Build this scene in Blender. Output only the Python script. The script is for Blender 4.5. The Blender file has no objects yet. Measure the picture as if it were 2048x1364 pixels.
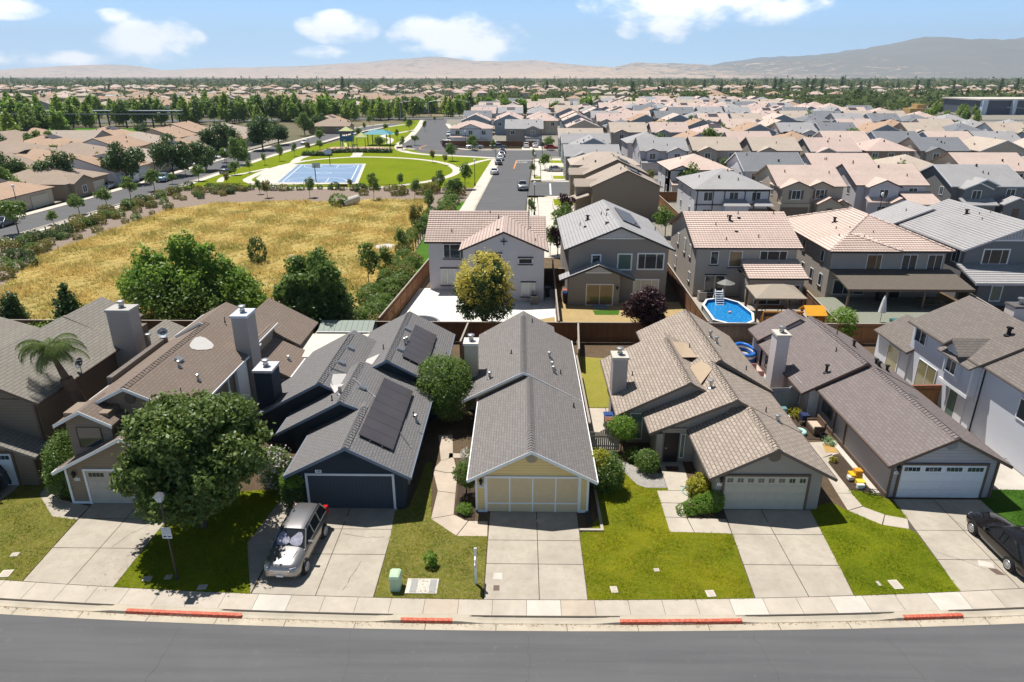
import bpy, math, random
import numpy as np
from mathutils import Vector, Matrix
R=math.radians
S=bpy.context.scene; COL=S.collection
# ---------------- camera, world, sun, exposure ----------------
CAMH=22.0; FPX=1365.0; TH=math.atan(532/1365); YAW=math.atan(20/1365)*math.cos(TH)
cd=bpy.data.cameras.new('camera'); cam=bpy.data.objects.new('camera',cd); COL.objects.link(cam)
cam.location=(0,0,CAMH); cam.rotation_euler=(math.pi/2-TH,0,YAW)
cd.sensor_fit='HORIZONTAL'; cd.sensor_width=36.0; cd.lens=36.0*FPX/2048; cd.clip_start=0.5; cd.clip_end=60000
S.camera=cam; S.render.resolution_x=2048; S.render.resolution_y=1364
SUNV=Vector((-0.275,0.31,1.0)).normalized()
sd=bpy.data.lights.new('sun','SUN'); sd.energy=5.0; sd.angle=R(0.53); sd.color=(1.0,0.955,0.88)
sun=bpy.data.objects.new('sun',sd); COL.objects.link(sun); sun.location=(0,0,80)
sun.rotation_euler=SUNV.to_track_quat('Z','Y').to_euler()
W=bpy.data.worlds.new('World'); S.world=W; W.use_nodes=True
nt=W.node_tree; nt.nodes.clear(); N=nt.nodes.new; L=nt.links.new
wo=N('ShaderNodeOutputWorld'); bg=N('ShaderNodeBackground'); sky=N('ShaderNodeTexSky')
sky.sky_type='NISHITA'; sky.sun_disc=False; sky.sun_elevation=math.asin(SUNV.z)
sky.sun_rotation=math.atan2(SUNV.x,SUNV.y); sky.altitude=20; sky.air_density=1.0; sky.dust_density=0.25; sky.ozone_density=1.6
bg.inputs['Strength'].default_value=0.078
# clouds: soft noise banks placed by direction in the sky
geo=N('ShaderNodeTexCoord'); sep=N('ShaderNodeSeparateXYZ'); L(geo.outputs['Generated'],sep.inputs[0])
def wm(op,a,b=None,c=None):
    m=N('ShaderNodeMath'); m.operation=op
    for i,k in enumerate((a,b,c)):
        if k is None: continue
        if isinstance(k,(int,float)): m.inputs[i].default_value=k
        else: L(k,m.inputs[i])
    return m.outputs[0]
az=wm('ARCTAN2',sep.outputs[0],sep.outputs[1]); el=wm('ARCSINE',sep.outputs[2])
comb=N('ShaderNodeCombineXYZ'); L(az,comb.inputs[0]); L(wm('MULTIPLY',el,1.7),comb.inputs[1])
nz=N('ShaderNodeTexNoise'); nz.inputs['Scale'].default_value=17; nz.inputs['Detail'].default_value=9; nz.inputs['Roughness'].default_value=0.56; L(comb.outputs[0],nz.inputs['Vector'])
nzb=N('ShaderNodeTexNoise'); nzb.inputs['Scale'].default_value=3.1; nzb.inputs['Detail'].default_value=5; L(comb.outputs[0],nzb.inputs['Vector'])
tot=None
for (a,e,ra,re,st) in [(-4.9,2.75,6.6,2.2,1.0),(-3.0,2.1,4.5,1.6,.9),(-13.8,3.3,3.9,1.5,.95),(-15.0,1.6,3.6,.8,.45),(-26.8,2.3,4.6,2.0,.9),(-32.3,1.0,4.6,1.0,.7),(-34.6,4.0,3.4,1.0,.75),(-28.5,3.6,2.2,.9,.5),
  (12.5,5.0,10.5,2.2,.95),(10.5,3.4,4.6,1.7,.8),(18,4.3,6,1.5,.7),(-36,.9,4,.8,.6),(-8,2.0,3,1.0,.6),(0,8.5,12,2.2,.5),(-22,8.5,9,2,.5),(24,8.6,9,2,.5)]:
    dx=wm('DIVIDE',wm('SUBTRACT',az,R(a)),R(ra)); dy=wm('DIVIDE',wm('SUBTRACT',el,R(e)),R(re))
    d=wm('SQRT',wm('ADD',wm('MULTIPLY',dx,dx),wm('MULTIPLY',dy,dy)))
    g_=wm('MULTIPLY',wm('MAXIMUM',wm('SUBTRACT',1.0,d),0.0),st)
    tot=g_ if tot is None else wm('MAXIMUM',tot,g_)
dens=wm('ADD',wm('MULTIPLY',tot,1.45),wm('ADD',wm('MULTIPLY',wm('SUBTRACT',nz.outputs[0],0.5),2.3),wm('MULTIPLY',wm('SUBTRACT',nzb.outputs[0],0.5),0.8)))
dens=wm('MULTIPLY',dens,wm('MINIMUM',wm('MULTIPLY',tot,5.0),1.0))
mr=N('ShaderNodeMapRange'); mr.interpolation_type='SMOOTHSTEP'; mr.inputs['From Min'].default_value=0.26; mr.inputs['From Max'].default_value=0.95
L(dens,mr.inputs['Value'])
mx=N('ShaderNodeMix'); mx.data_type='RGBA'; L(mr.outputs[0],mx.inputs['Factor'])
tint=N('ShaderNodeMix'); tint.data_type='RGBA'; tint.blend_type='MULTIPLY'; tint.inputs['Factor'].default_value=1
L(sky.outputs[0],tint.inputs[6]); tint.inputs[7].default_value=(1.0,1.0,1.0,1)
er=N('ShaderNodeValToRGB'); L(wm('MULTIPLY',el,2.2),er.inputs[0]); ee=er.color_ramp.elements; ee.new(0.25); ee.new(0.6); ee.new(0.8)
for q_,(p_,c_) in zip(ee,((0.0,(8.0,11.2,14.0)),(0.06,(6.0,9.9,13.8)),(0.25,(3.1,6.8,11.8)),(0.6,(1.6,2.3,3.3)),(1.0,(0.7,1.0,1.6)))): q_.position=p_; q_.color=(*[x/14 for x in c_],1)
sk2=N('ShaderNodeMix'); sk2.data_type='RGBA'; sk2.inputs['Factor'].default_value=0.93; L(tint.outputs[2],sk2.inputs[6])
sk3=N('ShaderNodeMix'); sk3.data_type='RGBA'; sk3.blend_type='MULTIPLY'; sk3.inputs['Factor'].default_value=1; L(er.outputs[0],sk3.inputs[6]); sk3.inputs[7].default_value=(14,14,14,1)
L(sk3.outputs[2],sk2.inputs[7]); L(sk2.outputs[2],mx.inputs[6]); mx.inputs[7].default_value=(16.5,16.5,16.5,1)
L(mx.outputs[2],bg.inputs['Color']); L(bg.outputs[0],wo.inputs[0])
S.view_settings.view_transform='Standard'; S.view_settings.look='None'; S.view_settings.gamma=1; S.view_settings.use_curve_mapping=False
S.view_settings.exposure=0.42
random.seed(7)
def px(u,v,z=0.0):
    """ground point seen at a photo pixel, used to lay the place out on its real survey"""
    f=Vector((-math.sin(YAW)*math.cos(TH),math.cos(YAW)*math.cos(TH),-math.sin(TH))); r=Vector((math.cos(YAW),math.sin(YAW),0)); up=r.cross(f)
    d=f*FPX+r*(u-1024)+up*(682-v); t=(z-CAMH)/d.z
    return Vector((d.x*t,d.y*t,z))
# ---------------- mesh + object helpers ----------------
class MB:
    def __init__(s): s.v=[]; s.f=[]; s.m=[]; s.cm=0
    def poly(s,pts):
        b=len(s.v); s.v+= [tuple(p) for p in pts]; s.f.append(tuple(range(b,b+len(pts)))); s.m.append(s.cm)
    def mesh(s,vs,fs):
        b=len(s.v); s.v+=[tuple(p) for p in vs]
        for f in fs: s.f.append(tuple(b+i for i in f)); s.m.append(s.cm)
    def box(s,x0,x1,y0,y1,z0,z1):
        s.mesh([(x0,y0,z0),(x1,y0,z0),(x1,y1,z0),(x0,y1,z0),(x0,y0,z1),(x1,y0,z1),(x1,y1,z1),(x0,y1,z1)],
               [(0,3,2,1),(4,5,6,7),(0,1,5,4),(1,2,6,5),(2,3,7,6),(3,0,4,7)])
        return s
    def obox(s,o,a,b,c,ra,rb,rc):
        o=Vector(o);a=Vector(a);b=Vector(b);c=Vector(c)
        P=[o+a*i+b*j+c*k for k in rc for j in rb for i in ra]
        s.mesh(P,[(0,2,3,1),(4,5,7,6),(0,1,5,4),(1,3,7,5),(3,2,6,7),(2,0,4,6)])
        return s
    def prism(s,pts,d):
        """pts: planar polygon; d: extrusion vector"""
        d=Vector(d); p=[Vector(q) for q in pts]; n=len(p)
        s.mesh(p+[q+d for q in p],[tuple(range(n-1,-1,-1)),tuple(range(n,2*n))]+[(i,(i+1)%n,(i+1)%n+n,i+n) for i in range(n)])
        return s
    def tube(s,p,q,r0,r1=None,n=10,caps=True):
        r1=r0 if r1 is None else r1; p=Vector(p);q=Vector(q); d=(q-p).normalized()
        a=d.orthogonal().normalized(); b=d.cross(a); V=[]
        for c,r in ((p,r0),(q,r1)):
            for i in range(n): t=2*math.pi*i/n; V.append(c+a*(r*math.cos(t))+b*(r*math.sin(t)))
        F=[(i,(i+1)%n,(i+1)%n+n,i+n) for i in range(n)]
        if caps: F+=[tuple(range(n-1,-1,-1)),tuple(range(n,2*n))]
        s.mesh(V,F); return s
    def path(s,pts,r,n=6):
        for a,b in zip(pts,pts[1:]): s.tube(a,b,r,r,n)
        return s
    def lathe(s,prof,c=(0,0,0),n=16,ax=2):
        V=[];k=len(prof)
        for (r,z) in prof:
            for i in range(n):
                t=2*math.pi*i/n; x,y=r*math.cos(t),r*math.sin(t)
                V.append((c[0]+x,c[1]+y,c[2]+z) if ax==2 else ((c[0]+z,c[1]+x,c[2]+y) if ax==0 else (c[0]+x,c[1]+z,c[2]+y)))
        F=[(j*n+i,j*n+(i+1)%n,(j+1)*n+(i+1)%n,(j+1)*n+i) for j in range(k-1) for i in range(n)]
        F+=[tuple(range(n-1,-1,-1)),tuple(range((k-1)*n,k*n))]
        s.mesh(V,F); return s
    def torus(s,c,R0,r,n=28,m=10,ax=2):
        V=[];F=[]
        for i in range(n):
            t=2*math.pi*i/n
            for j in range(m):
                p=2*math.pi*j/m; rr=R0+r*math.cos(p); x,y,z=rr*math.cos(t),rr*math.sin(t),r*math.sin(p)
                V.append((c[0]+x,c[1]+y,c[2]+z) if ax==2 else (c[0]+z,c[1]+x,c[2]+y))
        for i in range(n):
            for j in range(m): F.append((i*m+j,((i+1)%n)*m+j,((i+1)%n)*m+(j+1)%m,i*m+(j+1)%m))
        s.mesh(V,F); return s
    def build(s,name,mat,parent=None,label=None,smooth=False,local=False):
        me=bpy.data.meshes.new(name)
        off=Vector((0,0,0))
        if parent is not None and not local:
            r=parent
            while r.parent: r=r.parent
            off=Vector(r.get('_o',(0,0,0)))
        vs=[(a-off.x,b-off.y,c-off.z) for a,b,c in s.v]
        me.from_pydata(vs,[],s.f)
        mats=mat if isinstance(mat,(list,tuple)) else [mat]
        for m in mats: me.materials.append(m)
        if len(mats)>1: me.polygons.foreach_set('material_index',s.m)
        me.update()
        uvl=me.uv_layers.new(name='UVMap'); 
        for p in me.polygons:
            n=p.normal
            if abs(n.z)>0.985 or n.length<1e-6: u=Vector((1,0,0)); v=Vector((0,1,0))
            else:
                u=Vector((-n.y,n.x,0)).normalized(); v=n.cross(u)
            for li in p.loop_indices:
                q=me.vertices[me.loops[li].vertex_index].co
                uvl.data[li].uv=(q.dot(u),q.dot(v))
        if smooth: me.polygons.foreach_set('use_smooth',[True]*len(me.polygons))
        o=bpy.data.objects.new(name,me); COL.objects.link(o)
        if parent is not None: o.parent=parent
        if label: o['label']=label
        return o
ONES='first second third fourth fifth sixth seventh eighth ninth tenth eleventh twelfth thirteenth fourteenth fifteenth sixteenth seventeenth eighteenth nineteenth'.split()
TENS='twenty thirty forty fifty sixty seventy eighty ninety'.split()
def ordw(i):
    i+=1
    if i<20: return ONES[i-1]
    if i<100: return (TENS[i//10-2][:-1]+'ieth') if i%10==0 else TENS[i//10-2]+' '+ONES[i%10-1]
    r=i%100; h='hundred' if i<200 else 'two hundred'
    return h+'th' if r==0 else h+' and '+ordw(r-1)
def thing(name,label,cat,loc=(0,0,0),group=None,rz=0.0):
    o=bpy.data.objects.new(name,None); COL.objects.link(o); o.location=loc; o.rotation_euler=(0,0,rz)
    o.empty_display_size=0.3; o['label']=label; o['category']=cat; o['_o']=tuple(loc) if rz==0 else (0,0,0)
    if group: o['group']=group
    return o
def tag(o,label,cat,group=None):
    o['label']=label; o['category']=cat
    if group: o['group']=group
    return o
def struct(o): o['kind']='structure'; return o
def dup(o,loc=None,rz=None,scale=None,label=None,parent=None,group=None):
    c=o.copy(); COL.objects.link(c)
    if parent is not None: c.parent=parent
    if loc is not None: c.location=loc
    if rz is not None: c.rotation_euler=(0,0,rz)
    if scale is not None: c.scale=(scale,)*3 if isinstance(scale,(int,float)) else scale
    if label: c['label']=label
    if group: c['group']=group
    for ch in list(KIDS(o)): dup(ch,parent=c)
    return c
_kids={}
def KIDS(o):
    k=o.as_pointer()
    if k not in _kids: _kids[k]=[c for c in o.children]
    return _kids[k]
def empty_parts_done(): pass
# ---------------- materials ----------------
MATS={}
class NG:
    def __init__(s,name):
        s.m=bpy.data.materials.new(name); s.m.use_nodes=True; s.t=s.m.node_tree; s.p=s.t.nodes['Principled BSDF']; s.out=s.t.nodes['Material Output']
        s.p.inputs['Specular IOR Level'].default_value=0.3
    def n(s,k,**kw):
        x=s.t.nodes.new(k)
        for a,b in kw.items():
            if a in x.inputs: s.s(x,a,b)
            else: setattr(x,a,b)
        return x
    def s(s,x,i,v):
        if hasattr(v,'is_linked') or hasattr(v,'links'): s.t.links.new(v,x.inputs[i])
        else: x.inputs[i].default_value=v
    def math(s,op,a,b=0.0):
        x=s.t.nodes.new('ShaderNodeMath'); x.operation=op; s.s(x,0,a); s.s(x,1,b); return x.outputs[0]
    def noise(s,scale,detail=4,rough=0.55,vec=None,dist=0.0):
        x=s.n('ShaderNodeTexNoise'); x.inputs['Scale'].default_value=scale; x.inputs['Detail'].default_value=detail; x.inputs['Roughness'].default_value=rough; x.inputs['Distortion'].default_value=dist
        s.t.links.new(vec if vec is not None else s.obj(),x.inputs['Vector']); return x.outputs[0]
    def obj(s):
        if not hasattr(s,'_g'): s._g=s.n('ShaderNodeNewGeometry')
        return s._g.outputs['Position']
    def uv(s):
        if not hasattr(s,'_c'): s._c=s.n('ShaderNodeTexCoord')
        return s._c.outputs['UV']
    def ramp(s,fac,stops):
        x=s.n('ShaderNodeValToRGB'); e=x.color_ramp.elements
        while len(e)<len(stops): e.new(0.5)
        for k,(p,c) in zip(e,stops): k.position=p; k.color=(c[0],c[1],c[2],1)
        s.t.links.new(fac,x.inputs[0]); return x.outputs[0]
    def mix(s,f,a,b,mode='MIX'):
        x=s.n('ShaderNodeMix'); x.data_type='RGBA'; x.blend_type=mode
        for i,v in ((0,f),(6,a),(7,b)):
            if isinstance(v,tuple): v=(v[0],v[1],v[2],1)
            s.s(x,i,v)
        return x.outputs[2]
    def bump(s,h,strength=0.3,dist=0.02):
        x=s.n('ShaderNodeBump'); x.inputs['Strength'].default_value=strength; x.inputs['Distance'].default_value=dist
        s.t.links.new(h,x.inputs['Height']); s.t.links.new(x.outputs[0],s.p.inputs['Normal']); return x
    def col(s,c):
        if isinstance(c,tuple): s.p.inputs['Base Color'].default_value=(c[0],c[1],c[2],1)
        else: s.t.links.new(c,s.p.inputs['Base Color'])
    def rough(s,r): s.s(s.p,'Roughness',r)
def sc(c,k): return tuple(min(1,x*k) for x in c)
def plain(name,c,rough=0.6,metal=0.0,var=0.08,scale=3.0,spec=0.3,coat=0.0):
    if name in MATS: return MATS[name]
    g=NG(name); g.p.inputs['Metallic'].default_value=metal; g.p.inputs['Specular IOR Level'].default_value=spec; g.rough(rough)
    if coat: g.p.inputs['Coat Weight'].default_value=coat; g.p.inputs['Coat Roughness'].default_value=0.03
    if var: g.col(g.mix(g.noise(scale,5),sc(c,1-var*1.5),sc(c,1+var*1.5)))
    else: g.col(c)
    MATS[name]=g.m; return g.m
def stucco(name,c,var=0.07):
    if name in MATS: return MATS[name]
    g=NG(name); a=g.noise(0.8,6,0.6); b=g.noise(45,3); d=g.noise(9,4)
    col=g.mix(a,sc(c,1-var),sc(c,1+var)); col=g.mix(g.math('MULTIPLY',d,0.25),col,sc(c,0.86)); g.col(col); g.rough(0.9); g.bump(b,0.35,0.02); MATS[name]=g.m; return g.m
def siding(name,c,pitch=0.17,vert=False):
    if name in MATS: return MATS[name]
    g=NG(name); sp=g.n('ShaderNodeSeparateXYZ'); g.t.links.new(g.uv(),sp.inputs[0])
    f=g.math('FRACT',g.math('DIVIDE',sp.outputs[0 if vert else 1],pitch)); lap=g.math('SUBTRACT',1.0,f)
    gap=g.math('LESS_THAN',f,0.09) if vert else g.math('GREATER_THAN',lap,0.92)
    col=g.mix(g.noise(1.1,6,0.6),sc(c,0.92),sc(c,1.07)); col=g.mix(g.math('MULTIPLY',gap,0.55),col,sc(c,0.45)); g.col(col); g.rough(0.65)
    g.bump(g.math('SUBTRACT',1.0,gap) if vert else lap,0.9,0.03 if vert else 0.02); MATS[name]=g.m; return g.m
def shingle(name,c,c2,c3=None,w=0.30,h=0.145,patch=0.25,mort=0.4,contrast=1.0,ms_=0.016):
    if name in MATS: return MATS[name]
    g=NG(name); b=g.n('ShaderNodeTexBrick'); b.offset=0.5; b.squash=1.0
    mp=g.n('ShaderNodeMapping'); g.t.links.new(g.uv(),mp.inputs[0]); g.t.links.new(mp.outputs[0],b.inputs['Vector'])
    b.inputs['Scale'].default_value=1.0; b.inputs['Brick Width'].default_value=w; b.inputs['Row Height'].default_value=h; b.inputs['Mortar Size'].default_value=ms_; b.inputs['Mortar Smooth'].default_value=0.3; b.inputs['Bias'].default_value=0.0
    b.inputs['Color1'].default_value=(*c,1); b.inputs['Color2'].default_value=(*c2,1); b.inputs['Mortar'].default_value=(*sc(c,mort),1)
    n=g.noise(0.55,6,0.65); n2=g.noise(14,4,0.7); n3=g.noise(90,2)
    col=g.mix(g.math('MULTIPLY',n,patch*2.2),b.outputs[0],c3 or sc(c,0.7)); 
    col=g.mix(g.ramp(n2,[(0.3,(0,0,0)),(0.75,(0.55,)*3)]),col,sc(c2,1.25)); col=g.mix(g.math('MULTIPLY',n3,0.5),col,sc(c,0.55))
    g.col(col); g.rough(0.92)
    sp=g.n('ShaderNodeSeparateXYZ'); g.t.links.new(g.uv(),sp.inputs[0]); saw=g.math('SUBTRACT',1.0,g.math('FRACT',g.math('DIVIDE',sp.outputs[1],h)))
    hh=g.math('ADD',g.math('MULTIPLY',saw,0.8),g.math('ADD',g.math('MULTIPLY',n3,0.6),g.math('MULTIPLY',b.outputs['Fac'],-0.7)))
    g.bump(hh,0.55*contrast,0.02); MATS[name]=g.m; return g.m
def tile(name,c,c2,w=0.30,h=0.38,flat=False):
    if name in MATS: return MATS[name]
    g=NG(name); sp=g.n('ShaderNodeSeparateXYZ'); g.t.links.new(g.uv(),sp.inputs[0])
    fv=g.math('FRACT',g.math('DIVIDE',sp.outputs[1],h)); lap=g.math('SUBTRACT',1.0,fv)
    b=g.n('ShaderNodeTexBrick'); b.offset=0.0 if not flat else 0.5; g.t.links.new(g.uv(),b.inputs['Vector']); b.inputs['Scale'].default_value=1; b.inputs['Brick Width'].default_value=w; b.inputs['Row Height'].default_value=h
    b.inputs['Mortar Size'].default_value=0.012; b.inputs['Color1'].default_value=(*c,1); b.inputs['Color2'].default_value=(*c2,1); b.inputs['Mortar'].default_value=(*sc(c,0.35),1)
    n=g.noise(0.35,6,0.6); col=g.mix(n,b.outputs[0],sc(c,1.18)); col=g.mix(g.math('MULTIPLY',g.noise(6,4),0.35),col,sc(c2,0.72))
    band=g.math('GREATER_THAN',lap,0.80)  # gap and shadow line under each course, painted into the tile colour
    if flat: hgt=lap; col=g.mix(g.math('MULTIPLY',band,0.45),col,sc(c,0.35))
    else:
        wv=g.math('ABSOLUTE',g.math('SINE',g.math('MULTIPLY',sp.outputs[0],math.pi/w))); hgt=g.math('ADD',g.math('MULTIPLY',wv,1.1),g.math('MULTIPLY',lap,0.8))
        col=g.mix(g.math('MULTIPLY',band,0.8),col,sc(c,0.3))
    g.col(col); g.rough(0.85); g.bump(hgt,0.8,0.06 if not flat else 0.04); MATS[name]=g.m; return g.m
def concrete(name,c=(0.46,0.42,0.36),stain=0.5):
    if name in MATS: return MATS[name]
    g=NG(name); a=g.noise(0.45,8,0.62,dist=0.6); b=g.noise(2.2,6,0.7); d=g.noise(60,2)
    col=g.mix(g.ramp(a,[(0.3,(0,0,0)),(0.72,(1,1,1))]),sc(c,0.80),sc(c,1.10)); col=g.mix(g.math('MULTIPLY',g.ramp(b,[(0.45,(0,0,0)),(0.8,(1,1,1))]),stain),col,(c[0]*0.62,c[1]*0.55,c[2]*0.47)); col=g.mix(g.math('MULTIPLY',d,0.25),col,sc(c,0.7))
    g.col(col); g.rough(0.88); g.bump(d,0.15,0.01); MATS[name]=g.m; return g.m
def grass(name,c1,c2,c3,s1=0.55,amt=0.5,fine=26):
    if name in MATS: return MATS[name]
    g=NG(name); a=g.noise(s1,7,0.68,dist=0.4); b=g.noise(fine,5,0.75); d=g.noise(4.5,5,0.7); e=g.noise(110,2,0.6)
    col=g.mix(g.ramp(a,[(0.36,(0,0,0)),(0.66,(1,1,1))]),c1,c2); col=g.mix(g.ramp(d,[(0.5-amt*0.12,(0,0,0)),(0.72,(amt,)*3)]),col,c3)
    col=g.mix(g.ramp(b,[(0.42,(0,0,0)),(0.7,(0.75,)*3)]),col,sc(c1,0.42)); col=g.mix(g.ramp(e,[(0.45,(0,0,0)),(0.7,(0.6,)*3)]),col,sc(c2,1.5))
    g.col(col); g.rough(0.95); g.p.inputs['Specular IOR Level'].default_value=0.05
    g.bump(g.math('ADD',b,g.math('MULTIPLY',e,0.6)),1.0,0.10); MATS[name]=g.m; return g.m
def leafm(name,c,c2,trans=0.35,gloss=0.45,ns=0.7,c3=None):
    if name in MATS: return MATS[name]
    g=NG(name); gi=g.n('ShaderNodeNewGeometry'); r=gi.outputs['Random Per Island']
    col=g.mix(r,c,c2); col=g.mix(g.math('MULTIPLY',g.noise(0.7,3),0.5),col,sc(c,0.75)) if c3 is None else g.mix(g.ramp(g.noise(ns,3),[(.42,(0,0,0)),(.62,(.8,)*3)]),col,c3); g.col(col); g.rough(gloss); g.p.inputs['Specular IOR Level'].default_value=0.35
    tr=g.n('ShaderNodeBsdfTranslucent'); g.t.links.new(g.mix(0.5,col,sc(c2,1.6)),tr.inputs['Color']); ms=g.n('ShaderNodeMixShader'); ms.inputs[0].default_value=trans
    g.t.links.new(g.p.outputs[0],ms.inputs[1]); g.t.links.new(tr.outputs[0],ms.inputs[2]); g.t.links.new(ms.outputs[0],g.out.inputs[0]); MATS[name]=g.m; return g.m
def woodfence(name,c,c2):
    if name in MATS: return MATS[name]
    g=NG(name); b=g.n('ShaderNodeTexBrick'); b.offset=0.0; g.t.links.new(g.uv(),b.inputs['Vector']); b.inputs['Scale'].default_value=1; b.inputs['Brick Width'].default_value=0.145; b.inputs['Row Height'].default_value=9.0
    b.inputs['Mortar Size'].default_value=0.008; b.inputs['Color1'].default_value=(*c,1); b.inputs['Color2'].default_value=(*c2,1); b.inputs['Mortar'].default_value=(*sc(c,0.2),1)
    mp=g.n('ShaderNodeMapping'); mp.inputs['Scale'].default_value=(18,1.2,1); g.t.links.new(g.uv(),mp.inputs[0]); n=g.noise(1.0,6,0.7,vec=mp.outputs[0])
    col=g.mix(g.ramp(n,[(0.35,(0,0,0)),(0.75,(0.8,)*3)]),b.outputs[0],sc(c2,1.5)); col=g.mix(g.math('MULTIPLY',g.noise(0.5,4),0.7),col,sc(c,0.5)); g.col(col); g.rough(0.85)
    g.bump(g.math('SUBTRACT',1.0,b.outputs['Fac']),0.8,0.03); MATS[name]=g.m; return g.m
def glass(name,c=(0.02,0.03,0.035),rough=0.04):
    if name in MATS: return MATS[name]
    g=NG(name); g.col(g.mix(g.noise(0.7,2),c,sc(c,2.2))); g.rough(rough); g.p.inputs['Specular IOR Level'].default_value=0.8; MATS[name]=g.m; return g.m
WHITE=plain('white_paint',(0.78,0.79,0.80),0.5,var=0.03); DARK=plain('dark_brown_trim',(0.045,0.035,0.03),0.6); BROWNT=plain('brown_trim',(0.13,0.09,0.07),0.6)
GLASS=glass('window_glass'); GLASSG=glass('window_glass_green',(0.08,0.12,0.10),0.08); BLIND=glass('window_blind_glass',(0.28,0.29,0.28),0.12)
METAL=plain('galvanised_metal',(0.45,0.46,0.47),0.35,metal=0.8,var=0.1); BLACK=plain('black_plastic',(0.02,0.02,0.022),0.45,var=0.02); IRON=plain('black_iron',(0.03,0.03,0.03),0.5)
def text_mesh(txt,size,mat,name,parent,loc,rot,label=None,extrude=0.0):
    cu=bpy.data.curves.new(name,'FONT'); cu.body=txt; cu.size=size; cu.align_x='CENTER'; cu.align_y='CENTER'; cu.extrude=extrude
    to=bpy.data.objects.new(name,cu); me=bpy.data.meshes.new_from_object(to); bpy.data.objects.remove(to)
    me.name=name; me.materials.clear(); me.materials.append(mat); o=bpy.data.objects.new(name,me); COL.objects.link(o)
    off=Vector((0,0,0))
    if parent is not None:
        r=parent
        while r.parent: r=r.parent
        off=Vector(r.get('_o',(0,0,0))); o.parent=parent
    o.location=Vector(loc)-off; o.rotation_euler=rot
    if label: o['label']=label
    return o
# window in a wall plane: c centre, a horizontal dir, n outward normal
def window(parent,c,a,n,w,h,frame=None,panes=2,t=0.07,glassm=None,sill=None,lintel=None,split=None,name='window',label=None,blind=False):
    frame=frame or WHITE; c=Vector(c); a=Vector(a); n=Vector(n); z=Vector((0,0,1)); m=MB(); p=0.05
    m.obox(c,a,n,z,(-w/2-t,w/2+t),(0.0,p),(h/2,h/2+t)); m.obox(c,a,n,z,(-w/2-t,w/2+t),(0.0,p),(-h/2-t,-h/2))
    m.obox(c,a,n,z,(-w/2-t,-w/2),(0.0,p),(-h/2,h/2)); m.obox(c,a,n,z,(w/2,w/2+t),(0.0,p),(-h/2,h/2))
    xs=split or [i/panes for i in range(1,panes)]
    for x in xs: m.obox(c,a,n,z,(-w/2+w*x-0.025,-w/2+w*x+0.025),(0.0,p*0.8),(-h/2,h/2))
    f=m.build(name,frame,parent,label); 
    g=MB(); g.obox(c,a,n,z,(-w/2,w/2),(0.004,0.02),(-h/2,h/2)); g.build('pane',glassm or GLASS,f)
    if sill: s=MB(); s.obox(c,a,n,z,(-w/2-t-0.06,w/2+t+0.06),(0,0.11),(-h/2-t-0.12,-h/2-t)); s.build('sill',sill,f)
    if lintel: s=MB(); s.obox(c,a,n,z,(-w/2-t-0.06,w/2+t+0.06),(0,0.09),(h/2+t,h/2+t+0.12)); s.build('lintel',lintel,f)
    return f
# gable roof + wall section; ridge along Y. prof: left eave (x0,z0), ridge (xr,zr), right eave (x1,z1)
def gableY(roof,wall,fas,prof,y0,y1,ov=0.35,back_ov=0.0,t=0.14,wl=None,wr=None,walls=True,fascia=True,base=0.0,gut=True):
    (x0,z0),(xr,zr),(x1,z1)=prof
    roof.prism([(x0,y0,z0),(xr,y0,zr),(x1,y0,z1),(x1,y0,z1-t),(xr,y0,zr-t),(x0,y0,z0-t)][::-1],(0,y1-y0,0))
    if walls:
        sl=(zr-z0)/(xr-x0); sr=(zr-z1)/(x1-xr); a=x0+(ov if wl is None else wl); b=x1-(ov if wr is None else wr); e=t+0.01
        wall.prism([(a,y0+ov,base),(b,y0+ov,base),(b,y0+ov,z1+sr*(x1-b)-e),(xr,y0+ov,zr-e),(a,y0+ov,z0+sl*(a-x0)-e)],(0,(y1-back_ov)-(y0+ov),0))
    if fascia:
        f=0.17
        for (xa,za,xb,zb) in ((x0,z0,xr,zr),(xr,zr,x1,z1)):
            fas.prism([(xa,y0-0.03,za+0.02),(xb,y0-0.03,zb+0.02),(xb,y0-0.03,zb-f),(xa,y0-0.03,za-f)][::-1],(0,0.03,0))
        if gut:
            for x,z,s in ((x0,z0,-1),(x1,z1,1)):
                fas.box(min(x,x+s*0.06),max(x,x+s*0.06),y0,y1,z-0.12,z-0.015)
def gableX(roof,wall,fas,prof,x0,x1,ov=0.35,t=0.14,wf=None,wb=None,walls=True,fascia=True,base=0.0):
    # ridge along X; prof: front eave (y0,z0), ridge (yr,zr), back eave (y1,z1)
    (y0,z0),(yr,zr),(y1,z1)=prof
    roof.prism([(x0,y0,z0),(x0,yr,zr),(x0,y1,z1),(x0,y1,z1-t),(x0,yr,zr-t),(x0,y0,z0-t)],(x1-x0,0,0))
    if walls:
        a=y0+(ov if wf is None else wf); b=y1-(ov if wb is None else wb); s0=(zr-z0)/(yr-y0); s1=(zr-z1)/(y1-yr); e=t+0.01
        wall.prism([(x0+ov,a,base),(x0+ov,b,base),(x0+ov,b,z1+s1*(y1-b)-e),(x0+ov,yr,zr-e),(x0+ov,a,z0+s0*(a-y0)-e)][::-1],(x1-x0-2*ov,0,0))
    if fascia:
        f=0.2
        for x in (x0-0.03,x1):
            for (ya,za,yb,zb) in ((y0,z0,yr,zr),(yr,zr,y1,z1)): fas.prism([(x,ya,za+.02),(x,yb,zb+.02),(x,yb,zb-f),(x,ya,za-f)],(0.03,0,0))
        fas.box(x0,x1,y0-0.08,y0,z0-0.14,z0-0.01)
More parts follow.
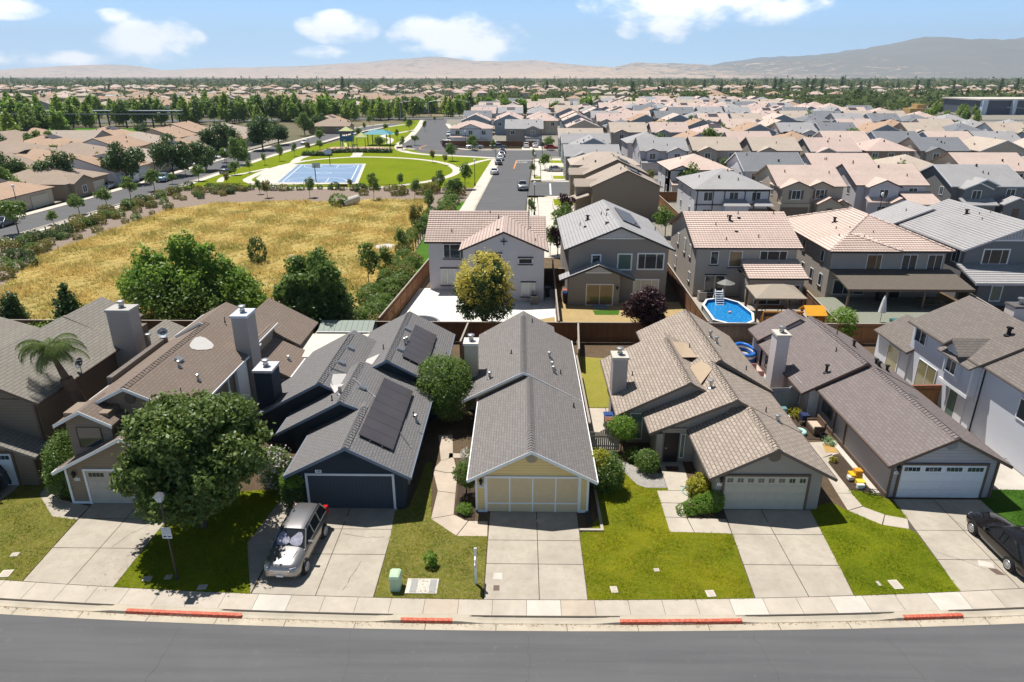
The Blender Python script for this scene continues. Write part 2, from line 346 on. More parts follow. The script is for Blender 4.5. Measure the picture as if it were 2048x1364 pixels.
def hiproof(roof,fas,x0,x1,y0,y1,ze,s,fascia=True,t=0.16):
    w=x1-x0; d=y1-y0
    if w>=d: h=d/2; A=(x0+h,y0+h,ze+h*s); B=(x1-h,y0+h,ze+h*s)
    else: h=w/2; A=(x0+h,y0+h,ze+h*s); B=(x0+h,y1-h,ze+h*s)
    c=[(x0,y0,ze),(x1,y0,ze),(x1,y1,ze),(x0,y1,ze)]
    if w>d: fs=[[c[0],c[1],B,A],[c[1],c[2],B],[c[2],c[3],A,B],[c[3],c[0],A]]
    elif w<d: fs=[[c[0],c[1],A],[c[1],c[2],B,A],[c[2],c[3],B],[c[3],c[0],A,B]]
    else: fs=[[c[i],c[(i+1)%4],A] for i in range(4)]
    for f in fs: roof.poly(f)
    roof.poly([(x,y,z-t) for x,y,z in c[::-1]])
    k=fas if fas is not None else roof
    for i in range(4):
        a,b=c[i],c[(i+1)%4]; k.poly([(a[0],a[1],a[2]-t),(b[0],b[1],b[2]-t),b,a])
    return A,B
def courses(parent,quad,mat,n,lift=0.06,side=None):
    # real overlapping tile courses on a roof plane; quad: bottom left, bottom right, top right, top left
    bl,br,tr,tl=[Vector(q) for q in quad]; N0=(br-bl).cross((tl+tr)/2-(bl+br)/2).normalized()
    if N0.z<0: N0=-N0
    m=MB()
    for k in range(n):
        t0,t1=k/n,min(1,(k+1)/n)
        a,b=bl.lerp(tl,t0),br.lerp(tr,t0); c,d=br.lerp(tr,t1),bl.lerp(tl,t1)
        m.mesh([a+N0*lift,b+N0*lift,c+N0*.008,d+N0*.008,a+N0*.004,b+N0*.004],[(0,1,2,3),(4,5,1,0)])
    return m.build('roof_tiles',mat,parent)
def hipcaps(m,pairs,r=0.13):
    for a,b in pairs: m.tube(a,b,r,r,6)
def ridgecapY(m,x,z,y0,y1,s,w=0.21,step=0.27):
    y=y0
    while y<y1:
        e=min(y+step*1.15,y1); m.mesh([(x-w,y,z-w*s+0.05),(x,y,z+0.075),(x+w,y,z-w*s+0.05),(x-w,e,z-w*s+0.012),(x,e,z+0.02),(x+w,e,z-w*s+0.012),(x-w,y,z-w*s-0.01),(x+w,y,z-w*s-0.01),(x,y,z-0.01)],
               [(0,1,4,3),(1,2,5,4),(6,8,1,0),(8,7,2,1)]); y+=step
def capY(rf,mat,x,z,y0,y1,s=0.525):
    m=MB(); ridgecapY(m,x,z,y0,y1,s); return m.build('ridge_cap',mat,rf)
def chimney(parent,x0,x1,y0,y1,z0,z1,mat,capmat,flue=True,flip=False):
    m=MB(); m.box(x0,x1,y0,y1,z0,z1); c=m.build('chimney',mat,parent)
    k=MB(); k.box(x0-0.07,x1+0.07,y0-0.07,y1+0.07,z1,z1+0.16); k.build('chimney_cap',capmat,c)
    cx,cy=(x0+x1)/2,(y0+y1)/2
    if flue:
        k=MB(); k.lathe([(0.15,z1+0.16),(0.19,z1+0.3),(0.14,z1+0.34),(0.14,z1+0.5),(0.24,z1+0.52),(0.24,z1+0.62),(0.1,z1+0.66)],(cx,cy,0),16); k.build('flue',METAL,c)
    return c
def pipevent(roofobj,x,y,z,h=0.35,r=0.06,cap=True,mat=None,name='vent_pipe'):
    m=MB(); m.tube((x,y,z-0.1),(x,y,z+h),r,r,10)
    if cap: m.lathe([(r*1.1,h-0.02),(r*1.7,h),(r*1.7,h+0.08),(r*0.6,h+0.11)],(x,y,z),12)
    m.lathe([(r*2.2,-0.06),(r*2.0,0.0),(r*1.1,0.06)],(x,y,z),10)
    return m.build(name,mat or METAL,roofobj)
def boxvent(roofobj,x,y,z,slx):
    a=Vector((1,0,slx)).normalized(); b=Vector((0,1,0)); n=a.cross(b)
    m=MB(); m.obox((x,y,z),a,b,n,(-0.2,0.2),(-0.2,0.2),(0.03,0.16)); m.obox((x,y,z),a,b,n,(-0.28,0.28),(-0.28,0.28),(0.0,0.012)); return m.build('roof_vent',METAL,roofobj)
def garage_vent(parent,x,y,z,mat,r=0.3):
    m=MB(); n=24
    m.lathe([(r,0),(r,0.04),(r*0.9,0.045),(r*0.9,0.02)],(x,y-0.045,z),n,ax=1)
    for i in range(7):
        zz=-r*0.75+i*r*0.25; hw=math.sqrt(max(0,(r*0.9)**2-zz*zz)); m.obox((x,y-0.05,z+zz),(1,0,0),(0,1,0),(0,0,1),(-hw,hw),(-0.02,0.03),(-0.022,0.022))
    return m.build('gable_vent',mat,parent)
def wall_lamp(parent,x,y,z):
    m=MB(); m.box(x-0.05,x+0.05,y-0.03,y,z-0.1,z+0.1); m.lathe([(0.02,-0.2),(0.07,-0.15),(0.09,0.05),(0.12,0.08),(0.03,0.2),(0.015,0.26)],(x,y-0.14,z),8); m.tube((x,y,z+0.1),(x,y-0.14,z+0.12),0.015); return m.build('porch_lamp',BLACK,parent)
def number_plate(parent,x,y,z,txt,w=0.42):
    m=MB(); m.box(x-w/2,x+w/2,y-0.03,y,z-0.09,z+0.09); p=m.build('house_number',WHITE,parent)
    text_mesh(txt,0.17,BLACK,'digits',p,(x,y-0.035,z),(math.pi/2,0,0)); return p
# ---------------- ground, street, pavements, drives, lawns ----------------
def sheet(name,polys,z,mat,kind='structure',thick=None):
    m=MB()
    for p in polys:
        q=[(a[0],a[1],z) for a in p]
        ar=sum(q[i][0]*q[(i+1)%len(q)][1]-q[(i+1)%len(q)][0]*q[i][1] for i in range(len(q)))
        if ar<0: q=q[::-1]
        if thick: m.prism([(a,b,z-thick) for a,b,_ in q],(0,0,thick))
        else: m.poly(q)
    o=m.build(name,mat); 
    if kind: o['kind']=kind
    return o
SIDE=lambda x:24.38+0.0018*(x+1)**2
KERB=lambda x:23.06+0.0015*(x+1)**2
GUT=lambda x:22.65+0.0014*(x+1)**2
# base terrain: one sheet with a street trench cut out of it
def terr():
    g=NG('far_ground'); a=g.noise(0.004,6,0.6); b=g.noise(0.03,6,0.6); c=g.noise(0.9,5,0.7)
    col=g.ramp(a,[(0.40,(0.06,0.075,0.03)),(0.5,(0.14,0.12,0.065)),(0.58,(0.30,0.23,0.13)),(0.68,(0.07,0.085,0.035))]); col=g.mix(g.math('MULTIPLY',b,0.6),col,(0.20,0.17,0.11)); col=g.mix(g.math('MULTIPLY',c,0.3),col,(0.06,0.06,0.03)); g.col(col); g.rough(0.95); return g.m
FARG=terr()
m=MB(); Z=-0.30
m.poly([(-30000,-200,Z),(30000,-200,Z),(30000,60000,Z),(-30000,60000,Z)])
g0=m.build('ground',FARG); struct(g0)
DIRT=grass('dirt_ground',(0.16,0.115,0.075),(0.25,0.18,0.115),(0.10,0.07,0.045),0.6,0.6)
# yard soil plateau north of the sidewalk
xs=[-75+i*2.5 for i in range(61)]
m=MB()
for a,b in zip(xs,xs[1:]): m.poly([(a,SIDE(a),-0.012),(b,SIDE(b),-0.012),(b,92,-0.012),(a,92,-0.012)])
struct(m.build('yard_soil',DIRT))
# asphalt street
g=NG('asphalt'); a=g.noise(0.25,6,0.6,dist=0.5); b=g.noise(120,3,0.7); c=g.noise(2.5,6,0.65)
mp=g.n('ShaderNodeMapping'); mp.inputs['Scale'].default_value=(0.08,1.6,1); g.t.links.new(g.obj(),mp.inputs[0]); st=g.noise(1.0,6,0.6,vec=mp.outputs[0])
col=g.mix(a,(0.105,0.105,0.112),(0.145,0.145,0.152)); col=g.mix(g.math('MULTIPLY',g.ramp(st,[(0.4,(0,0,0)),(0.7,(1,1,1))]),0.6),col,(0.075,0.075,0.082)); col=g.mix(g.math('MULTIPLY',b,0.35),col,(0.06,0.06,0.06)); col=g.mix(g.ramp(c,[(0.6,(0,0,0)),(0.85,(0.4,)*3)]),col,(0.2,0.19,0.18)); g.col(col); g.rough(0.82); g.bump(b,0.3,0.01); ASPH=g.m
m=MB()
for a,b in zip(xs,xs[1:]): m.poly([(a,5,-0.14),(b,5,-0.14),(b,GUT(b),-0.12),(a,GUT(a),-0.12)])
struct(m.build('street',ASPH))
# street cracks
CRK=plain('asphalt_crack',(0.07,0.07,0.07),0.9)
rnd=random.Random(3)
def crack(pts,w,z,wig=0.05,seed=1):
    rr=random.Random(seed); m=MB(); P=[]
    for (a,b) in zip(pts,pts[1:]):
        a=Vector(a);b=Vector(b); n=max(2,int((b-a).length/0.25))
        for i in range(n): P.append(a.lerp(b,i/n)+Vector((rr.uniform(-wig,wig),rr.uniform(-wig,wig))))
    P.append(Vector(pts[-1])); prev=None
    for i in range(len(P)-1):
        d=(P[i+1]-P[i]).normalized(); nn=Vector((-d.y,d.x))*w*0.5*rr.uniform(0.5,1.2)
        m.mesh([(P[i].x-nn.x,P[i].y-nn.y,z),(P[i].x+nn.x,P[i].y+nn.y,z),(P[i+1].x+nn.x,P[i+1].y+nn.y,z),(P[i+1].x-nn.x,P[i+1].y-nn.y,z)],[(0,3,2,1)])
    return m
m=MB()
for i,(x0,x1) in enumerate(((-14.6,-14.9),(0.35,0.1),(9.9,10.1),(-7.2,-7.0),(15.5,15.9))):
    q=crack([(x0,22.6),((x0+x1)/2+0.2,20.8),(x1,18)],0.011,-0.118,0.07,i); m.v,m.f,m.m=m.v+q.v,m.f+[tuple(k+len(m.v) for k in f) for f in q.f],m.m+q.m
struct(m.build('street_cracks',CRK))
# concrete mats
CONA=concrete('concrete_drive',(0.44,0.395,0.33),0.55); CONB=concrete('concrete_walk',(0.50,0.445,0.375),0.35); CONC=concrete('concrete_new',(0.58,0.54,0.48),0.15); CONG=concrete('concrete_gutter',(0.50,0.44,0.35),0.35); CONR=concrete('concrete_pinkish',(0.50,0.42,0.34),0.3)
# gutter pan
def arc(name,f0,f1,z0,z1,mats,x0,x1,step,gap=0.012,seed=0):
    rr=random.Random(seed); m=MB(); x=x0
    while x<x1-0.01:
        e=min(x+step,x1); m.cm=rr.choice(range(len(mats))) if len(mats)>1 else 0
        m.poly([(x+gap,f0(x+gap),z0),(e-gap,f0(e-gap),z0),(e-gap,f1(e-gap),z1),(x+gap,f1(x+gap),z1)]); x=e
    return m
m=arc('gutter',GUT,KERB,-0.112,-0.125,[CONG],-62,62,3.05); struct(m.build('gutter',CONG))
# kerb: full height kerbs between dropped sections
RED=NG('red_kerb_paint'); n=RED.noise(9,6,0.7); RED.col(RED.mix(RED.ramp(n,[(0.42,(0,0,0)),(0.62,(1,1,1))]),(0.46,0.06,0.03),(0.50,0.20,0.13))); RED.rough(0.7); RED=RED.m
DROPS=[(-25.0,-19.0,),(-12.6,-6.4),(-1.6,3.3),(10.3,15.6),(19.6,25),(-36,-30),(31,37)]
def kh(x):
    h=0.0
    for a,b in DROPS:
        if a-1.0<x<b+1.0:
            k=1.0
            if x<a: k=(x-(a-1.0))
            if x>b: k=(b+1.0-x)
            h=max(h,k)
    return 0.0-0.105*h
m=MB(); x=-62.0
while x<62:
    e=x+0.5; y0,y1=KERB(x),KERB(e); a,b=kh(x),kh(e)
    m.poly([(x,y0-0.02,-0.13),(e,y1-0.02,-0.13),(e,y1,b),(x,y0,a)]); m.poly([(x,y0,a),(e,y1,b),(e,y1+0.15,b*0.85),(x,y0+0.15,a*0.85)]); 
    m.poly([(x,y0+0.15,a*0.85),(e,y1+0.15,b*0.85),(e,y1+0.42,0.0),(x,y0+0.42,0.0)]); x=e
struct(m.build('kerb',CONG))
REDS=[(-17.35,-12.15),(-5.15,-2.9),(4.35,9.65),(16.75,19.4)]
for i,(a,b) in enumerate(REDS):
    m=MB(); n=12
    for k in range(n):
        x=a+(b-a)*k/n; e=a+(b-a)*(k+1)/n; y0,y1=KERB(x),KERB(e)
        m.poly([(x,y0-0.026,-0.128),(e,y1-0.026,-0.128),(e,y1-0.006,0.006),(x,y0-0.006,0.006)]); m.poly([(x,y0-0.006,0.006),(e,y1-0.006,0.006),(e,y1+0.16,0.006),(x,y0+0.16,0.006)])
    struct(m.build('kerb_marking',RED))
OLDW=plain('worn_white_stencil',(0.6,0.5,0.42),0.8)
for x in (-14.75,7.0): struct(text_mesh('FIRE LANE NO PARKING',0.115,OLDW,'kerb_lettering',None,(x,KERB(x)-0.034,-0.062),(R(82),0,0)))
# sidewalk panels
m=MB(); rr=random.Random(5); x=-62.0; mats=[CONB,CONB,CONB,CONC,CONR,CONA]
while x<62:
    e=x+1.52; gq=0.009; m.cm=rr.choice([0,0,0,1,1,3,4,5]); y0=KERB(x)+0.36; y1=KERB(e)+0.36
    m.poly([(x+gq,y0,0.004),(e-gq,y1,0.004),(e-gq,SIDE(e)-0.01,0.004),(x+gq,SIDE(x)-0.01,0.004)]); x=e
struct(m.build('sidewalk',mats))
m=MB()
for a,b in zip(xs,xs[1:]): m.poly([(a,KERB(a)+0.3,-0.006),(b,KERB(b)+0.3,-0.006),(b,SIDE(b)+0.02,-0.006),(a,SIDE(a)+0.02,-0.006)])
JOINT=plain('joint_dirt',(0.09,0.075,0.06),0.95,var=0.2); struct(m.build('sidewalk_joints',JOINT))
# driveways: panels over a dark joint bed
def drive(name,xl,xc,xr,y0f,rows,mat,shear=None,extra=(),mats=None):
    xl,xc,xr=[(v if callable(v) else (lambda y,v=v:v)) for v in (xl,xc,xr)]
    g_=0.02; m=MB(); bed=MB(); ys=rows
    top=ys[-1]
    bed.poly([(xl(0)-0.0,min(y0f(xl(0)),y0f(xr(0))),0.0),(xr(0),min(y0f(xl(0)),y0f(xr(0))),0.0),(xr(top),top,0.0),(xl(top),top,0.0)]); 
    ys=[None]+list(rows)
    for a,b in zip(ys,ys[1:]):
        for l,r in ((xl,xc),(xc,xr)):
            f=lambda x,y,d:(y0f(x)+g_ if y is None else y+d)
            ya=lambda x:f(x,a,g_)
            xa,xb=l(a or 24.4),r(a or 24.4); xc_,xd=l(b),r(b)
            m.poly([(xa+g_,ya(xa),0.007),(xb-g_,ya(xb),0.007),(xd-g_,b-g_,0.007),(xc_+g_,b-g_,0.007)])
    for p in extra: m.poly([(q[0],q[1],0.007) for q in p])
    struct(m.build(name,mat)); struct(bed.build(name+'_bed',JOINT))
drive('driveway',-1.62,0.9,lambda y:3.08+0.0*y,SIDE,[26.2+0.6,28.6,31.2],CONA)
drive('driveway',-12.2,-9.25,-6.6,SIDE,[27.4,29.4,31.3],CONA,extra=[[(-12.26,24.6),(-12.22,31.9),(-13.3,31.9),(-13.75,28.2)]])
drive('driveway',lambda y:10.65+(y-24.6)*0.06,13.1,lambda y:15.2+(y-24.6)*0.085,SIDE,[26.9,29.25,31.4],CONA)
drive('driveway',lambda y:20.15+(y-25)*0.08,23.0,25.6,SIDE,[27.4,29.7,32.5],CONA)
drive('driveway',lambda y:-23.2-(y-25)*0.05,-20.95,-18.72,SIDE,[27.7,30.1,32.4],CONA,extra=[[(-23.52,30.0),(-25.0,30.26),(-27.0,32.24),(-27.25,33.4),(-26.6,33.5),(-25.5,31.8),(-23.55,31.2)]])
drive('driveway',-34,-31.5,-28.75,SIDE,[27.7,30.1,34.0],CONA)
# patches, cracks, drains
m=MB()
for i,p in enumerate([[(-19.3,29.7),(-20.0,28.9),(-20.4,27.8)],[(-7.7,26.9),(-7.9,25.9),(-8.1,24.9)],[(-9.1,29.0),(-7.8,28.7),(-6.9,28.8)],[(20.6,28.0),(21.6,27.3),(22.3,26.7)],[(23.0,31.0),(23.2,30.0),(23.0,29.7)]]):
    q=crack(p,0.022,0.0115,0.04,i+9); m.v,m.f,m.m=m.v+q.v,m.f+[tuple(k+len(m.v) for k in f) for f in q.f],m.m+q.m
struct(m.build('driveway_cracks',CRK))
sheet('concrete_patch',[[(-1.25,25.7),(-0.8,25.7),(-0.82,26.15),(-1.22,26.15)],[(22.1,27.0),(22.7,26.8),(22.9,27.15),(22.3,27.4)]],0.012,CONC)
sheet('drain_patch',[[(-1.2,24.95),(-0.92,24.95),(-0.92,25.3),(-1.2,25.3)],[(22.55,26.35),(22.95,26.3),(22.8,26.75),(22.4,26.8)]],0.0125,BROWNT)
for x,y in ((-9.22,30.26),(1.07,30.22),(12.95,30.1),(-20.6,30.9)):
    m=MB(); m.lathe([(0.20,0.004),(0.21,0.014),(0.13,0.016)],(x,y,0.004),20); o=m.build('cleanout_ring',CONB); tag(o,{-9.22:'round concrete cleanout ring in the driveway of the blue garage',1.07:'round cleanout ring in the driveway before the yellow garage',12.95:'round cleanout ring in the driveway before the cream garage door',-20.6:'round cleanout ring in the shaded driveway by the big leafy tree'}[x],'drain cover','driveway cleanout rings')
    k=MB(); k.lathe([(0.105,0.0),(0.10,0.004)],(x,y,0.014),16); k.build('lid',IRON,o,local=True)
# lawns
LAWA=grass('lawn_dry',(0.12,0.19,0.02),(0.33,0.31,0.05),(0.55,0.40,0.19),0.7,0.85)
LAWB=grass('lawn_green',(0.12,0.20,0.008),(0.36,0.35,0.015),(0.50,0.38,0.08),0.42,0.6)
LAWC=grass('lawn_rich',(0.10,0.175,0.008),(0.31,0.35,0.015),(0.42,0.36,0.05),0.45,0.5)
LAWD=grass('lawn_lush',(0.07,0.17,0.02),(0.10,0.22,0.03),(0.12,0.2,0.04),0.5,0.3)
LAWNP={}
def lawn(pts,mat,x0=None,x1=None):
    if x0 is not None:
        e=[(x1-(x1-x0)*i/10,SIDE(x1-(x1-x0)*i/10)+0.01) for i in range(11)]; pts=e+list(pts)
    sheet('lawn',[pts],0.012,mat); LAWNP.setdefault(mat.name,[]).append(pts)
lawn([(-6.58,28),(-6.75,31.0),(-6.05,31.3),(-5.7,36),(-5.35,36),(-4.72,30.32),(-3.26,28.9),(-1.66,28.88)],LAWA,-6.56,-1.66)
lawn([(3.1,29.2),(3.75,29.6),(4.3,31),(4.3,34.5),(5.9,35.9),(6.4,34.6),(6.8,33.7),(7.2,33.4),(8.4,33.4),(8.42,33.12),(7.78,33.11),(7.78,29.4),(10.93,29.24)],LAWB,3.1,10.6)
lawn([(15.5,28.5),(15.78,31.4),(16.1,31.7),(17.2,32.1),(17.8,31.34),(19.03,30.12),(20.24,29.8),(20.45,29.5)],LAWC,15.2,20.15)
lawn([(18.75,31.77),(19.6,31.0),(20.6,30.66),(20.72,32.0),(20.1,33.0),(18.6,33.4)],LAWC)
lawn([(-18.7,29.8),(-18.2,30.6),(-17.5,32.5),(-13.9,33.0),(-13.3,31.95),(-13.75,28.2)],LAWC,-18.72,-12.25)
lawn([(-28.7,34.0),(-27.3,33.6),(-27.0,32.24),(-25.0,30.26),(-23.5,30.0)],LAWA,-28.7,-23.2)
lawn([(25.62,32.5),(27,33.5),(33,33.5)],LAWD,25.62,33)
# walkways
def walk(polys,mat=CONB,z=0.016): 
    sheet('walkway',polys,z,mat)
walk([[(-4.72,30.32),(-3.26,28.92),(-2.75,30.15),(-3.53,30.69)],[(-3.22,28.9),(-1.66,28.88),(-1.7,30.14),(-2.7,30.16)],[(-4.72,30.36),(-3.56,30.72),(-3.64,32.7),(-4.66,32.9)],[(-4.66,32.94),(-3.64,32.74),(-3.71,34.89),(-4.35,34.8),(-5.2,35.1)],
 [(-5.2,35.16),(-4.35,34.85),(-3.75,34.95),(-4.11,36.59),(-4.85,36.17)],[(-4.85,36.2),(-4.14,36.62),(-4.44,39.4),(-5.36,39.4)],[(-4.4,36.5),(-2.95,36.6),(-2.95,37.0),(-4.42,37.1)]],CONR)
walk([[(7.76,29.38),(9.0,29.35),(8.88,30.59),(7.77,30.62)],[(9.03,29.35),(10.9,29.27),(10.95,30.5),(8.92,30.58)],[(7.77,30.66),(8.88,30.62),(8.93,31.9),(7.78,31.93)],[(7.78,31.97),(9.52,31.93),(9.79,33.14),(7.78,33.13)],[(8.43,33.17),(9.75,33.17),(9.95,37.6),(8.45,37.6)]],CONB)
walk([[(20.24,29.8),(19.06,30.12),(19.6,31.0),(20.6,30.66)],[(19.0,30.14),(17.8,31.34),(18.75,31.74),(19.57,31.02)],[(17.78,31.38),(17.9,33.0),(18.7,33.0),(18.75,31.8)],[(17.9,33.03),(18.2,36.6),(19.4,37.3),(18.7,33.03)],[(18.2,36.63),(18.35,38.7),(19.95,38.9),(19.9,37.4)]],CONB)
sheet('doormat',[[(19.1,37.5),(19.9,37.45),(19.95,38.5),(19.3,38.5)]],0.022,plain('coir_mat',(0.42,0.26,0.09),0.95,var=0.2))
# gravel border with white rock by the tan house
GRAV=NG('white_gravel'); n=GRAV.noise(30,4,0.8); GRAV.col(GRAV.ramp(n,[(0.35,(0.12,0.11,0.10)),(0.55,(0.5,0.47,0.43)),(0.8,(0.75,0.73,0.70))])); GRAV.bump(n,1,0.06); GRAV=GRAV.m
sheet('gravel_bed',[[(4.3,37.0),(5.8,36.9),(7.0,35.6),(8.4,34.9),(8.42,33.42),(7.2,33.42),(6.75,33.75),(6.35,34.65),(5.85,35.95),(4.6,36.4)]],0.015,GRAV,)
MULCH=NG('bark_mulch'); n=MULCH.noise(26,5,0.8); MULCH.col(MULCH.ramp(n,[(0.35,(0.025,0.018,0.013)),(0.6,(0.11,0.075,0.05)),(0.8,(0.35,0.28,0.22))])); MULCH.bump(n,1,0.08); MULCH=MULCH.m
sheet('mulch_bed',[[(18.75,33.45),(20.1,33.05),(19.95,37.0),(19.5,37.2),(18.75,36.3)],[(17.6,39.3),(19.9,39.0),(20.0,43.5),(18.3,43.5)],[(-3.5,30.7),(-2.9,30.2),(-2.4,30.2),(-2.4,36.2),(-3.6,36.3)],[(3.75,29.7),(3.55,29.4),(3.4,31.3),(3.45,35),(4.2,35)],[(8.95,30.7),(10.9,30.6),(10.9,31.3),(10.2,33.0),(9.55,31.9),(8.97,31.86)]],0.017,MULCH)
# low concrete mow edge beside the yellow garage
m=MB(); m.box(3.1,4.35,29.35,29.5,0,0.1); m.box(4.2,4.35,29.5,35,0,0.09); tag(m.build('garden_kerb',CONA),'low concrete garden kerb along the right side of the yellow garage','kerb')
m=MB(); m.obox((19.95,33,0),(0,1,0),(1,0,0),(0,0,1),(0,6.0),(0,0.35),(-0.02,0.05)); tag(m.build('concrete_strip',CONC),'pale concrete strip along the foot of the purple roofed garage wall','kerb')
# water meter lids and utility covers in the lawns
def lid(x,y,w,d,label,rz=0.1,mat=CONC):
    t=thing('utility_cover',label,'utility cover',(x,y,0.012),rz=rz); m=MB(); m.box(-w/2,w/2,-d/2,d/2,0,0.03); m.build('rim',mat,t); m=MB(); m.box(-w*.36,w*.36,-d*.36,d*.36,0.031,0.037); m.build('lid',CONB,t)
LAWNLIDS=[(px(1228,1180),.32,.42,'white meter lid in the green lawn, left one near the sidewalk'),(px(1421,1188),.4,.42,'white meter lid at the sidewalk edge right of the green lawn'),(px(1313,1141),.25,.22,'small white valve lid in the middle of the green lawn'),(px(1791,1170),.45,.6,'long pale utility lid in the lawn left of the black sedan drive'),(px(1757,1168),.14,.3,'narrow pale valve lid beside the long utility lid'),(px(30,1110),.35,.3,'pale meter lid in the patchy lawn at the far left'),(px(295,1158),.4,.3,'white meter lid at the edge of the tree shade'),(px(337,1155),.32,.3,'grey blue meter lid beside the lamp post'),(px(12,1148),.5,.5,'pale concrete slab at the corner of the far left lawn'),(px(405,1175),.4,.3,'grey lid in the shaded lawn beside the sidewalk')]
for p,w,d,l in LAWNLIDS: lid(p.x,p.y,w,d,l)
# utility vault slab
t=thing('utility_vault','white concrete utility vault slab with two grey hatches in the dry lawn','utility cover',(-4.48,25.17,0.0))
m=MB(); m.box(-5.22,-3.76,24.68,25.66,0.0,0.05); m.build('slab',CONC,t)
for x in (-5.0,-4.12): m=MB(); m.box(x-0.02,x+0.28,24.74,25.6,0.051,0.062); m.build('hatch',plain('hatch_grey',(0.30,0.30,0.29),0.6),t)
for x in (-4.5,-4.3):
    for y in (25.45,24.8): m=MB(); m.box(x-0.02,x+0.02,y,y+.05,0.051,0.058); m.build('lifting_slot',IRON,t)
# green telecom pedestal
t=thing('utility_pedestal','pale green rounded utility box standing in the dry lawn','utility box',(-5.68,25.1,0))
GRN=plain('pale_green_plastic',(0.42,0.56,0.38),0.5)
m=MB(); prof=[(-0.22,-0.30),(0.22,-0.30),(0.26,0.22),(0.18,0.32),(-0.18,0.32),(-0.26,0.22)]
m.prism([(-5.68+a,25.1+b,0) for a,b in prof],(0,0,0.62)); m.build('cabinet',GRN,t)
m=MB(); V=[];
for k,(s,z) in enumerate(((1.12,0.62),(1.12,0.72),(0.95,0.83),(0.6,0.88))): V+=[(-5.68+a*s,25.1+b*s,z) for a,b in prof]
m.mesh(V,[(k*6+i,k*6+(i+1)%6,(k+1)*6+(i+1)%6,(k+1)*6+i) for k in range(3) for i in range(6)]+[tuple(range(18,24)),tuple(range(5,-1,-1))]); m.build('cover',GRN,t,smooth=False)

# real blades over the lawns: short tufts with ragged edges
def lawn_blades(polys,dens,seed,hmin,hmax,cols,name,label):
    r=np.random.default_rng(seed); BX=[];BY=[]
    for poly in polys:
        P=np.array(poly); x0,y0=P.min(0); x1,y1=P.max(0); n=int((x1-x0)*(y1-y0)*dens); bx=r.uniform(x0-.05,x1+.05,n); by=r.uniform(y0-.05,y1+.05,n); c=np.zeros(n,bool); j=len(P)-1
        for i in range(len(P)):
            xi,yi=P[i]; xj,yj=P[j]; c^=((yi>by)!=(yj>by))&(bx<(xj-xi)*(by-yi)/(yj-yi+1e-9)+xi); j=i
        jit=r.normal(0,.035,(2,n)); BX.append((bx+jit[0])[c]); BY.append((by+jit[1])[c])
    bx=np.concatenate(BX); by=np.concatenate(BY); nb=4; n=len(bx)*nb; X=np.repeat(bx,nb)+r.normal(0,.03,n); Y=np.repeat(by,nb)+r.normal(0,.03,n)
    H_=r.uniform(hmin,hmax,n)*(1+.35*np.sin(X*2.1+np.sin(Y*1.7)*2)); a=r.uniform(0,6.28,n); w=.008+.012*r.random(n); lx=r.normal(0,.035,n); ly=r.normal(0,.035,n)
    V=np.stack([np.stack([X-np.cos(a)*w,Y-np.sin(a)*w,np.full(n,.01)],1),np.stack([X+np.cos(a)*w,Y+np.sin(a)*w,np.full(n,.01)],1),np.stack([X+lx,Y+ly,H_],1)],1).reshape(-1,3)
    me=bpy.data.meshes.new(name); me.vertices.add(3*n); me.vertices.foreach_set('co',V.astype(np.float32).ravel()); me.loops.add(3*n); me.loops.foreach_set('vertex_index',np.arange(3*n,dtype=np.int32)); me.polygons.add(n); me.polygons.foreach_set('loop_start',np.arange(0,3*n,3,dtype=np.int32)); me.update(calc_edges=True)
    g=NG(name); gi=g.n('ShaderNodeNewGeometry'); nn=g.noise(.42,6,.72,dist=1.2); n2=g.noise(1.6,5,.72); col=g.mix(g.ramp(nn,[(.38,(0,0,0)),(.64,(1,1,1))]),cols[0],cols[1]); col=g.mix(g.ramp(n2,[(.5,(0,0,0)),(.72,(.8,)*3)]),col,cols[2]); col=g.mix(g.math('MULTIPLY',gi.outputs['Random Per Island'],.5),col,sc(cols[1],1.25)); g.col(col); g.rough(.8); g.p.inputs['Specular IOR Level'].default_value=.15
    tr=g.n('ShaderNodeBsdfTranslucent'); g.t.links.new(col,tr.inputs[0]); ms=g.n('ShaderNodeMixShader'); ms.inputs[0].default_value=.35; g.t.links.new(g.p.outputs[0],ms.inputs[1]); g.t.links.new(tr.outputs[0],ms.inputs[2]); g.t.links.new(ms.outputs[0],g.out.inputs[0]); me.materials.append(g.m)
    o=bpy.data.objects.new(name,me); COL.objects.link(o); o['kind']='stuff'; o['label']=label
for nm,q in LAWNP.items():
    lawn_blades(q,170 if nm!='lawn_dry' else 120,len(nm),.02,.075 if nm!='lawn_dry' else .085,{'lawn_dry':((.12,.21,.02),(.37,.36,.06),(.66,.50,.25)),'lawn_green':((.12,.21,.008),(.41,.41,.015),(.60,.46,.10)),'lawn_rich':((.10,.19,.008),(.34,.39,.015),(.46,.40,.05)),'lawn_lush':((.07,.18,.02),(.10,.24,.03),(.12,.2,.04))}[nm],nm+'_blades','short grass blades of the front lawns')

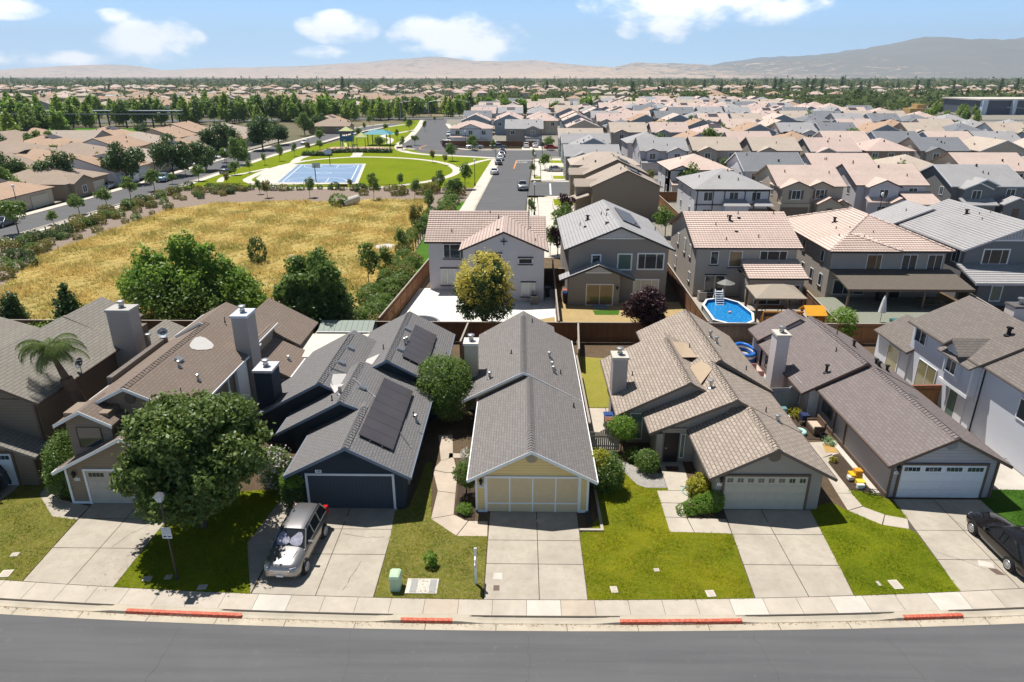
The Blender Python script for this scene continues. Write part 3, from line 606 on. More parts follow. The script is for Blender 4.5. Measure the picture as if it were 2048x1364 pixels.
# dry leaf litter and grit along the gutter and beds
r=np.random.default_rng(8); n=900; X=r.uniform(-26,26,n); Y=23.06+.0015*(X+1)**2-r.gamma(1.2,.06,n); X2=r.uniform(-4,12,500); Y2=r.uniform(29,36,500)
X=np.concatenate([X,r.uniform(-20,-12,260)]); Y=np.concatenate([Y,r.uniform(24.6,27,260)]); Z=np.concatenate([np.full(n,-.105),np.full(260,.03)]); n=len(X); a=r.uniform(0,6.28,n); s_=r.uniform(.012,.035,n)
V=np.stack([np.stack([X+np.cos(a+q)*s_*k,Y+np.sin(a+q)*s_*k,Z+(.006 if i%2 else .0)],1) for i,(q,k) in enumerate(((0,1.3),(1.57,.6),(3.14,1.3),(4.71,.6)))],1).reshape(-1,3)
me=bpy.data.meshes.new('leaf_litter'); me.from_pydata([tuple(v) for v in V],[],[(4*i,4*i+1,4*i+2,4*i+3) for i in range(n)]); me.materials.append(plain('dry_leaf',(0.30,0.18,0.08),.9,var=.3)); o=bpy.data.objects.new('leaf_litter',me); COL.objects.link(o); o['kind']='stuff'; o['label']='dry leaves scattered along the gutter'
# ---------------- front row of houses ----------------
SHG=shingle('shingle_charcoal',(0.19,0.175,0.17),(0.265,0.245,0.235),patch=0.08,w=.36,h=.17,ms_=.018)
SHB=shingle('shingle_blue_grey',(0.18,0.175,0.18),(0.235,0.225,0.225),patch=0.1,w=0.34,h=0.17,mort=0.28,ms_=0.022)
SHT=shingle('shingle_tan_brown',(0.50,0.42,0.355),(0.33,0.27,0.225),(0.32,0.26,0.21),w=0.44,h=0.21,patch=0.05,mort=0.22,contrast=1.6,ms_=0.03)
SHP=shingle('shingle_purple_grey',(0.255,0.215,0.21),(0.19,0.16,0.155),(0.12,0.10,0.10),w=0.42,h=0.2,patch=0.1,mort=0.4,ms_=0.02)
SHW=shingle('shingle_worn_brown',(0.30,0.24,0.20),(0.235,0.18,0.145),(0.13,0.095,0.08),w=0.45,h=0.2,patch=0.4,ms_=.024,mort=.35)
SHO=shingle('shingle_old_grey',(0.33,0.31,0.27),(0.26,0.24,0.21),(0.16,0.13,0.11),w=0.7,h=0.22,patch=0.3,mort=0.25,ms_=.03)
SHR=shingle('shingle_brown_grey',(0.24,0.21,0.19),(0.175,0.15,0.135),(0.13,0.11,0.10),w=0.42,h=0.2,patch=0.15,ms_=.022)
YEL=siding('siding_yellow',(0.80,0.60,0.28)); BLU=siding('siding_navy',(0.042,0.056,0.080),0.2,True); BLU2=stucco('stucco_navy',(0.031,0.041,0.058))
TANS=stucco('stucco_taupe',(0.34,0.31,0.28)); TAND=siding('siding_taupe',(0.36,0.32,0.28)); GRYS=siding('siding_lavender',(0.42,0.40,0.44),0.2); BRS=siding('siding_brown',(0.26,0.205,0.155),0.18); BR2=siding('siding_brown_dark',(0.20,0.155,0.115),0.19)
WST=stucco('stucco_white_blue',(0.58,0.60,0.66)); CHS=stucco('stucco_chimney_grey',(0.40,0.36,0.34)); CHW=stucco('stucco_chimney_white',(0.62,0.58,0.58))
BLF=plain('slate_blue_trim',(0.16,0.20,0.27),0.5); TAF=plain('taupe_dark_trim',(0.14,0.115,0.10),0.6); CREAM=plain('cream_door',(0.48,0.45,0.38),0.55)
SL=0.525
def zat(p,x):
    (x0,z0),(xr,zr),(x1,z1)=p; return z0+(zr-z0)*(x-x0)/(xr-x0) if x<xr else z1+(zr-z1)*(x1-x)/(x1-xr)
def garage_door(parent,xl,xr,y,h,mat,frame,kind='plain',label=None):
    m=MB(); m.box(xl-0.12,xl,y-0.07,y,0,h+0.12); m.box(xr,xr+0.12,y-0.07,y,0,h+0.12); m.box(xl,xr,y-0.07,y,h,h+0.12); m.build('garage_door_frame',frame,parent)
    m=MB(); w=xr-xl; dy=y-0.03
    if kind=='battens':
        m.box(xl,xr,dy,y+0.02,0.02,h); d=m.build('garage_door',mat,parent,label)
        for i in range(5):
            x=xl+w*i/4; k=MB(); k.box(max(xl,x-0.04),min(xr,x+0.04),dy-0.02,dy,0.02,h); k.build('batten',frame,d)
        k=MB(); k.box(xl,xr,dy-0.017,dy-0.001,0.52,0.60); k.build('rail',frame,d); return d
    if kind=='plain':
        m.box(xl,xr,dy,y+0.02,0.02,h); return m.build('garage_door',mat,parent,label)
    n=4 if kind!='wide' else 4
    for i in range(n):
        z0=0.02+i*(h-0.02)/n; m.box(xl,xr,dy,y+0.02,z0+0.008,z0+(h-0.02)/n)
        cols=8
        if i<n-1 or kind=='solid':
            for c in range(cols):
                x0=xl+w*c/cols; m.box(x0+0.07,x0+w/cols-0.07,dy-0.012,dy,z0+0.09,z0+(h-0.02)/n-0.09)
    d=m.build('garage_door',mat,parent,label)
    z0=0.02+3*(h-0.02)/n
    for c in range(8 if kind!='wide' else 4):
        g=MB(); cw=w/8; n2=2 if kind!='wide' else 4
        if kind=='wide': x0=xl+w*c/4+0.14; ww=w/4-0.28
        else: x0=xl+cw*c+0.11; ww=cw-0.22
        for q in range(n2): g.box(x0+ww*q/n2+0.015,x0+ww*(q+1)/n2-0.015,dy-0.015,dy-0.001,z0+0.14,z0+0.38)
        g.build('door_window',GLASS,d)
    return d
def solar(parent,pts0,pts1,z0f,n,mat):
    pass
# ===== yellow house =====
H=thing('yellow_house','yellow sided single storey house with long dark shingle roof and white trimmed garage door','house',(0.6,40,0))
rf,wl,fa,cp=MB(),MB(),MB(),MB()
P=((-2.75,2.25),(0.58,4.0),(4.05,2.18)); gableY(rf,wl,fa,P,30.6,40.6,0.45)
P2=((-3.8,2.2),(0.2,4.27),(4.05,2.19)); gableY(rf,wl,fa,P2,40.02,51.0,0.4,wl=0.9)
rf2=MB(); 
rf.prism([(-3.4,51,2.2),(0.2,51,4.27),(2.7,51,2.9),(2.7,51,2.76),(0.2,51,4.1),(-3.4,51,2.06)][::-1],(0,1.2,0)); wl.box(-2.9,2.4,50.9,51.9,0,2.5)
rf=rf.build('roof',SHG,H); wl.build('wall',YEL,H); fa.build('fascia',WHITE,H)
capY(rf,SHG,0.58,4.0,30.62,40.1); capY(rf,SHG,0.2,4.27,40.05,50.9) 
garage_door(H,-1.77,3.13,31.05,2.13,plain('tan_door',(0.66,0.51,0.31),0.6,var=0.06),WHITE,'battens')
k=MB(); k.box(-2.38,-2.26,30.98,31.06,0,2.3); k.build('corner_board',WHITE,H); k=MB(); k.box(3.55,3.67,30.98,31.06,0,2.25); k.build('corner_board',WHITE,H); k=MB(); k.box(-2.36,-1.9,30.98,31.05,0,0.12); k.build('corner_board',WHITE,H); k=MB(); k.box(3.26,3.66,30.98,31.05,0,0.12); k.build('corner_board',WHITE,H)
garage_vent(H,0.6,31.05,3.35,plain('tan_vent',(0.50,0.42,0.28)),0.3); wall_lamp(H,-2.07,31.04,1.95); number_plate(H,-2.06,31.04,1.63,'200',0.34)
chimney(H,-3.85,-2.95,43.1,44.15,0,4.85,stucco('stucco_chimney_beige',(0.50,0.43,0.34)),plain('cap_white',(0.66,0.62,0.56)))
for x,y,h in ((-2.05,41.6,.4),(2.05,44.9,.35),(2.2,43.3,.35),(2.25,42.6,.35)): pipevent(rf,x,y,zat(P2,x),h,0.09,mat=METAL)
for x,y in ((-0.65,44.2),(2.75,42.9),(3.35,38.5),(0.9,50.6)): pipevent(rf,x,y,zat(P2,x),0.28,0.04,False,mat=BLACK)
m=MB(); m.box(-2.9,-2.3,40.3,40.4,0,2.2); m.build('porch_post',plain('tan_post',(0.5,0.42,0.3)),H)
window(H,(-2.31,36.5,1.4),(0,1,0),(-1,0,0),1.5,1.0,WHITE)
for x in (-2.22,): pass
# ===== blue house =====
H=thing('blue_house','dark navy blue single storey house with grey shingle roofs and two rows of solar panels','house',(-10,40,0))
rf,wl,fa,cp=MB(),MB(),MB(),MB()
F_=((-12.48,2.27),(-9.1,4.02),(-5.78,2.25)); gableY(rf,wl,fa,F_,30.8,36.2,0.45)
M_=((-14.45,2.22),(-10.5,4.30),(-5.78,2.262)); 
M_=((-14.45,2.2),(-10.49,4.33),(-5.775,2.268)); gableY(rf,wl,fa,M_,35.5,41.6,0.4,wl=0.9)
L_=((-16.35,2.25),(-12.35,4.42),(-9.3,2.8)); gableY(rf,wl,fa,L_,37.9,47.2,0.4,wl=0.5,wr=0.3)
B_=((-12.9,2.3),(-8.8,4.55),(-5.0,2.5)); B_=((-12.6,2.5),(-8.8,4.55),(-5.70,2.85)); 
B_=((-12.6,2.5),(-8.8,4.55),(-5.3,2.62)); gableY(rf,wl,fa,B_,41.2,51.2,0.4,wl=0.5)
rf=rf.build('roof',SHB,H); wl.build('wall',BLU2,H); fa.build('fascia',BLF,H)
for p,a,b in ((F_,30.8,35.6),(M_,35.5,41.4),(L_,37.9,46.5),(B_,41.2,51.0)): capY(rf,SHB,p[1][0],p[1][1],a,b)
garage_door(H,-11.37,-6.84,31.25,2.08,BLU,plain('pale_blue_trim',(0.62,0.66,0.72)),'plain')
garage_vent(H,-9.1,31.25,3.35,plain('navy_vent',(0.02,0.035,0.06)),0.3); number_plate(H,-10.75,31.24,2.32,'188',0.34)
chimney(H,-16.6,-15.5,38.6,40.0,0,4.75,BLU2,plain('cap_pale',(0.55,0.55,0.56)))
# white membrane saddles
MEM=plain('white_membrane',(0.52,0.50,0.48),0.6,var=0.05)
def saddle(parent,quad,name='roof_flashing',mat=None):
    m=MB(); m.prism([tuple(q) for q in quad],(0,0,0.03)); return m.build(name,mat or MEM,parent)
saddle(rf,[(-9.75,36.9,4.02),(-9.7,38.9,4.02),(-8.9,39.3,3.65),(-8.95,36.6,3.6)][::-1]) if False else None
m=MB(); 
def drape(m,pts,fn,dz=0.03):
    m.poly([(x,y,fn(x,y)+dz) for x,y in pts])
zM=lambda x,y:zat(M_,x); zL=lambda x,y:zat(L_,x); zB=lambda x,y:zat(B_,x); zF=lambda x,y:zat(F_,x)
cL=-12.35; 
m=MB(); drape(m,[(-11.75,38.1),(-11.2,38.5),(-11.2,40.6),(-11.95,39.6)],zL,0.04); drape(m,[(-11.72,38.1),(-11.3,37.4),(-10.95,38.4),(-11.2,38.5)],lambda x,y:max(zM(x,y),zL(x,y)),0.045); m.build('white_flashing',MEM,rf)
m=MB(); drape(m,[(-10.6,41.6),(-9.95,41.35),(-9.7,43.4),(-10.7,43.6)],lambda x,y:max(zL(x,y),zB(x,y)),0.04); m.build('white_flashing',MEM,rf)
# solar arrays
PANEL=NG('solar_panel'); PANEL.col(PANEL.mix(PANEL.noise(0.6,3),(0.05,0.045,0.05),(0.085,0.075,0.08))); PANEL.rough(0.35); PANEL.p.inputs['Specular IOR Level'].default_value=0.5; PANEL=PANEL.m
def array(parent,x0,x1,y0,y1,prof,n,label):
    t=MB(); a=Vector((x1-x0,0,zat(prof,x1)-zat(prof,x0))).normalized(); b=Vector((0,1,0)); nn=a.cross(b); o=Vector((x0,y0,zat(prof,x0))); w=(x1-x0)/a.x
    r=MB(); r.obox(o,a,b,nn,(0.1,w-0.1),(0.1,y1-y0-0.1),(0.02,0.12)); r=r.build('solar_array',BLACK,parent,label)
    for i in range(n):
        d=(y1-y0)/n; m=MB(); m.obox(o,a,b,nn,(0,w),(i*d+0.012,(i+1)*d-0.012),(0.125,0.16)); m.build('solar_panel',PANEL,r)
    for i in range(2): m=MB(); m.tube(o+a*(w*(0.35+0.35*i))+nn*0.08+b*(-0.05),o+a*(w*(0.35+0.35*i))+nn*0.08+b*0.1,0.03); m.build('clamp',METAL,r)
array(rf,-8.78,-6.98,32.3,39.7,F_,7,'front solar array of seven dark panels')
array(rf,-8.1,-6.5,42.6,48.8,B_,6,'rear solar array of six dark panels')
for x,y,p in ((-9.75,38.0,M_),(-11.9,44.1,L_),(-11.9,41.5,L_),(-8.45,47.5,B_),(-8.35,43.6,B_)): boxvent(rf,x,y,zat(p,x)+0.0,-SL)
for x,y,p,h in ((-8.2,44.9,B_,.4),(-8.1,45.3,B_,.4),(-6.3,36.6,M_,.4)): pipevent(rf,x,y,zat(p,x),h,0.08)
for x,y,p in ((-11.2,36.4,M_),(-9.6,44.2,B_),(-6.4,46.8,B_),(-6.5,37.0,M_)): pipevent(rf,x,y,zat(p,x),0.35,0.035,False,BLACK)
pipevent(rf,-10.85,37.0,zat(M_,-10.85),0.45,0.1,False)
m=MB(); hh=lambda x,y,p:(x,y,zat(p,x)+0.06)
m.path([hh(-10.45,38.7,M_),hh(-9.0,37.6,M_),hh(-8.7,37.3,M_)],0.03); m.path([hh(-7.0,34.6,F_),hh(-6.2,33.6,F_),hh(-6.1,33.5,F_)],0.03); m.path([hh(-12.3,40.2,L_),hh(-11.8,38.6,L_),hh(-11.5,37.9,L_)],0.03); m.path([hh(-12.3,40.2,L_),hh(-11.0,40.5,L_)],0.03); m.build('conduit',METAL,rf)
window(H,(-6.2,42.0,1.9),(1,0,0),(0,-1,0),0.8,1.0,WHITE) if False else None
m=MB(); m.box(-12.3,-12.18,36.2,36.3,0,2.2); m.build('porch_post',WHITE,H)
window(H,(-7.2,41.58,1.55),(1,0,0),(0,-1,0),1.7,1.2,WHITE,2)
m=MB(); m.box(-6.2,-6.1,32.2,32.5,0.9,1.6); m.tube((-6.12,32.35,1.25),(-5.98,32.35,1.25),0.13,0.13,14); m.tube((-6.1,32.35,1.6),(-6.1,32.35,2.3),0.03); m.build('electric_meter',METAL,H)
k=MB(); k.box(-13.6,-13.5,37.7,37.78,0.2,2.0); k.build('downspout',BLF,H)
# ===== tan house =====
H=thing('taupe_house','taupe stucco single storey house with stepped woven tan shingle roofs and cream windowed garage door','house',(12.5,41,0))
rf,wl,fa,cp=MB(),MB(),MB(),MB()
F4=((10.0,2.24),(13.34,4.0),(16.62,2.25)); gableY(rf,wl,fa,F4,30.95,36.6,0.5)
M4=((7.72,2.2),(12.61,4.40),(16.62,2.262)); M4=((7.72,1.98+0.2),(12.61,4.385+0.012),(16.63,2.26)); gableY(rf,wl,fa,M4,35.9,42.6,0.4,wl=0.55)
L4=((6.0,2.15),(10.42,4.42),(12.9,3.1)); gableY(rf,wl,fa,L4,38.2,47.2,0.4,wl=0.85,wr=0.3)
B4=((9.4,2.62),(13.15,4.55),(16.85,2.3)); gableY(rf,wl,fa,B4,41.5,52.0,0.4,wl=0.4,wr=0.4)
rf=rf.build('roof',SHT,H); wl.build('wall',TANS,H); fa.build('fascia',TAF,H)
for p,a,b in ((F4,30.95,36.0),(M4,35.9,41.6),(L4,38.2,46.0),(B4,41.5,51.9)): capY(rf,SHT,p[1][0],p[1][1],a,b)
m=MB(); zL4=lambda x,y:zat(L4,x); zB4=lambda x,y:max(zat(B4,x),zat(L4,x)); zM4=lambda x,y:max(zat(M4,x),zat(L4,x))
drape(m,[(11.25,38.9),(12.4,40.6),(12.1,42.3),(11.15,41.4)],zM4,0.03); m.build('valley_patch',plain('tan_rolled_roofing',(0.40,0.31,0.22),0.9),rf)
m=MB(); drape(m,[(10.9,42.8),(12.1,43.2),(11.9,46.2),(10.8,45.6)],lambda x,y:max(zat(B4,x),zat(L4,x)),0.03); m.build('valley_patch',plain('tan_rolled_roofing',(0.40,0.31,0.22),0.9),rf)
garage_door(H,10.95,15.35,31.43,2.1,CREAM,BROWNT,'windows')
garage_vent(H,13.4,31.43,3.3,plain('taupe_vent',(0.24,0.19,0.15)),0.32); wall_lamp(H,10.72,31.42,1.95); number_plate(H,10.72,31.42,1.6,'176',0.34)
chimney(H,6.05,7.0,41.0,42.1,0,4.75,CHS,plain('cap_stone',(0.52,0.48,0.42)))
garage_vent(H,12.6,36.29,3.45,plain('taupe_vent',(0.24,0.19,0.15)),0.3)
m=MB(); [m.box(12.75,13.45,41.86,41.9,3.5+i*.09,3.55+i*.09) for i in range(5)]; m.build('gable_vent',plain('taupe_vent2',(0.28,0.26,0.25)),H)
# recessed entry
m=MB(); m.box(8.5,9.95,36.18,36.3,2.05,2.35); m.box(8.15,8.5,35.95,36.32,0,2.1); m.build('entry_surround',TAND,H)
DK=plain('dark_entry_door',(0.015,0.013,0.015),0.4); m=MB(); m.box(8.7,9.55,36.2,36.28,0.05,2.05); d=m.build('door',DK,H); k=MB(); k.lathe([(0.03,0),(0.04,0.05)],(8.8,36.16,1.0),8,ax=1); k.build('handle',METAL,d)
window(H,(9.78,36.24,1.15),(1,0,0),(0,-1,0),0.2,1.6,WHITE,1,0.04,GLASSG)
m=MB(); m.box(8.75,9.5,35.2,35.7,0.02,0.04); m.build('door_mat',plain('brown_mat',(0.10,0.05,0.03)),H)
window(H,(7.35,38.59,1.2),(1,0,0),(0,-1,0),0.72,1.75,WHITE,1,0.06,GLASSG)
for x,y,p,h in ((11.75,38.4,M4,.45),(13.9,47.0,B4,.4),(14.15,46.2,B4,.4),(15.1,35.9,M4,.3)): pipevent(rf,x,y,zat(p,x),h,0.1)
for x,y,p in ((12.0,45.2,B4),(15.5,43.2,B4),(14.6,36.5,M4),(7.6,42.5,L4)): pipevent(rf,x,y,zat(p,x),0.3,0.035,False,BLACK)
# ===== purple roof house =====
H=thing('lavender_house','pale lavender single storey house with purple brown shingle roof and white garage door at right','house',(23,43,0))
rf,wl,fa,cp=MB(),MB(),MB(),MB()
F5=((20.0,2.26),(23.35,4.0),(26.6,2.3)); gableY(rf,wl,fa,F5,32.25,42.6,0.45)
R5=((19.0,2.0),(23.0,4.2),(26.55,2.35)); gableY(rf,wl,fa,R5,41.9,51.5,0.4,wl=0.45)
Q5=((18.95,2.3),(22.0,4.1),(25.6,2.2)); gableY(rf,wl,fa,Q5,51.0,53.6,0.0,wl=0.5,wr=0.5)
rf=rf.build('roof',SHP,H); wl.build('wall',GRYS,H); fa.build('fascia',BROWNT,H)
capY(rf,SHP,23.35,4.0,32.3,42); capY(rf,SHP,23.0,4.2,41.95,51.4)
garage_door(H,20.95,25.55,32.67,2.1,plain('white_door',(0.70,0.72,0.78),0.5,var=0.03),BROWNT,'wide')
garage_vent(H,23.35,32.67,3.35,plain('grey_vent',(0.34,0.34,0.36)),0.3); wall_lamp(H,20.72,32.66,1.95); number_plate(H,20.72,32.66,1.62,'164',0.3)
k=MB(); k.box(20.42,20.54,32.62,32.7,0,2.3); k.build('corner_board',BROWNT,H); k=MB(); k.box(26.08,26.2,32.62,32.7,0,2.3); k.build('corner_board',BROWNT,H); k=MB(); k.box(20.4,20.45,32.7,41.8,0.02,0.25); k.build('corner_board',BROWNT,H); k=MB(); k.box(20.38,20.45,38.1,38.22,0,2.2); k.build('corner_board',BROWNT,H); k=MB(); k.box(20.38,20.45,39.6,39.72,0,2.2); k.build('corner_board',BROWNT,H)
chimney(H,18.2,19.1,45.4,46.5,0,4.7,CHW,plain('cap_stone2',(0.55,0.51,0.45)))
window(H,(20.43,40.9,1.45),(0,1,0),(-1,0,0),1.4,1.1,TAF,2)
window(H,(19.44,45.0-1.3,1.4),(0,1,0),(-1,0,0),1.2,1.5,WHITE,1)
window(H,(19.44,49.0,1.3),(0,1,0),(-1,0,0),2.2,1.7,TAF,2)
m=MB(); m.box(19.7,20.35,42.26,42.3,0,2.05); m.build('door',WHITE,H)
for x,y,p,h in ((20.9,43.0,R5,.5),(24.4,46.8,R5,.4),(24.6,43.8,R5,.3),(24.5,43.2,R5,.3),(25.1,43.2,R5,.35)): pipevent(rf,x,y,zat(p,x),h,0.09,mat=BLACK)
for x,y,p in ((22.3,45.0,R5),(23.9,48.6,R5)): pipevent(rf,x,y,zat(p,x),0.3,0.035,False,BLACK)
m=MB(); drape(m,[(24.0,38.4),(24.7,38.2),(24.4,38.9)],lambda x,y:zat(F5,x),0.03); m.build('lifted_shingle',METAL,rf)
# ===== brown two storey house (left) =====
H=thing('brown_house','brown two storey house with worn brown shingle roof, tall grey chimney and white rake boards','house',(-21,40,0))
rf,wl,fa,cp=MB(),MB(),MB(),MB()
U1=((-24.55,4.75),(-21.35,6.35),(-17.95,4.75)); gableY(rf,wl,fa,U1,32.9,43.6,0.4)
U2=((-23.4,5.6),(-22.0,6.36),(-18.6,4.76)); U2=((-23.6,5.4),(-21.8,6.36),(-18.2,4.77)); gableY(rf,wl,fa,U2,43.3,47.8,0.3)
# bay with small gable
wl.box(-24.4,-22.0,32.2,33.5,2.2,5.2); rf.prism([(-24.75,31.7,4.72),(-23.2,31.7,5.55),(-21.6,31.7,4.72),(-21.6,31.7,4.58),(-23.2,31.7,5.4),(-24.75,31.7,4.58)][::-1],(0,2.4,0))
wl.prism([(-24.4,32.2,5.2),(-22.0,32.2,4.6),(-22.0,32.2,4.75),(-23.2,32.2,5.42),(-24.4,32.2,4.75)],(0,1,0)) if False else None
wl.prism([(-24.4,32.22,4.6),(-22.0,32.22,4.6),(-22.0,32.22,4.8),(-23.2,32.22,5.4),(-24.4,32.22,4.8)],(0,1,0))
for (xa,za,xb,zb) in ((-24.75,4.72,-23.2,5.55),(-23.2,5.55,-21.6,4.72)): fa.prism([(xa,31.67,za+.02),(xb,31.67,zb+.02),(xb,31.67,zb-.17),(xa,31.67,za-.17)][::-1],(0,.03,0))
# lower garage gable
G1=((-24.95,2.25),(-20.9,4.35),(-17.3,2.45)); gableY(rf,wl,fa,G1,31.0,33.5,0.5,wl=0.35)
wl.box(-24.3,-18.4,33.4,47,0,4.9)
# rear single storey wing on the right
K1=((-21.0,3.7),(-19.8,4.3),(-15.6,2.4)); rf.prism([(-20,47.5,4.6),(-15.9,47.5,2.5),(-15.9,47.5,2.36),(-20,47.5,4.46)][::-1],(0,-4.6,0)); wl.box(-19,-16.3,43.2,47.2,0,2.6)
fa.box(-15.95,-15.83,42.9,47.5,2.38,2.52)
rf.prism([(-20.4,52.5,5.2),(-16.6,52.5,3.1),(-16.6,52.5,2.96),(-20.4,52.5,5.06)][::-1],(0,-5,0)); wl.box(-20,-17,47.6,52.2,0,3.1)
# left parapet strip (shed dormer edge)
m=MB(); m.box(-24.7,-24.35,36.8,43.6,4.55,5.2); 
rf=rf.build('roof',SHW,H); wl.build('wall',BRS,H); fa.build('fascia',WHITE,H); m.build('side_parapet',SHR,rf)
capY(rf,SHW,-21.35,6.35,33,43.4)
garage_door(H,-23.5,-19.0,31.5,2.1,plain('white_garage',(0.46,0.42,0.37),0.5),WHITE,'wide'); wall_lamp(H,-24.1,31.49,1.9); number_plate(H,-24.05,31.5,1.55,'212',0.3)
k=MB(); k.box(-24.62,-24.5,31.45,31.55,0,2.3); k.build('corner_board',WHITE,H); k=MB(); k.box(-24.5,-23.65,31.46,31.52,0,0.14); k.build('corner_board',WHITE,H)
window(H,(-23.25,32.18,3.75),(1,0,0),(0,-1,0),1.25,1.15,BR2,1,0.04)
garage_vent(H,-21.3,33.28,5.55,plain('brown_vent',(0.15,0.11,0.09)),0.3)
chimney(H,-18.75,-17.75,41.4,42.9,0,7.35,CHS,plain('cap_blue_white',(0.55,0.60,0.68)))
k=MB(); k.box(-18.3,-18.1,39.6,41.2,0,4.6); k.build('downspout',WHITE,H); k=MB(); k.box(-18.05,-17.98,38.0,38.1,0,4.6); k.build('downspout',WHITE,H)
m=MB(); V=[]; 
for i in range(14):
    t=2*math.pi*i/14; r=0.62+0.08*math.sin(3*t+1); x=-20.45+0.95*r*math.cos(t); y=40.4+1.5*r*math.sin(t); V.append((x,y,max(zat(U1,x),0)+0.03))
m.poly(V) ; m.build('white_roof_patch',MEM,rf)
boxvent(rf,-20.6,37.6,zat(U1,-20.6),-.47); 
for x,y in ((-20.3,37.0),(-19.0,36.4)): pipevent(rf,x,y,zat(U1,x),0.3,0.07)
for x,y in ((-19.1,34.5),(-20.6,44.5)): pipevent(rf,x,y,zat(U1,x),0.35,0.03,False,BLACK)
pipevent(rf,-16.7,45.1,2.9,0.25,0.08)
def dish(label,x,y,z,az,mat,parent=None):
    t=thing('satellite_dish',label,'satellite dish',(x,y,z)); d=Vector((math.sin(az)*0.8,-math.cos(az)*0.8,0.55)).normalized(); a=d.orthogonal().normalized(); b=d.cross(a); c=Vector((x,y,z+0.55)); m=MB(); V=[c-d*0.08]; n=20
    for j,(r,q) in enumerate(((0.15,-0.06),(0.28,0.0),(0.34,0.05))):
        for i in range(n): q_=2*math.pi*i/n; V.append(c+a*(r*math.cos(q_))+b*(r*math.sin(q_)*1.05)+d*q)
    F=[(0,1+i,1+(i+1)%n) for i in range(n)]+[(1+j*n+i,1+j*n+(i+1)%n,1+(j+1)*n+(i+1)%n,1+(j+1)*n+i) for j in range(2) for i in range(n)]
    m.mesh(V,[f[::-1] for f in F]); m.build('reflector',mat,t,smooth=True)
    m=MB(); m.path([(x,y,z-0.1),(x,y,z+0.3),tuple(c-d*0.08)],0.03); m.build('mast',METAL,t); m=MB(); m.tube(c-a*0.3,c+d*0.45,0.015); m.lathe([(0.03,-.04),(0.05,0),(0.03,.05)],tuple(c+d*0.45),8); m.build('feed_arm',METAL,t)
dish('round pale satellite dish standing on the roof edge of the brown house',-24.5,43.4,5.0,0.3,plain('dish_grey',(0.35,0.40,0.46),0.5))
dish('dark satellite dish on the lower right edge of the grey shingle roof',-27.1,38.2,4.95,-0.5,plain('dish_dark',(0.05,0.06,0.07),0.5))
m=MB(); m.path([(-25.2,42.8,4.2),(-25.2,42.8,5.7)],0.1,10); m.lathe([(0.12,0),(0.2,0.02),(0.2,0.12),(0.12,0.14)],(-25.2,42.8,5.6),12); m.build('vent_pipe',METAL,H)
# ===== grey roof two storey (far left) =====
H=thing('far_left_house','tan two storey house with old grey shingle roof and tall wide chimney at far left','house',(-31,41,0))
rf,wl,fa=MB(),MB(),MB()
A0=((-35,4.8),(-31.1,6.75),(-27.05,4.85)); gableY(rf,wl,fa,A0,34.0,43.6,0.35,fascia=True)
A1=((-33,5.6),(-31.0,6.72),(-27.6,5.0)); gableY(rf,wl,fa,((-33,5.75),(-31.0,6.74),(-28.2,5.35)),43.3,47.8,0.2)
rf.prism([(-35,32.7,3.3),(-30.9,32.7,3.75),(-27.0,32.7,2.15),(-27.0,32.7,2.0),(-30.9,32.7,3.6),(-35,32.7,3.1)][::-1],(0,1.8,0)); wl.prism([(-35,33.2,0),(-27.5,33.2,0),(-27.5,33.2,2.2),(-31,33.2,3.5),(-35,33.2,3.0)],(0,1.6,0))
wl.box(-34.5,-27.55,34.3,47,0,4.95)
rf.prism([(-28.9,52,3.5),(-25.9,52,2.1),(-25.9,52,1.95),(-28.9,52,3.35)][::-1],(0,-5.2,0)); wl.box(-29.5,-26.4,46.8,51.7,0,2.3)
rf=rf.build('roof',SHO,H); wl.build('wall',BR2,H); fa.build('fascia',BROWNT,H)
garage_door(H,-33.6,-28.75,33.2,2.1,plain('white_garage2',(0.6,0.62,0.68),0.5),BROWNT,'wide')
k=MB(); k.box(-27.58,-27.45,34.2,34.36,0,4.9); k.build('corner_board',BROWNT,H); k=MB(); k.box(-27.55,-27.45,33.1,33.25,0,2.3); k.build('corner_board',BROWNT,H)
chimney(H,-27.4,-25.9,42.3,43.5,0,7.4,CHS,plain('cap_grey2',(0.42,0.40,0.38)))
H=thing('patio_cover','ribbed tan metal patio cover between the grey and brown roofs','patio cover',(-25.6,43,0)); m=MB()
for i in range(12): m.box(-27.2,-24.9,41.6+i*0.27,41.6+i*0.27+0.25,3.3+i*.03,3.34+i*.03)
m.build('roof_sheet',plain('tan_ribbed',(0.36,0.29,0.22)),H); m=MB(); m.box(-25.0,-24.9,41.6,41.7,0,3.3); m.build('post',BROWNT,H)
H=thing('left_edge_house','pale grey roof of another house behind the grey shingle roof at the left edge','house',(-39,47,0)); rf,wl,fa=MB(),MB(),MB(); gableY(rf,wl,fa,((-45,2.6),(-41,4.4),(-35.2,2.6)),42,50,0.3,fascia=True); rf=rf.build('roof',SHO,H); wl.build('wall',BR2,H); fa.build('fascia',BROWNT,H); pipevent(rf,-36.6,46.5,3.1,.5,.12)
# ===== white two storey (right) =====
H=thing('white_blue_house','two storey white stucco house with brown grey shingle roof and small dormer at right edge','house',(33,42,0))
rf,wl,fa=MB(),MB(),MB()
UA=((28.9,4.95),(32.9,6.95),(38.5,4.2)); gableY(rf,wl,fa,UA,39.9,48.3,0.3,wl=0.5)
UB=((29.25,4.85),(33.6,7.02),(39,4.3)); gableY(rf,wl,fa,((29.2,4.9),(33.4,7.0),(39.2,4.15)),30.0,40.35,0.3,wl=0.45)
wl.box(28.95,29.5,40.35,43.4,2.55,4.95)
rf.prism([(28.4,40.0,4.62),(29.4,40.0,5.15),(29.4,40.0,5.0),(28.4,40.0,4.5)][::-1],(0,3.6,0))
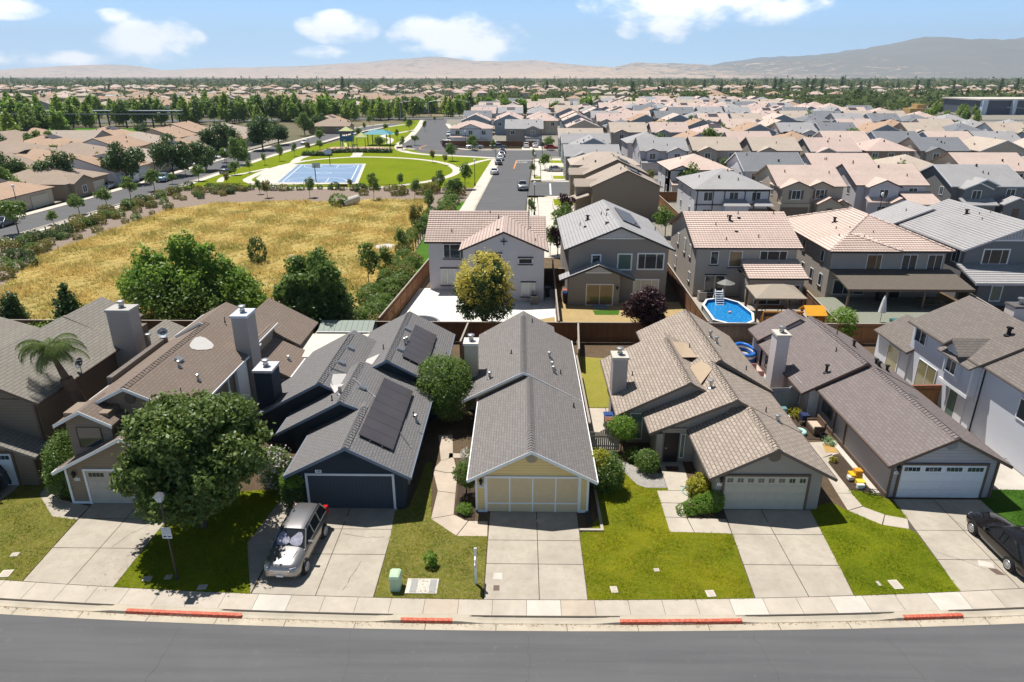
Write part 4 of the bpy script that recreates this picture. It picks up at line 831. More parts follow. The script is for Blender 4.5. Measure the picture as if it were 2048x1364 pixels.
# dormer
DG=shingle('shingle_dormer',(0.17,0.12,0.11),(0.13,0.09,0.08),patch=0.1)
rf.prism([(28.3,41.1,5.05),(28.3,42.15,5.9),(28.3,43.2,5.05),(28.3,43.2,4.95),(28.3,42.15,5.78),(28.3,41.1,4.95)][::-1],(2.6,0,0)) 
wl.prism([(28.75,41.4,3.2),(28.75,43.0,3.2),(28.75,43.0,5.1),(28.75,42.15,5.75),(28.75,41.4,5.1)],(1.2,0,0))
# low rear wing
gableY(rf,wl,fa,((28.9,2.65),(31.3,3.95),(34,2.65)),47.7,52.7,0.25,wl=0.4)
rf=rf.build('roof',SHR,H); wl.build('wall',WST,H); fa.build('fascia',TAF,H)
window(H,(28.73,42.2,4.15),(0,-1,0),(-1,0,0),1.0,1.35,WHITE,2,0.06)
window(H,(29.38,47.2,4.2),(0,-1,0),(-1,0,0),1.3,1.1,WHITE,2,0.06); window(H,(29.38,45.6,1.5),(0,-1,0),(-1,0,0),2.2,2.1,WHITE,2,0.06,glass('amber_glass',(0.16,0.14,0.07),0.1))
window(H,(29.38,42.2,1.15),(0,-1,0),(-1,0,0),0.9,1.9,WHITE,1,0.07,GLASSG); window(H,(29.63,35.6,3.6),(0,-1,0),(-1,0,0),2.3,1.2,WHITE,2,0.07)
window(H,(29.28,50.0,1.2),(0,-1,0),(-1,0,0),1.6,1.8,WHITE,1,0.06,glass('amber_glass',(0.16,0.14,0.07),0.1))
k=MB(); k.box(28.88,28.96,40.3,43.45,2.4,2.62); k.build('trim_board',WHITE,H); k=MB(); k.box(29.55,29.66,40.2,40.34,0,4.8); k.build('trim_board',WHITE,H); k=MB(); k.box(28.9,28.97,40.34,40.42,2.6,4.6); k.build('trim_board',WHITE,H)
m=MB(); m.box(29.33,29.39,40.9,41.7,0,2.05); m.build('door',plain('white_panel_door',(0.6,0.6,0.63)),H)
chimney(H,34.3,35.6,45.4,46.4,4,6.9,CHW,plain('cap_dark',(0.12,0.11,0.11))); pipevent(rf,31.6,41.8,6.3,0.45,0.12,mat=BLACK); pipevent(rf,31.6,41.8,6.3,0.45,0.12,mat=BLACK)
m=MB(); m.path([(29.5,36.0,0.2),(29.3,36.0,0.35),(29.3,36.4,0.35),(29.55,36.4,0.3)],0.03); m.build('gas_pipe',METAL,H)
sheet('side_path',[[(26.7,33.5),(29.6,33.5),(29.6,41.5),(26.9,44)]],0.013,concrete('side_path_concrete',(0.50,0.46,0.41),0.2))
sheet('side_patio',[[(25.9,47.0),(29.0,47.0),(29.0,55.8),(25.9,55.8)]],0.013,CONC)
# ===== fences =====
WF1=woodfence('fence_red_brown',(0.15,0.072,0.036),(0.22,0.115,0.06)); WF2=woodfence('fence_weathered',(0.20,0.15,0.11),(0.30,0.235,0.175)); WF3=woodfence('fence_orange',(0.26,0.12,0.05),(0.34,0.17,0.075)); CAPW=plain('fence_cap_grey',(0.33,0.29,0.25),0.8); WFG=woodfence('fence_pale_grey',(0.38,0.37,0.38),(0.48,0.47,0.48))
def fence(label,pts,h=1.85,mat=WF1,cap=CAPW,post=2.4,posth=0.05,name='wooden_fence',group=None,t=0.03,rail=True):
    p0=Vector((*pts[0],0)); t_=thing(name,label,'fence',tuple(p0),group); b=MB(); c=MB(); ps=MB(); rl=MB()
    for a,e in zip(pts,pts[1:]):
        a=Vector((*a,0)); e=Vector((*e,0)); d=(e-a); Ln=d.length; d.normalize(); n=Vector((-d.y,d.x,0)); z=Vector((0,0,1))
        b.obox(a,d,n,z,(0,Ln),(-t/2,t/2),(0.02,h)); 
        if cap: c.obox(a,d,n,z,(0,Ln),(-0.07,0.07),(h+0.002,h+0.04))
        if rail:
            for zz in (0.35,h-0.35): rl.obox(a,d,n,z,(0,Ln),(-t/2-0.06,-t/2-0.002),(zz-.045,zz+.045)); rl.obox(a,d,n,z,(0,Ln),(t/2+0.002,t/2+0.03),(zz-.06,zz+.03))
        k=max(1,round(Ln/post))
        for i in range(k+1): q_=MB(); q_.obox(a+d*(Ln*i/k),d,n,z,(-0.05,0.05),(-0.055,0.055),(0,h+posth-0.06)); q_.build('post',mat,t_)
    b.build('boards',mat,t_)
    if cap: c.build('top_cap',cap,t_)
    if rail: rl.build('rails',mat,t_)
    return t_
fence('long brown wooden fence behind the front row houses, stretch left of the garden shed',[(-60,56.2),(-12.9,56.2)])
fence('long brown wooden fence behind the front row houses, stretch behind the yellow house',[(-12.8,56.2),(3.3,56.2)])
fence('long brown wooden fence behind the front row houses, stretch beside the purple leaved tree',[(3.4,56.2),(16.4,56.2)])
fence('long brown wooden fence behind the front row houses, stretch before the round pool',[(16.5,56.2),(27.5,56.2)],mat=WF2)
fence('long brown wooden fence behind the front row houses, stretch before the timber deck',[(27.6,56.2),(43.2,56.2)],mat=WF3,cap=CAPW)
fence('weathered side fence between the blue and yellow house back yards',[(-4.6,56),(-4.9,51.5)],mat=WF2)
fence('weathered side fence at the right corner behind the yellow house',[(5.0,56),(4.6,50)],mat=WF2)
fence('thin dark side fence along the right of the yellow house',[(4.35,49),(4.35,38)],h=1.7,mat=WF2,rail=False)
fence('brown side fence between the brown and blue house yards',[(-17.2,56),(-16.9,47)],mat=WF1)
fence('short orange brown gate fence beside the white two storey house',[(27.3,43.6),(29.5,43.7)],mat=WF3,cap=plain('red_cap',(0.32,0.12,0.08)),h=1.8)
fence('pale grey lavender fence between the tan and purple roofed houses',[(16.4,43.0),(18.7,43.2)],mat=WFG,cap=None,h=1.8)
fence('pale grey lavender fence panel right beside the white chimney',[(18.8,43.3),(19.5,43.3)],mat=WFG,cap=None,h=1.85)
# garden gate between yellow and tan houses
t=thing('garden_gate','weathered grey picket gate with arched top between the yellow and tan houses','gate',(5.2,37.5,0)); GG=plain('gate_grey',(0.30,0.27,0.24),0.8,var=.15)
for i in range(15):
    x=4.35+i*0.125; hh_=1.25+0.35*math.sin(math.pi*max(0,(i-3))/11) if i>3 else 1.35
    m=MB(); m.box(x,x+0.1,37.48,37.52,0.08,hh_); m.build('picket',GG,t)
m=MB(); m.box(4.3,6.2,37.52,37.57,0.3,0.4); m.box(4.3,6.2,37.52,37.57,0.95,1.05); m.build('rails',GG,t)
m=MB(); m.box(4.5,5.9,37.2,37.32,0.05,0.13); m.box(5.0,5.08,37.2,37.3,0.1,0.45); m.build('white_pipe',WHITE,t)
t=thing('picket_gate','low white picket gate in the shade behind the round clipped shrubs','gate',(-4.5,41.5,0)); 
for i in range(9): m=MB(); m.box(-5.3+i*0.16,-5.22+i*0.16,41.5,41.53,0.1,1.1); m.build('picket',plain('picket_grey',(0.45,0.43,0.4)),t)
m=MB(); m.box(-5.4,-3.9,41.53,41.56,0.85,0.93); m.build('rail',plain('picket_grey',(0.45,0.43,0.4)),t)
# yards
YDRY=grass('yard_dry',(0.55,0.40,0.19),(0.68,0.50,0.25),(0.36,0.32,0.10),0.5,0.5); YMIX=grass('yard_mixed',(0.32,0.36,0.04),(0.48,0.42,0.09),(0.52,0.36,0.15),0.35,0.7)
sheet('back_lawn',[[(4.4,43.5),(9.7,43.5),(9.7,52.0),(4.6,53.0)]],0.012,YMIX)
sheet('back_patio',[[(4.4,37.7),(6.0,37.7),(6.0,43.4),(4.4,43.4)],[(6.05,41),(7,41),(7,43.4),(6.05,43.4)]],0.013,CONB)
sheet('toy_patio',[[(16.95,44.0),(19.3,44.0),(19.3,55.9),(16.95,55.9)]],0.013,concrete('pink_patio',(0.56,0.43,0.38),0.2))
# ---------------- second row: big two storey houses seen from behind ----------------
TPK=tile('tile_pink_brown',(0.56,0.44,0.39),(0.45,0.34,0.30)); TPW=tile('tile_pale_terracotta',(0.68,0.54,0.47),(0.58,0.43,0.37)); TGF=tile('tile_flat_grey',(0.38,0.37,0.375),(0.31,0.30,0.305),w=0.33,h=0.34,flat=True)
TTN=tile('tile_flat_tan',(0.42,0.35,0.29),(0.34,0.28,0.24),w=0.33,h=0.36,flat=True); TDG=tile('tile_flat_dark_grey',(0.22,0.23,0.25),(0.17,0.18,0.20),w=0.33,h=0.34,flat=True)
S_LAV=stucco('stucco_pale_lavender',(0.56,0.54,0.58)); S_GRY=stucco('stucco_warm_grey',(0.28,0.255,0.235)); S_TAN=stucco('stucco_tan',(0.38,0.345,0.31)); S_BEI=stucco('stucco_beige',(0.46,0.40,0.33)); S_DGR=stucco('stucco_dark_grey',(0.20,0.20,0.205)); S_BRN=stucco('stucco_brown',(0.27,0.215,0.165)); S_WHT=stucco('stucco_white',(0.66,0.66,0.70)); S_BLG=stucco('stucco_blue_grey',(0.25,0.29,0.34))
PALEG=plain('pale_gable_board',(0.50,0.49,0.52),0.6)
X_=(1,0,0); SN=(0,-1,0); WN=(-1,0,0); YA=(0,1,0)
def vents(rf,pts):
    for x,y,z in pts: pipevent(rf,x,y,z,0.35,0.05,False,BLACK)
# A
H=thing('pink_tiled_house','white lavender two storey house with pink brown tile roof behind the yellow flowering tree','house',(-3.7,76,0))
rf,wl,fa=MB(),MB(),MB()
gableX(rf,wl,fa,((71.3,5.45),(77.0,7.75),(82.6,5.45)),-10.3,0.8,0.35,wf=0.5)
gableX(rf,wl,fa,((71.3,5.3),(76.3,7.3),(81,5.3)),0.5,2.7,0.3,wf=0.5)
gableY(rf,wl,fa,((-6.3,5.5),(-1.75,7.45),(2.75,5.5)),67.3,76,0.4)
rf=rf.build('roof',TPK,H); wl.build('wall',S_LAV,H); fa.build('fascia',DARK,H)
for c,w,h,sp in (((-7.1,71.79,4.35),2.4,1.45,[.27,.73]),((-7.2,71.79,1.5),2.9,1.7,[.22,.5,.78]),((-3.3,67.69,4.3),2.5,1.5,[.25,.75]),((-3.0,67.69,1.5),2.3,1.6,[.5]),((0.75,67.69,1.35),1.3,1.35,[.5])): window(H,c,X_,SN,w,h,WHITE,split=sp,sill=DARK,lintel=DARK,blind=True,glassm=GLASS if c[2]>3 else BLIND)
window(H,(0.45,67.69,4.35),X_,SN,1.3,0.45,WHITE,1,sill=DARK,lintel=DARK)
courses(rf,[(-10.3,71.3,5.45),(-6.0,71.3,5.45),(0.8,77,7.75),(-10.3,77,7.75)],TPK,16) if False else None
courses(rf,[(-10.3,71.25,5.45),(0.8,71.25,5.45),(0.8,76.95,7.75),(-10.3,76.95,7.75)],TPK,15); courses(rf,[(0.8,71.25,5.3),(2.7,71.25,5.3),(2.7,76.2,7.3),(0.8,76.2,7.3)],TPK,13)
m=MB(); m.box(-2.1,-1.4,67.6,67.68,6.35,6.43); m.box(-1.79,-1.71,67.6,67.68,6.0,6.75); m.build('cross_ornament',DARK,H)
vents(rf,[(-7.5,73,6.15),(-2.5,75.5,7.25),(-3.5,76.5,7.5),(1.0,74,6.2),(1.5,69.5,5.95)]); m=MB(); m.lathe([(0.17,-.05),(0.17,.15),(0.05,.2)],(-2.4,69.3,7.15),10); m.build('roof_vent',BLACK,rf)
t=thing('air_conditioner','beige outdoor air conditioner beside the white house back wall','air conditioner',(1.35,66.9,0)); m=MB(); m.box(1.0,1.75,66.55,67.3,0.05,0.95); m.build('case',plain('ac_beige',(0.42,0.40,0.35)),t); m=MB(); m.lathe([(0.3,0.951),(0.3,0.97),(0.05,0.99)],(1.37,66.92,0),16); m.build('fan_grille',BLACK,t); m=MB(); [m.box(1.04+i*.08,1.08+i*.08,66.53,66.55,0.12,0.9) for i in range(9)]; m.build('grille',BLACK,t)
# B
H=thing('grey_tiled_house','grey stucco two storey house with pale grey tile roof and small gabled back room','house',(10,76,0))
rf,wl,fa,gb=MB(),MB(),MB(),MB()
gableY(rf,wl,fa,((4.35,5.6),(9.95,7.95),(15.5,5.6)),67.4,83.5,0.55)
gableY(rf,wl,fa,((3.9,2.75),(7.8,4.35),(11.4,2.85)),66.3,68.2,0.3,wl=0.9,wr=1.4)
rf=rf.build('roof',TGF,H); wl.build('wall',S_GRY,H); fa.build('fascia',plain('near_black_trim',(0.03,0.035,0.037)),H)
m=MB(); m.prism([(7.3,67.86,6.75),(12.6,67.86,6.75),(9.95,67.86,7.78)],(0,0.06,0)); m.build('gable_panel',PALEG,H); m=MB(); m.box(7.2,12.7,67.83,67.9,6.62,6.73); m.build('gable_trim',WHITE,H)
m=MB(); m.prism([(6.6,66.53,3.55),(9.0,66.53,3.55),(7.8,66.53,4.15)],(0,0.05,0)); m.build('gable_panel',PALEG,H); m=MB(); m.box(6.5,9.1,66.5,66.6,3.42,3.53); m.build('gable_trim',WHITE,H)
window(H,(7.65,67.94,4.45),X_,SN,0.75,0.9,WHITE,1,0.14); window(H,(10.55,67.94,4.25),X_,SN,1.25,1.5,WHITE,1,0.14,GLASSG); window(H,(13.2,67.94,4.3),X_,SN,2.5,1.5,WHITE,split=[.27,.73],t=0.14); window(H,(12.9,67.94,1.55),X_,SN,2.4,1.55,WHITE,split=[.27,.73],t=0.14,glassm=BLIND)
window(H,(8.0,66.59,1.15),X_,SN,2.6,2.1,WHITE,2,0.1,glass('reflect_brown',(0.10,0.07,0.04),0.06),name='patio_door'); wall_lamp(H,9.75,66.58,1.9); m=MB(); m.box(7.3,8.7,65.4,66.3,0.0,0.16); m.build('step',plain('blue_step',(0.2,0.25,0.3)),H)
courses(rf,[(4.35,83.5,5.6),(4.35,67.4,5.6),(9.95,67.4,7.95),(9.95,83.5,7.95)],TGF,15,.035); zb=lambda x:zat(((4.35,5.6),(9.95,7.95),(15.5,5.6)),x); vents(rf,[(6.5,75,zb(6.5)),(8.9,76,zb(8.9)),(9.3,74.5,zb(9.3)),(8.8,70.8,zb(8.8)),(12.2,72.5,zb(12.2)),(15.0,76,zb(15))]); pipevent(rf,7.4,76,zb(7.4),.5,.14,True,BLACK); 
for x,y in ((6.9,73.2),(9.7,76.8),(9.0,71)): m=MB(); m.lathe([(0.17,-.05),(0.17,.15),(0.05,.2)],(x,y,zb(x)),10); m.build('roof_vent',BLACK,rf)
PB=((4.35,5.6),(9.95,7.95),(15.5,5.6)); array(rf,10.7,12.6,71.8,79.6,PB,5,'tilted solar array on the grey tile roof')
# C
H=thing('terracotta_tiled_house','tan two storey house with pale terracotta tile roof behind the octagonal pool','house',(23.5,76,0))
rf,wl,fa=MB(),MB(),MB()
gableX(rf,wl,fa,((69.5,5.35),(76.2,7.9),(82.9,5.35)),17.9,29.1,0.4,wf=0.4)
wl.box(23.2,28.7,67.0,70.0,0,2.9); rf.prism([(22.9,66.5,2.95),(22.9,70.0,4.1),(22.9,70.0,3.96),(22.9,66.5,2.8)],(6.0,0,0)); fa.box(22.9,28.9,66.42,66.5,2.8,2.93); fa.box(22.8,22.89,66.5,70,2.85,3.0)
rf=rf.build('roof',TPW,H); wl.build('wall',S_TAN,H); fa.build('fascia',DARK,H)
window(H,(20.2,69.89,4.2),X_,SN,0.7,1.3,WHITE,1,sill=DARK); window(H,(22.4,69.89,4.1),X_,SN,1.25,1.6,WHITE,1,sill=DARK,glassm=glass('reflect_brown',(0.10,0.07,0.04),0.06)); window(H,(26.3,69.89,4.1),X_,SN,2.7,1.6,WHITE,split=[.27,.73],sill=DARK)
window(H,(20.5,69.89,1.35),X_,SN,2.0,1.8,WHITE,2,sill=DARK,lintel=DARK); window(H,(25.2,66.99,1.15),X_,SN,2.6,2.1,WHITE,2,0.08,name='patio_door'); window(H,(27.8,66.99,1.3),X_,SN,1.0,1.6,WHITE,1)
for y,z,h in ((72.5,4.3,1.2),(75.2,4.3,1.5),(78.6,4.3,1.1),(72,1.6,.9),(79,1.5,1.2)): window(H,(18.29,y,z),(0,-1,0),WN,0.7,h,WHITE,1,sill=DARK,glassm=BLIND)
zc=lambda y:5.35+(y-69.5)*0.38; vents(rf,[(22.6,75,zc(75)),(23.9,75.6,zc(75.6)),(21,73.5,zc(73.5)),(25,71.3,zc(71.3)),(21.5,70.8,zc(70.8)),(27.8,75.6,zc(75.6))]); pipevent(rf,22.7,74.4,zc(74.4),.5,.13,True,BLACK)
for x,y in ((22.9,72.3),(23.8,74.8)): m=MB(); m.lathe([(0.2,-.05),(0.2,.12),(0.05,.17)],(x,y,zc(y)),10); m.build('roof_vent',BLACK,rf)
courses(rf,[(17.9,69.45,5.35),(29.1,69.45,5.35),(29.1,76.15,7.9),(17.9,76.15,7.9)],TPW,18); courses(rf,[(22.9,66.45,2.95),(28.9,66.45,2.95),(28.9,69.9,4.07),(22.9,69.9,4.07)],TPW,9)
# D
H=thing('hip_tiled_house','beige two storey house with terracotta hip roof behind the timber deck','house',(37.7,76,0))
rf,wl,fa,cp=MB(),MB(),MB(),MB()
A,B=hiproof(rf,fa,31.4,44.0,68.4,84.8,5.3,0.40)
A2,B2=hiproof(rf,fa,31.35,38.6,68.1,74.0,5.33,0.42)
wl.box(31.9,43.5,68.9,84.2,0,5.2)
rf=rf.build('roof',TPW,H); wl.build('wall',S_TAN,H); fa.build('fascia',DARK,H)
courses(rf,[(31.4,68.4,5.3),(44.0,68.4,5.3),A,A],TPW,18); courses(rf,[(31.4,84.8,5.3),(31.4,68.4,5.3),A,B],TPW,17,.04); courses(rf,[(31.35,68.1,5.33),(38.6,68.1,5.33),A2,A2],TPW,10,.07)
for a_,b_ in [((31.4,68.4,5.35),A),((44.0,68.4,5.35),A),(A,B),((31.4,84.8,5.35),B),((38.6,68.1,5.4),A2)]: k=MB(); k.tube(a_,b_,.13,.13,6); k.build('ridge_cap',TPW,rf)
for x,w in ((36.3,1.4),(39.9,1.4),(42.5,1.4)): window(H,(x if x!=36.3 else 36.3,68.89,4.05),X_,SN,w,1.5,WHITE,2 if x>37 else 1,sill=DARK,glassm=GLASS if x>37 else glass('reflect_brown',(0.10,0.07,0.04),0.06))
for y,z,h in ((71.0,4.2,1.1),(76,4.2,1.2),(70.6,1.7,1.2),(73,1.7,1.1),(75.5,1.6,1.3),(79.5,4.2,1.0),(80,1.6,1.2)): window(H,(31.89,y,z),(0,-1,0),WN,0.7,h,WHITE,1,sill=DARK)
window(H,(34.2,68.89,1.4),X_,SN,3.2,1.5,WHITE,3); window(H,(38.5,68.89,1.1),X_,SN,2.2,2.0,WHITE,2,name='patio_door'); m=MB(); m.box(36.45,36.53,68.8,68.88,2.9,5.1); m.build('downspout',plain('tan_pipe',(0.4,0.36,0.32)),H)
vents(rf,[(33.5,71.5,6.05),(34.2,74,6.35),(35.1,72.8,6.6),(35.6,70.4,6.15),(37.0,71.5,6.4)]); pipevent(rf,34.9,76.2,6.7,.5,.13,True,BLACK)
t=thing('patio_cover','long dark brown shed roofed patio cover on posts against the hip roofed beige house','patio cover',(38,66,0))
m=MB(); m.prism([(31.9,64.3,2.55),(31.9,68.85,3.35),(31.9,68.85,3.2),(31.9,64.3,2.4)],(12.3,0,0)); r_=m.build('roof_sheet',plain('brown_patio_roof',(0.125,0.105,0.085),0.8,var=.15),t); m=MB(); m.box(31.9,44.2,64.2,64.29,2.3,2.56); m.build('beam',BROWNT,r_)
for x in (32.2,35.9,39.6,43.9): m=MB(); m.box(x-0.09,x+0.09,64.5,64.68,0,2.42); m.build('post',plain('post_grey_brown',(0.16,0.12,0.095)),t)
# E
H=thing('dark_grey_gabled_house','dark grey two storey house with pale grey tile roof and lean-to at the right edge','house',(51.5,76,0))
rf,wl,fa=MB(),MB(),MB()
PE=((45.3,5.3),(51.9,8.0),(58.5,5.3)); gableY(rf,wl,fa,PE,69.0,84.2,0.55)
gableY(rf,wl,fa,((44.6,5.4),(49.0,7.2),(53.4,5.4)),82.0,88.0,0.4)
wl.box(46.3,58,67.0,70,0,2.75); rf.prism([(45.2,65.9,2.7),(45.2,69.6,3.75),(45.2,69.6,3.6),(45.2,65.9,2.55)],(13.5,0,0)); fa.box(45.2,58.7,65.8,65.9,2.5,2.7)
rf=rf.build('roof',TGF,H); wl.build('wall',S_DGR,H); fa.build('fascia',PALEG,H)
courses(rf,[(45.3,84.2,5.3),(45.3,69.0,5.3),(51.9,69.0,8.0),(51.9,84.2,8.0)],TGF,18,.05); courses(rf,[(45.2,65.85,2.7),(58.7,65.85,2.7),(58.7,69.5,3.73),(45.2,69.5,3.73)],TGF,9,.05)
m=MB(); 
for i in range(26): x=47.9+i*0.3; m.box(x,x+0.25,69.49,69.54,6.3,min(zat(PE,x+.12)-.35,8)); 
m.build('gable_boards',PALEG,H); m=MB(); m.box(47.6,56.2,69.47,69.54,6.15,6.3); m.build('gable_trim',WHITE,H)
window(H,(49.0,69.54,4.5),X_,SN,2.5,1.45,WHITE,split=[.27,.73],t=0.13); window(H,(53.2,69.54,4.75),X_,SN,1.4,0.5,WHITE,1,t=0.12); window(H,(48.2,66.99,1.35),X_,SN,0.95,1.5,WHITE,1,t=0.12,glassm=GLASSG); window(H,(52.6,66.99,1.35),X_,SN,0.95,1.5,WHITE,1,t=0.12,glassm=GLASSG); window(H,(55.5,66.99,1.35),X_,SN,1.5,1.5,WHITE,2,t=0.12)
for y,z,h in ((70.9,4.3,1.3),(73.5,1.6,1.2),(78,4.3,1.2),(81,1.6,1.2)): window(H,(45.84,y,z),(0,-1,0),WN,1.2,h,WHITE,2,t=.12)
vents(rf,[(50.9,76.5,7.45),(51.6,75.8,7.7),(47.2,84.5,6.4),(50.2,74.8,7.2),(52.2,77.8,7.7)]); pipevent(rf,50.3,77.8,7.3,.5,.14,True,BLACK)
# yards behind the long fence
PATW=concrete('white_patio',(0.72,0.70,0.67),0.10)
m=MB()
for i in range(6):
    for j in range(6):
        x=-11.9+i*2.6; y=56.8+j*2.6; m.poly([(x+.01,y+.01,.013),(x+2.59,y+.01,.013),(x+2.59,y+2.59,.013),(x+.01,y+2.59,.013)])
struct(m.build('patio',PATW)); sheet('patio_bed',[[(-11.9,56.8),(3.2,56.8),(3.2,72),(-11.9,72)]],0.004,JOINT)
sheet('dry_patch',[[(1.2,57),(3.3,57),(3.3,63),(1.5,62)]],0.02,YDRY); sheet('dry_patch',[[(-12.2,57.0),(-10.6,57.0),(-9.8,59.5),(-11.5,60.5)]],0.02,YDRY)
sheet('dry_back_yard',[[(3.8,56.5),(16.2,56.5),(16.4,67.8),(3.8,67.8)]],0.013,YDRY)
sheet('green_mat',[[(7.3,63.6),(9.6,63.6),(9.9,65.0),(7.2,65.0)]],0.022,LAWD)
sheet('pool_yard',[[(16.6,56.5),(27.3,56.5),(29.3,69.5),(17,69.5)]],0.013,concrete('pool_yard_concrete',(0.40,0.36,0.31),0.4))
fence('tall orange brown wooden fence beside the green verge, left of the white patio',[(-12.6,57.0),(-10.7,79.5)],mat=WF3,h=1.9)
fence('narrow weathered fence between the white house and the grey house',[(3.35,56.6),(3.7,78.0)],mat=WF2)
fence('short dark red fence closing the passage right of the white house',[(2.2,74.0),(3.7,74.0)],mat=WF1); fence('short dark red fence panel left of the grey stucco house',[(3.8,74.0),(4.9,74.0)],mat=WF1)
fence('brown fence between the grey house and the pool yard',[(16.45,56.6),(16.9,80)],mat=WF1)
fence('brown fence between the pool yard and the timber deck',[(27.8,56.6),(30.1,80)],mat=WF1)
fence('weathered fence between the timber deck and the dark grey house',[(43.6,56.6),(44.6,67.0)],mat=WF2)
# deck
DKM=siding('deck_boards',(0.24,0.25,0.20),0.14,True)
t=thing('timber_deck','grey green timber deck with a teal painted front edge under the patio cover','deck',(37,61,0)); m=MB(); m.box(30.2,43.2,59.5,68.3,0.02,0.45); m.build('boards',DKM,t); m=MB(); m.box(31.5,43.2,59.35,59.49,0.05,0.5); m.build('edge',plain('teal_edge',(0.02,0.09,0.085)),t)
# pool
t=thing('above_ground_pool','octagonal above ground pool with bright blue water and white rim','pool',(19.4,61.5,0))
PO=[(17.55,63.1),(18.35,64.85),(19.3,65.2),(20.4,65.2),(21.4,64.0),(21.75,60.6),(21.1,58.4),(20.3,57.7),(18.5,57.75),(17.45,58.7)]
cx=sum(p[0] for p in PO)/len(PO); cy=sum(p[1] for p in PO)/len(PO)
ins=[(cx+(a-cx)*0.90,cy+(b-cy)*0.94) for a,b in PO]
def ring(m,A,B,za,zb):
    n=len(A)
    for i in range(n): m.poly([(A[i][0],A[i][1],za),(A[(i+1)%n][0],A[(i+1)%n][1],za),(B[(i+1)%n][0],B[(i+1)%n][1],zb),(B[i][0],B[i][1],zb)])
PO=PO[::-1]; ins=ins[::-1]; mid=[(cx+(a-cx)*0.97,cy+(b-cy)*0.98) for a,b in PO]
m=MB(); ring(m,mid,mid,0,1.25); m.build('wall',plain('pool_panel_grey',(0.45,0.47,0.46)),t)
for a,b in mid: k=MB(); k.box(a-0.09,a+0.09,b-0.09,b+0.09,0,1.24); k.build('upright',plain('pool_upright',(0.32,0.34,0.34)),t)
m=MB(); ring(m,PO,ins,1.3,1.3); ring(m,PO,PO,1.22,1.3); ring(m,ins,ins,1.22,1.3); m.build('rim',WHITE,t)
LIN=plain('pool_liner',(0.015,0.14,0.34),0.5,var=.15); m=MB(); ring(m,ins[::-1],ins[::-1],0.0,1.27); m.build('liner',LIN,t)
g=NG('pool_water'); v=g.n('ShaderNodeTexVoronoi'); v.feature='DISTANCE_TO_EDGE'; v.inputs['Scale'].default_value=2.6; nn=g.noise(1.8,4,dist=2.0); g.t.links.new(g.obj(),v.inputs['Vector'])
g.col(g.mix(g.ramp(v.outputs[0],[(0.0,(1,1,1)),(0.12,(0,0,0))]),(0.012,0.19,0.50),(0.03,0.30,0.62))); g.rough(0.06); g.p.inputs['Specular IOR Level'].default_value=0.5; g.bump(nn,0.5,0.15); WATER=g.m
m=MB(); m.poly([(a,b,0.98) for a,b in [(cx+(a-cx)*0.995,cy+(b-cy)*0.995) for a,b in ins][::-1]][::-1]); w_=m.build('water',WATER,t)
t=thing('pool_ladder','white A frame ladder standing at the far end of the blue pool','ladder',(19.55,64.6,0))
for s in (-1,1):
    m=MB(); m.path([(19.55+s*.4,64.0,0.9),(19.55+s*.36,64.9,2.3),(19.55+s*.4,65.6,0.1)],0.05); m.build('rail',WHITE,t)
for i in range(7): z=0.95+i*0.19; y=64.0+(z-0.9)/1.4*0.9; m=MB(); m.box(19.15,19.95,y-0.1,y+0.1,z,z+0.05); m.build('step',WHITE,t)
t=thing('pool_toy','tiny orange and white toy floating on the blue pool','toy',(19.8,61.5,0.98)); m=MB(); m.lathe([(0.02,0),(0.14,0.05),(0.14,0.15),(0.03,0.25)],(19.8,61.5,0.97),10); m.build('float',plain('toy_orange',(0.8,0.45,0.3)),t)
# gazebo
t=thing('gazebo','hardtop gazebo with beige hip roof and dark posts right of the pool','gazebo',(24.6,63.6,0))
m=MB(); 
c=[(22.1,61.5,2.45),(26.9,61.5,2.45),(27.2,65.8,2.45),(22.4,65.8,2.45)]; P,Q=(24.1,63.6,3.25),(25.3,63.6,3.25)
m.mesh(c+[P,Q]+[(x,y,2.35) for x,y,z in c],[(0,1,5,4),(1,2,5),(2,3,4,5),(3,0,4),(9,8,7,6),(0,6,7,1),(1,7,8,2),(2,8,9,3),(3,9,6,0)]); m.build('roof',plain('gazebo_beige',(0.33,0.28,0.22),0.6),t)
for x,y in ((22.35,61.7),(26.65,61.7),(26.9,65.6),(22.6,65.6)): m=MB(); m.box(x-0.1,x+0.1,y-0.1,y+0.1,0,2.36); m.build('post',plain('gazebo_post',(0.12,0.075,0.05)),t)
t=thing('air_conditioner','grey outdoor air conditioner between the pool and the tan house','air conditioner',(18.9,68.4,0)); m=MB(); m.box(18.5,19.3,68.0,68.8,0.05,1.0); m.build('case',plain('ac_grey',(0.30,0.29,0.27)),t); m=MB(); m.lathe([(0.3,1.001),(0.3,1.02),(0.05,1.04)],(18.9,68.4,0),16); m.build('fan_grille',BLACK,t)
t=thing('patio_umbrella','small open grey umbrella against the tan house behind the pool ladder','umbrella',(21.4,68.3,0)); m=MB(); m.lathe([(0.95,1.95),(0.5,2.15),(0.02,2.35)],(21.2,68.3,0),10); m.build('canopy',plain('umbrella_grey',(0.20,0.20,0.19)),t); m=MB(); m.tube((21.2,68.3,0),(21.2,68.3,2.3),0.03); m.build('pole',METAL,t)
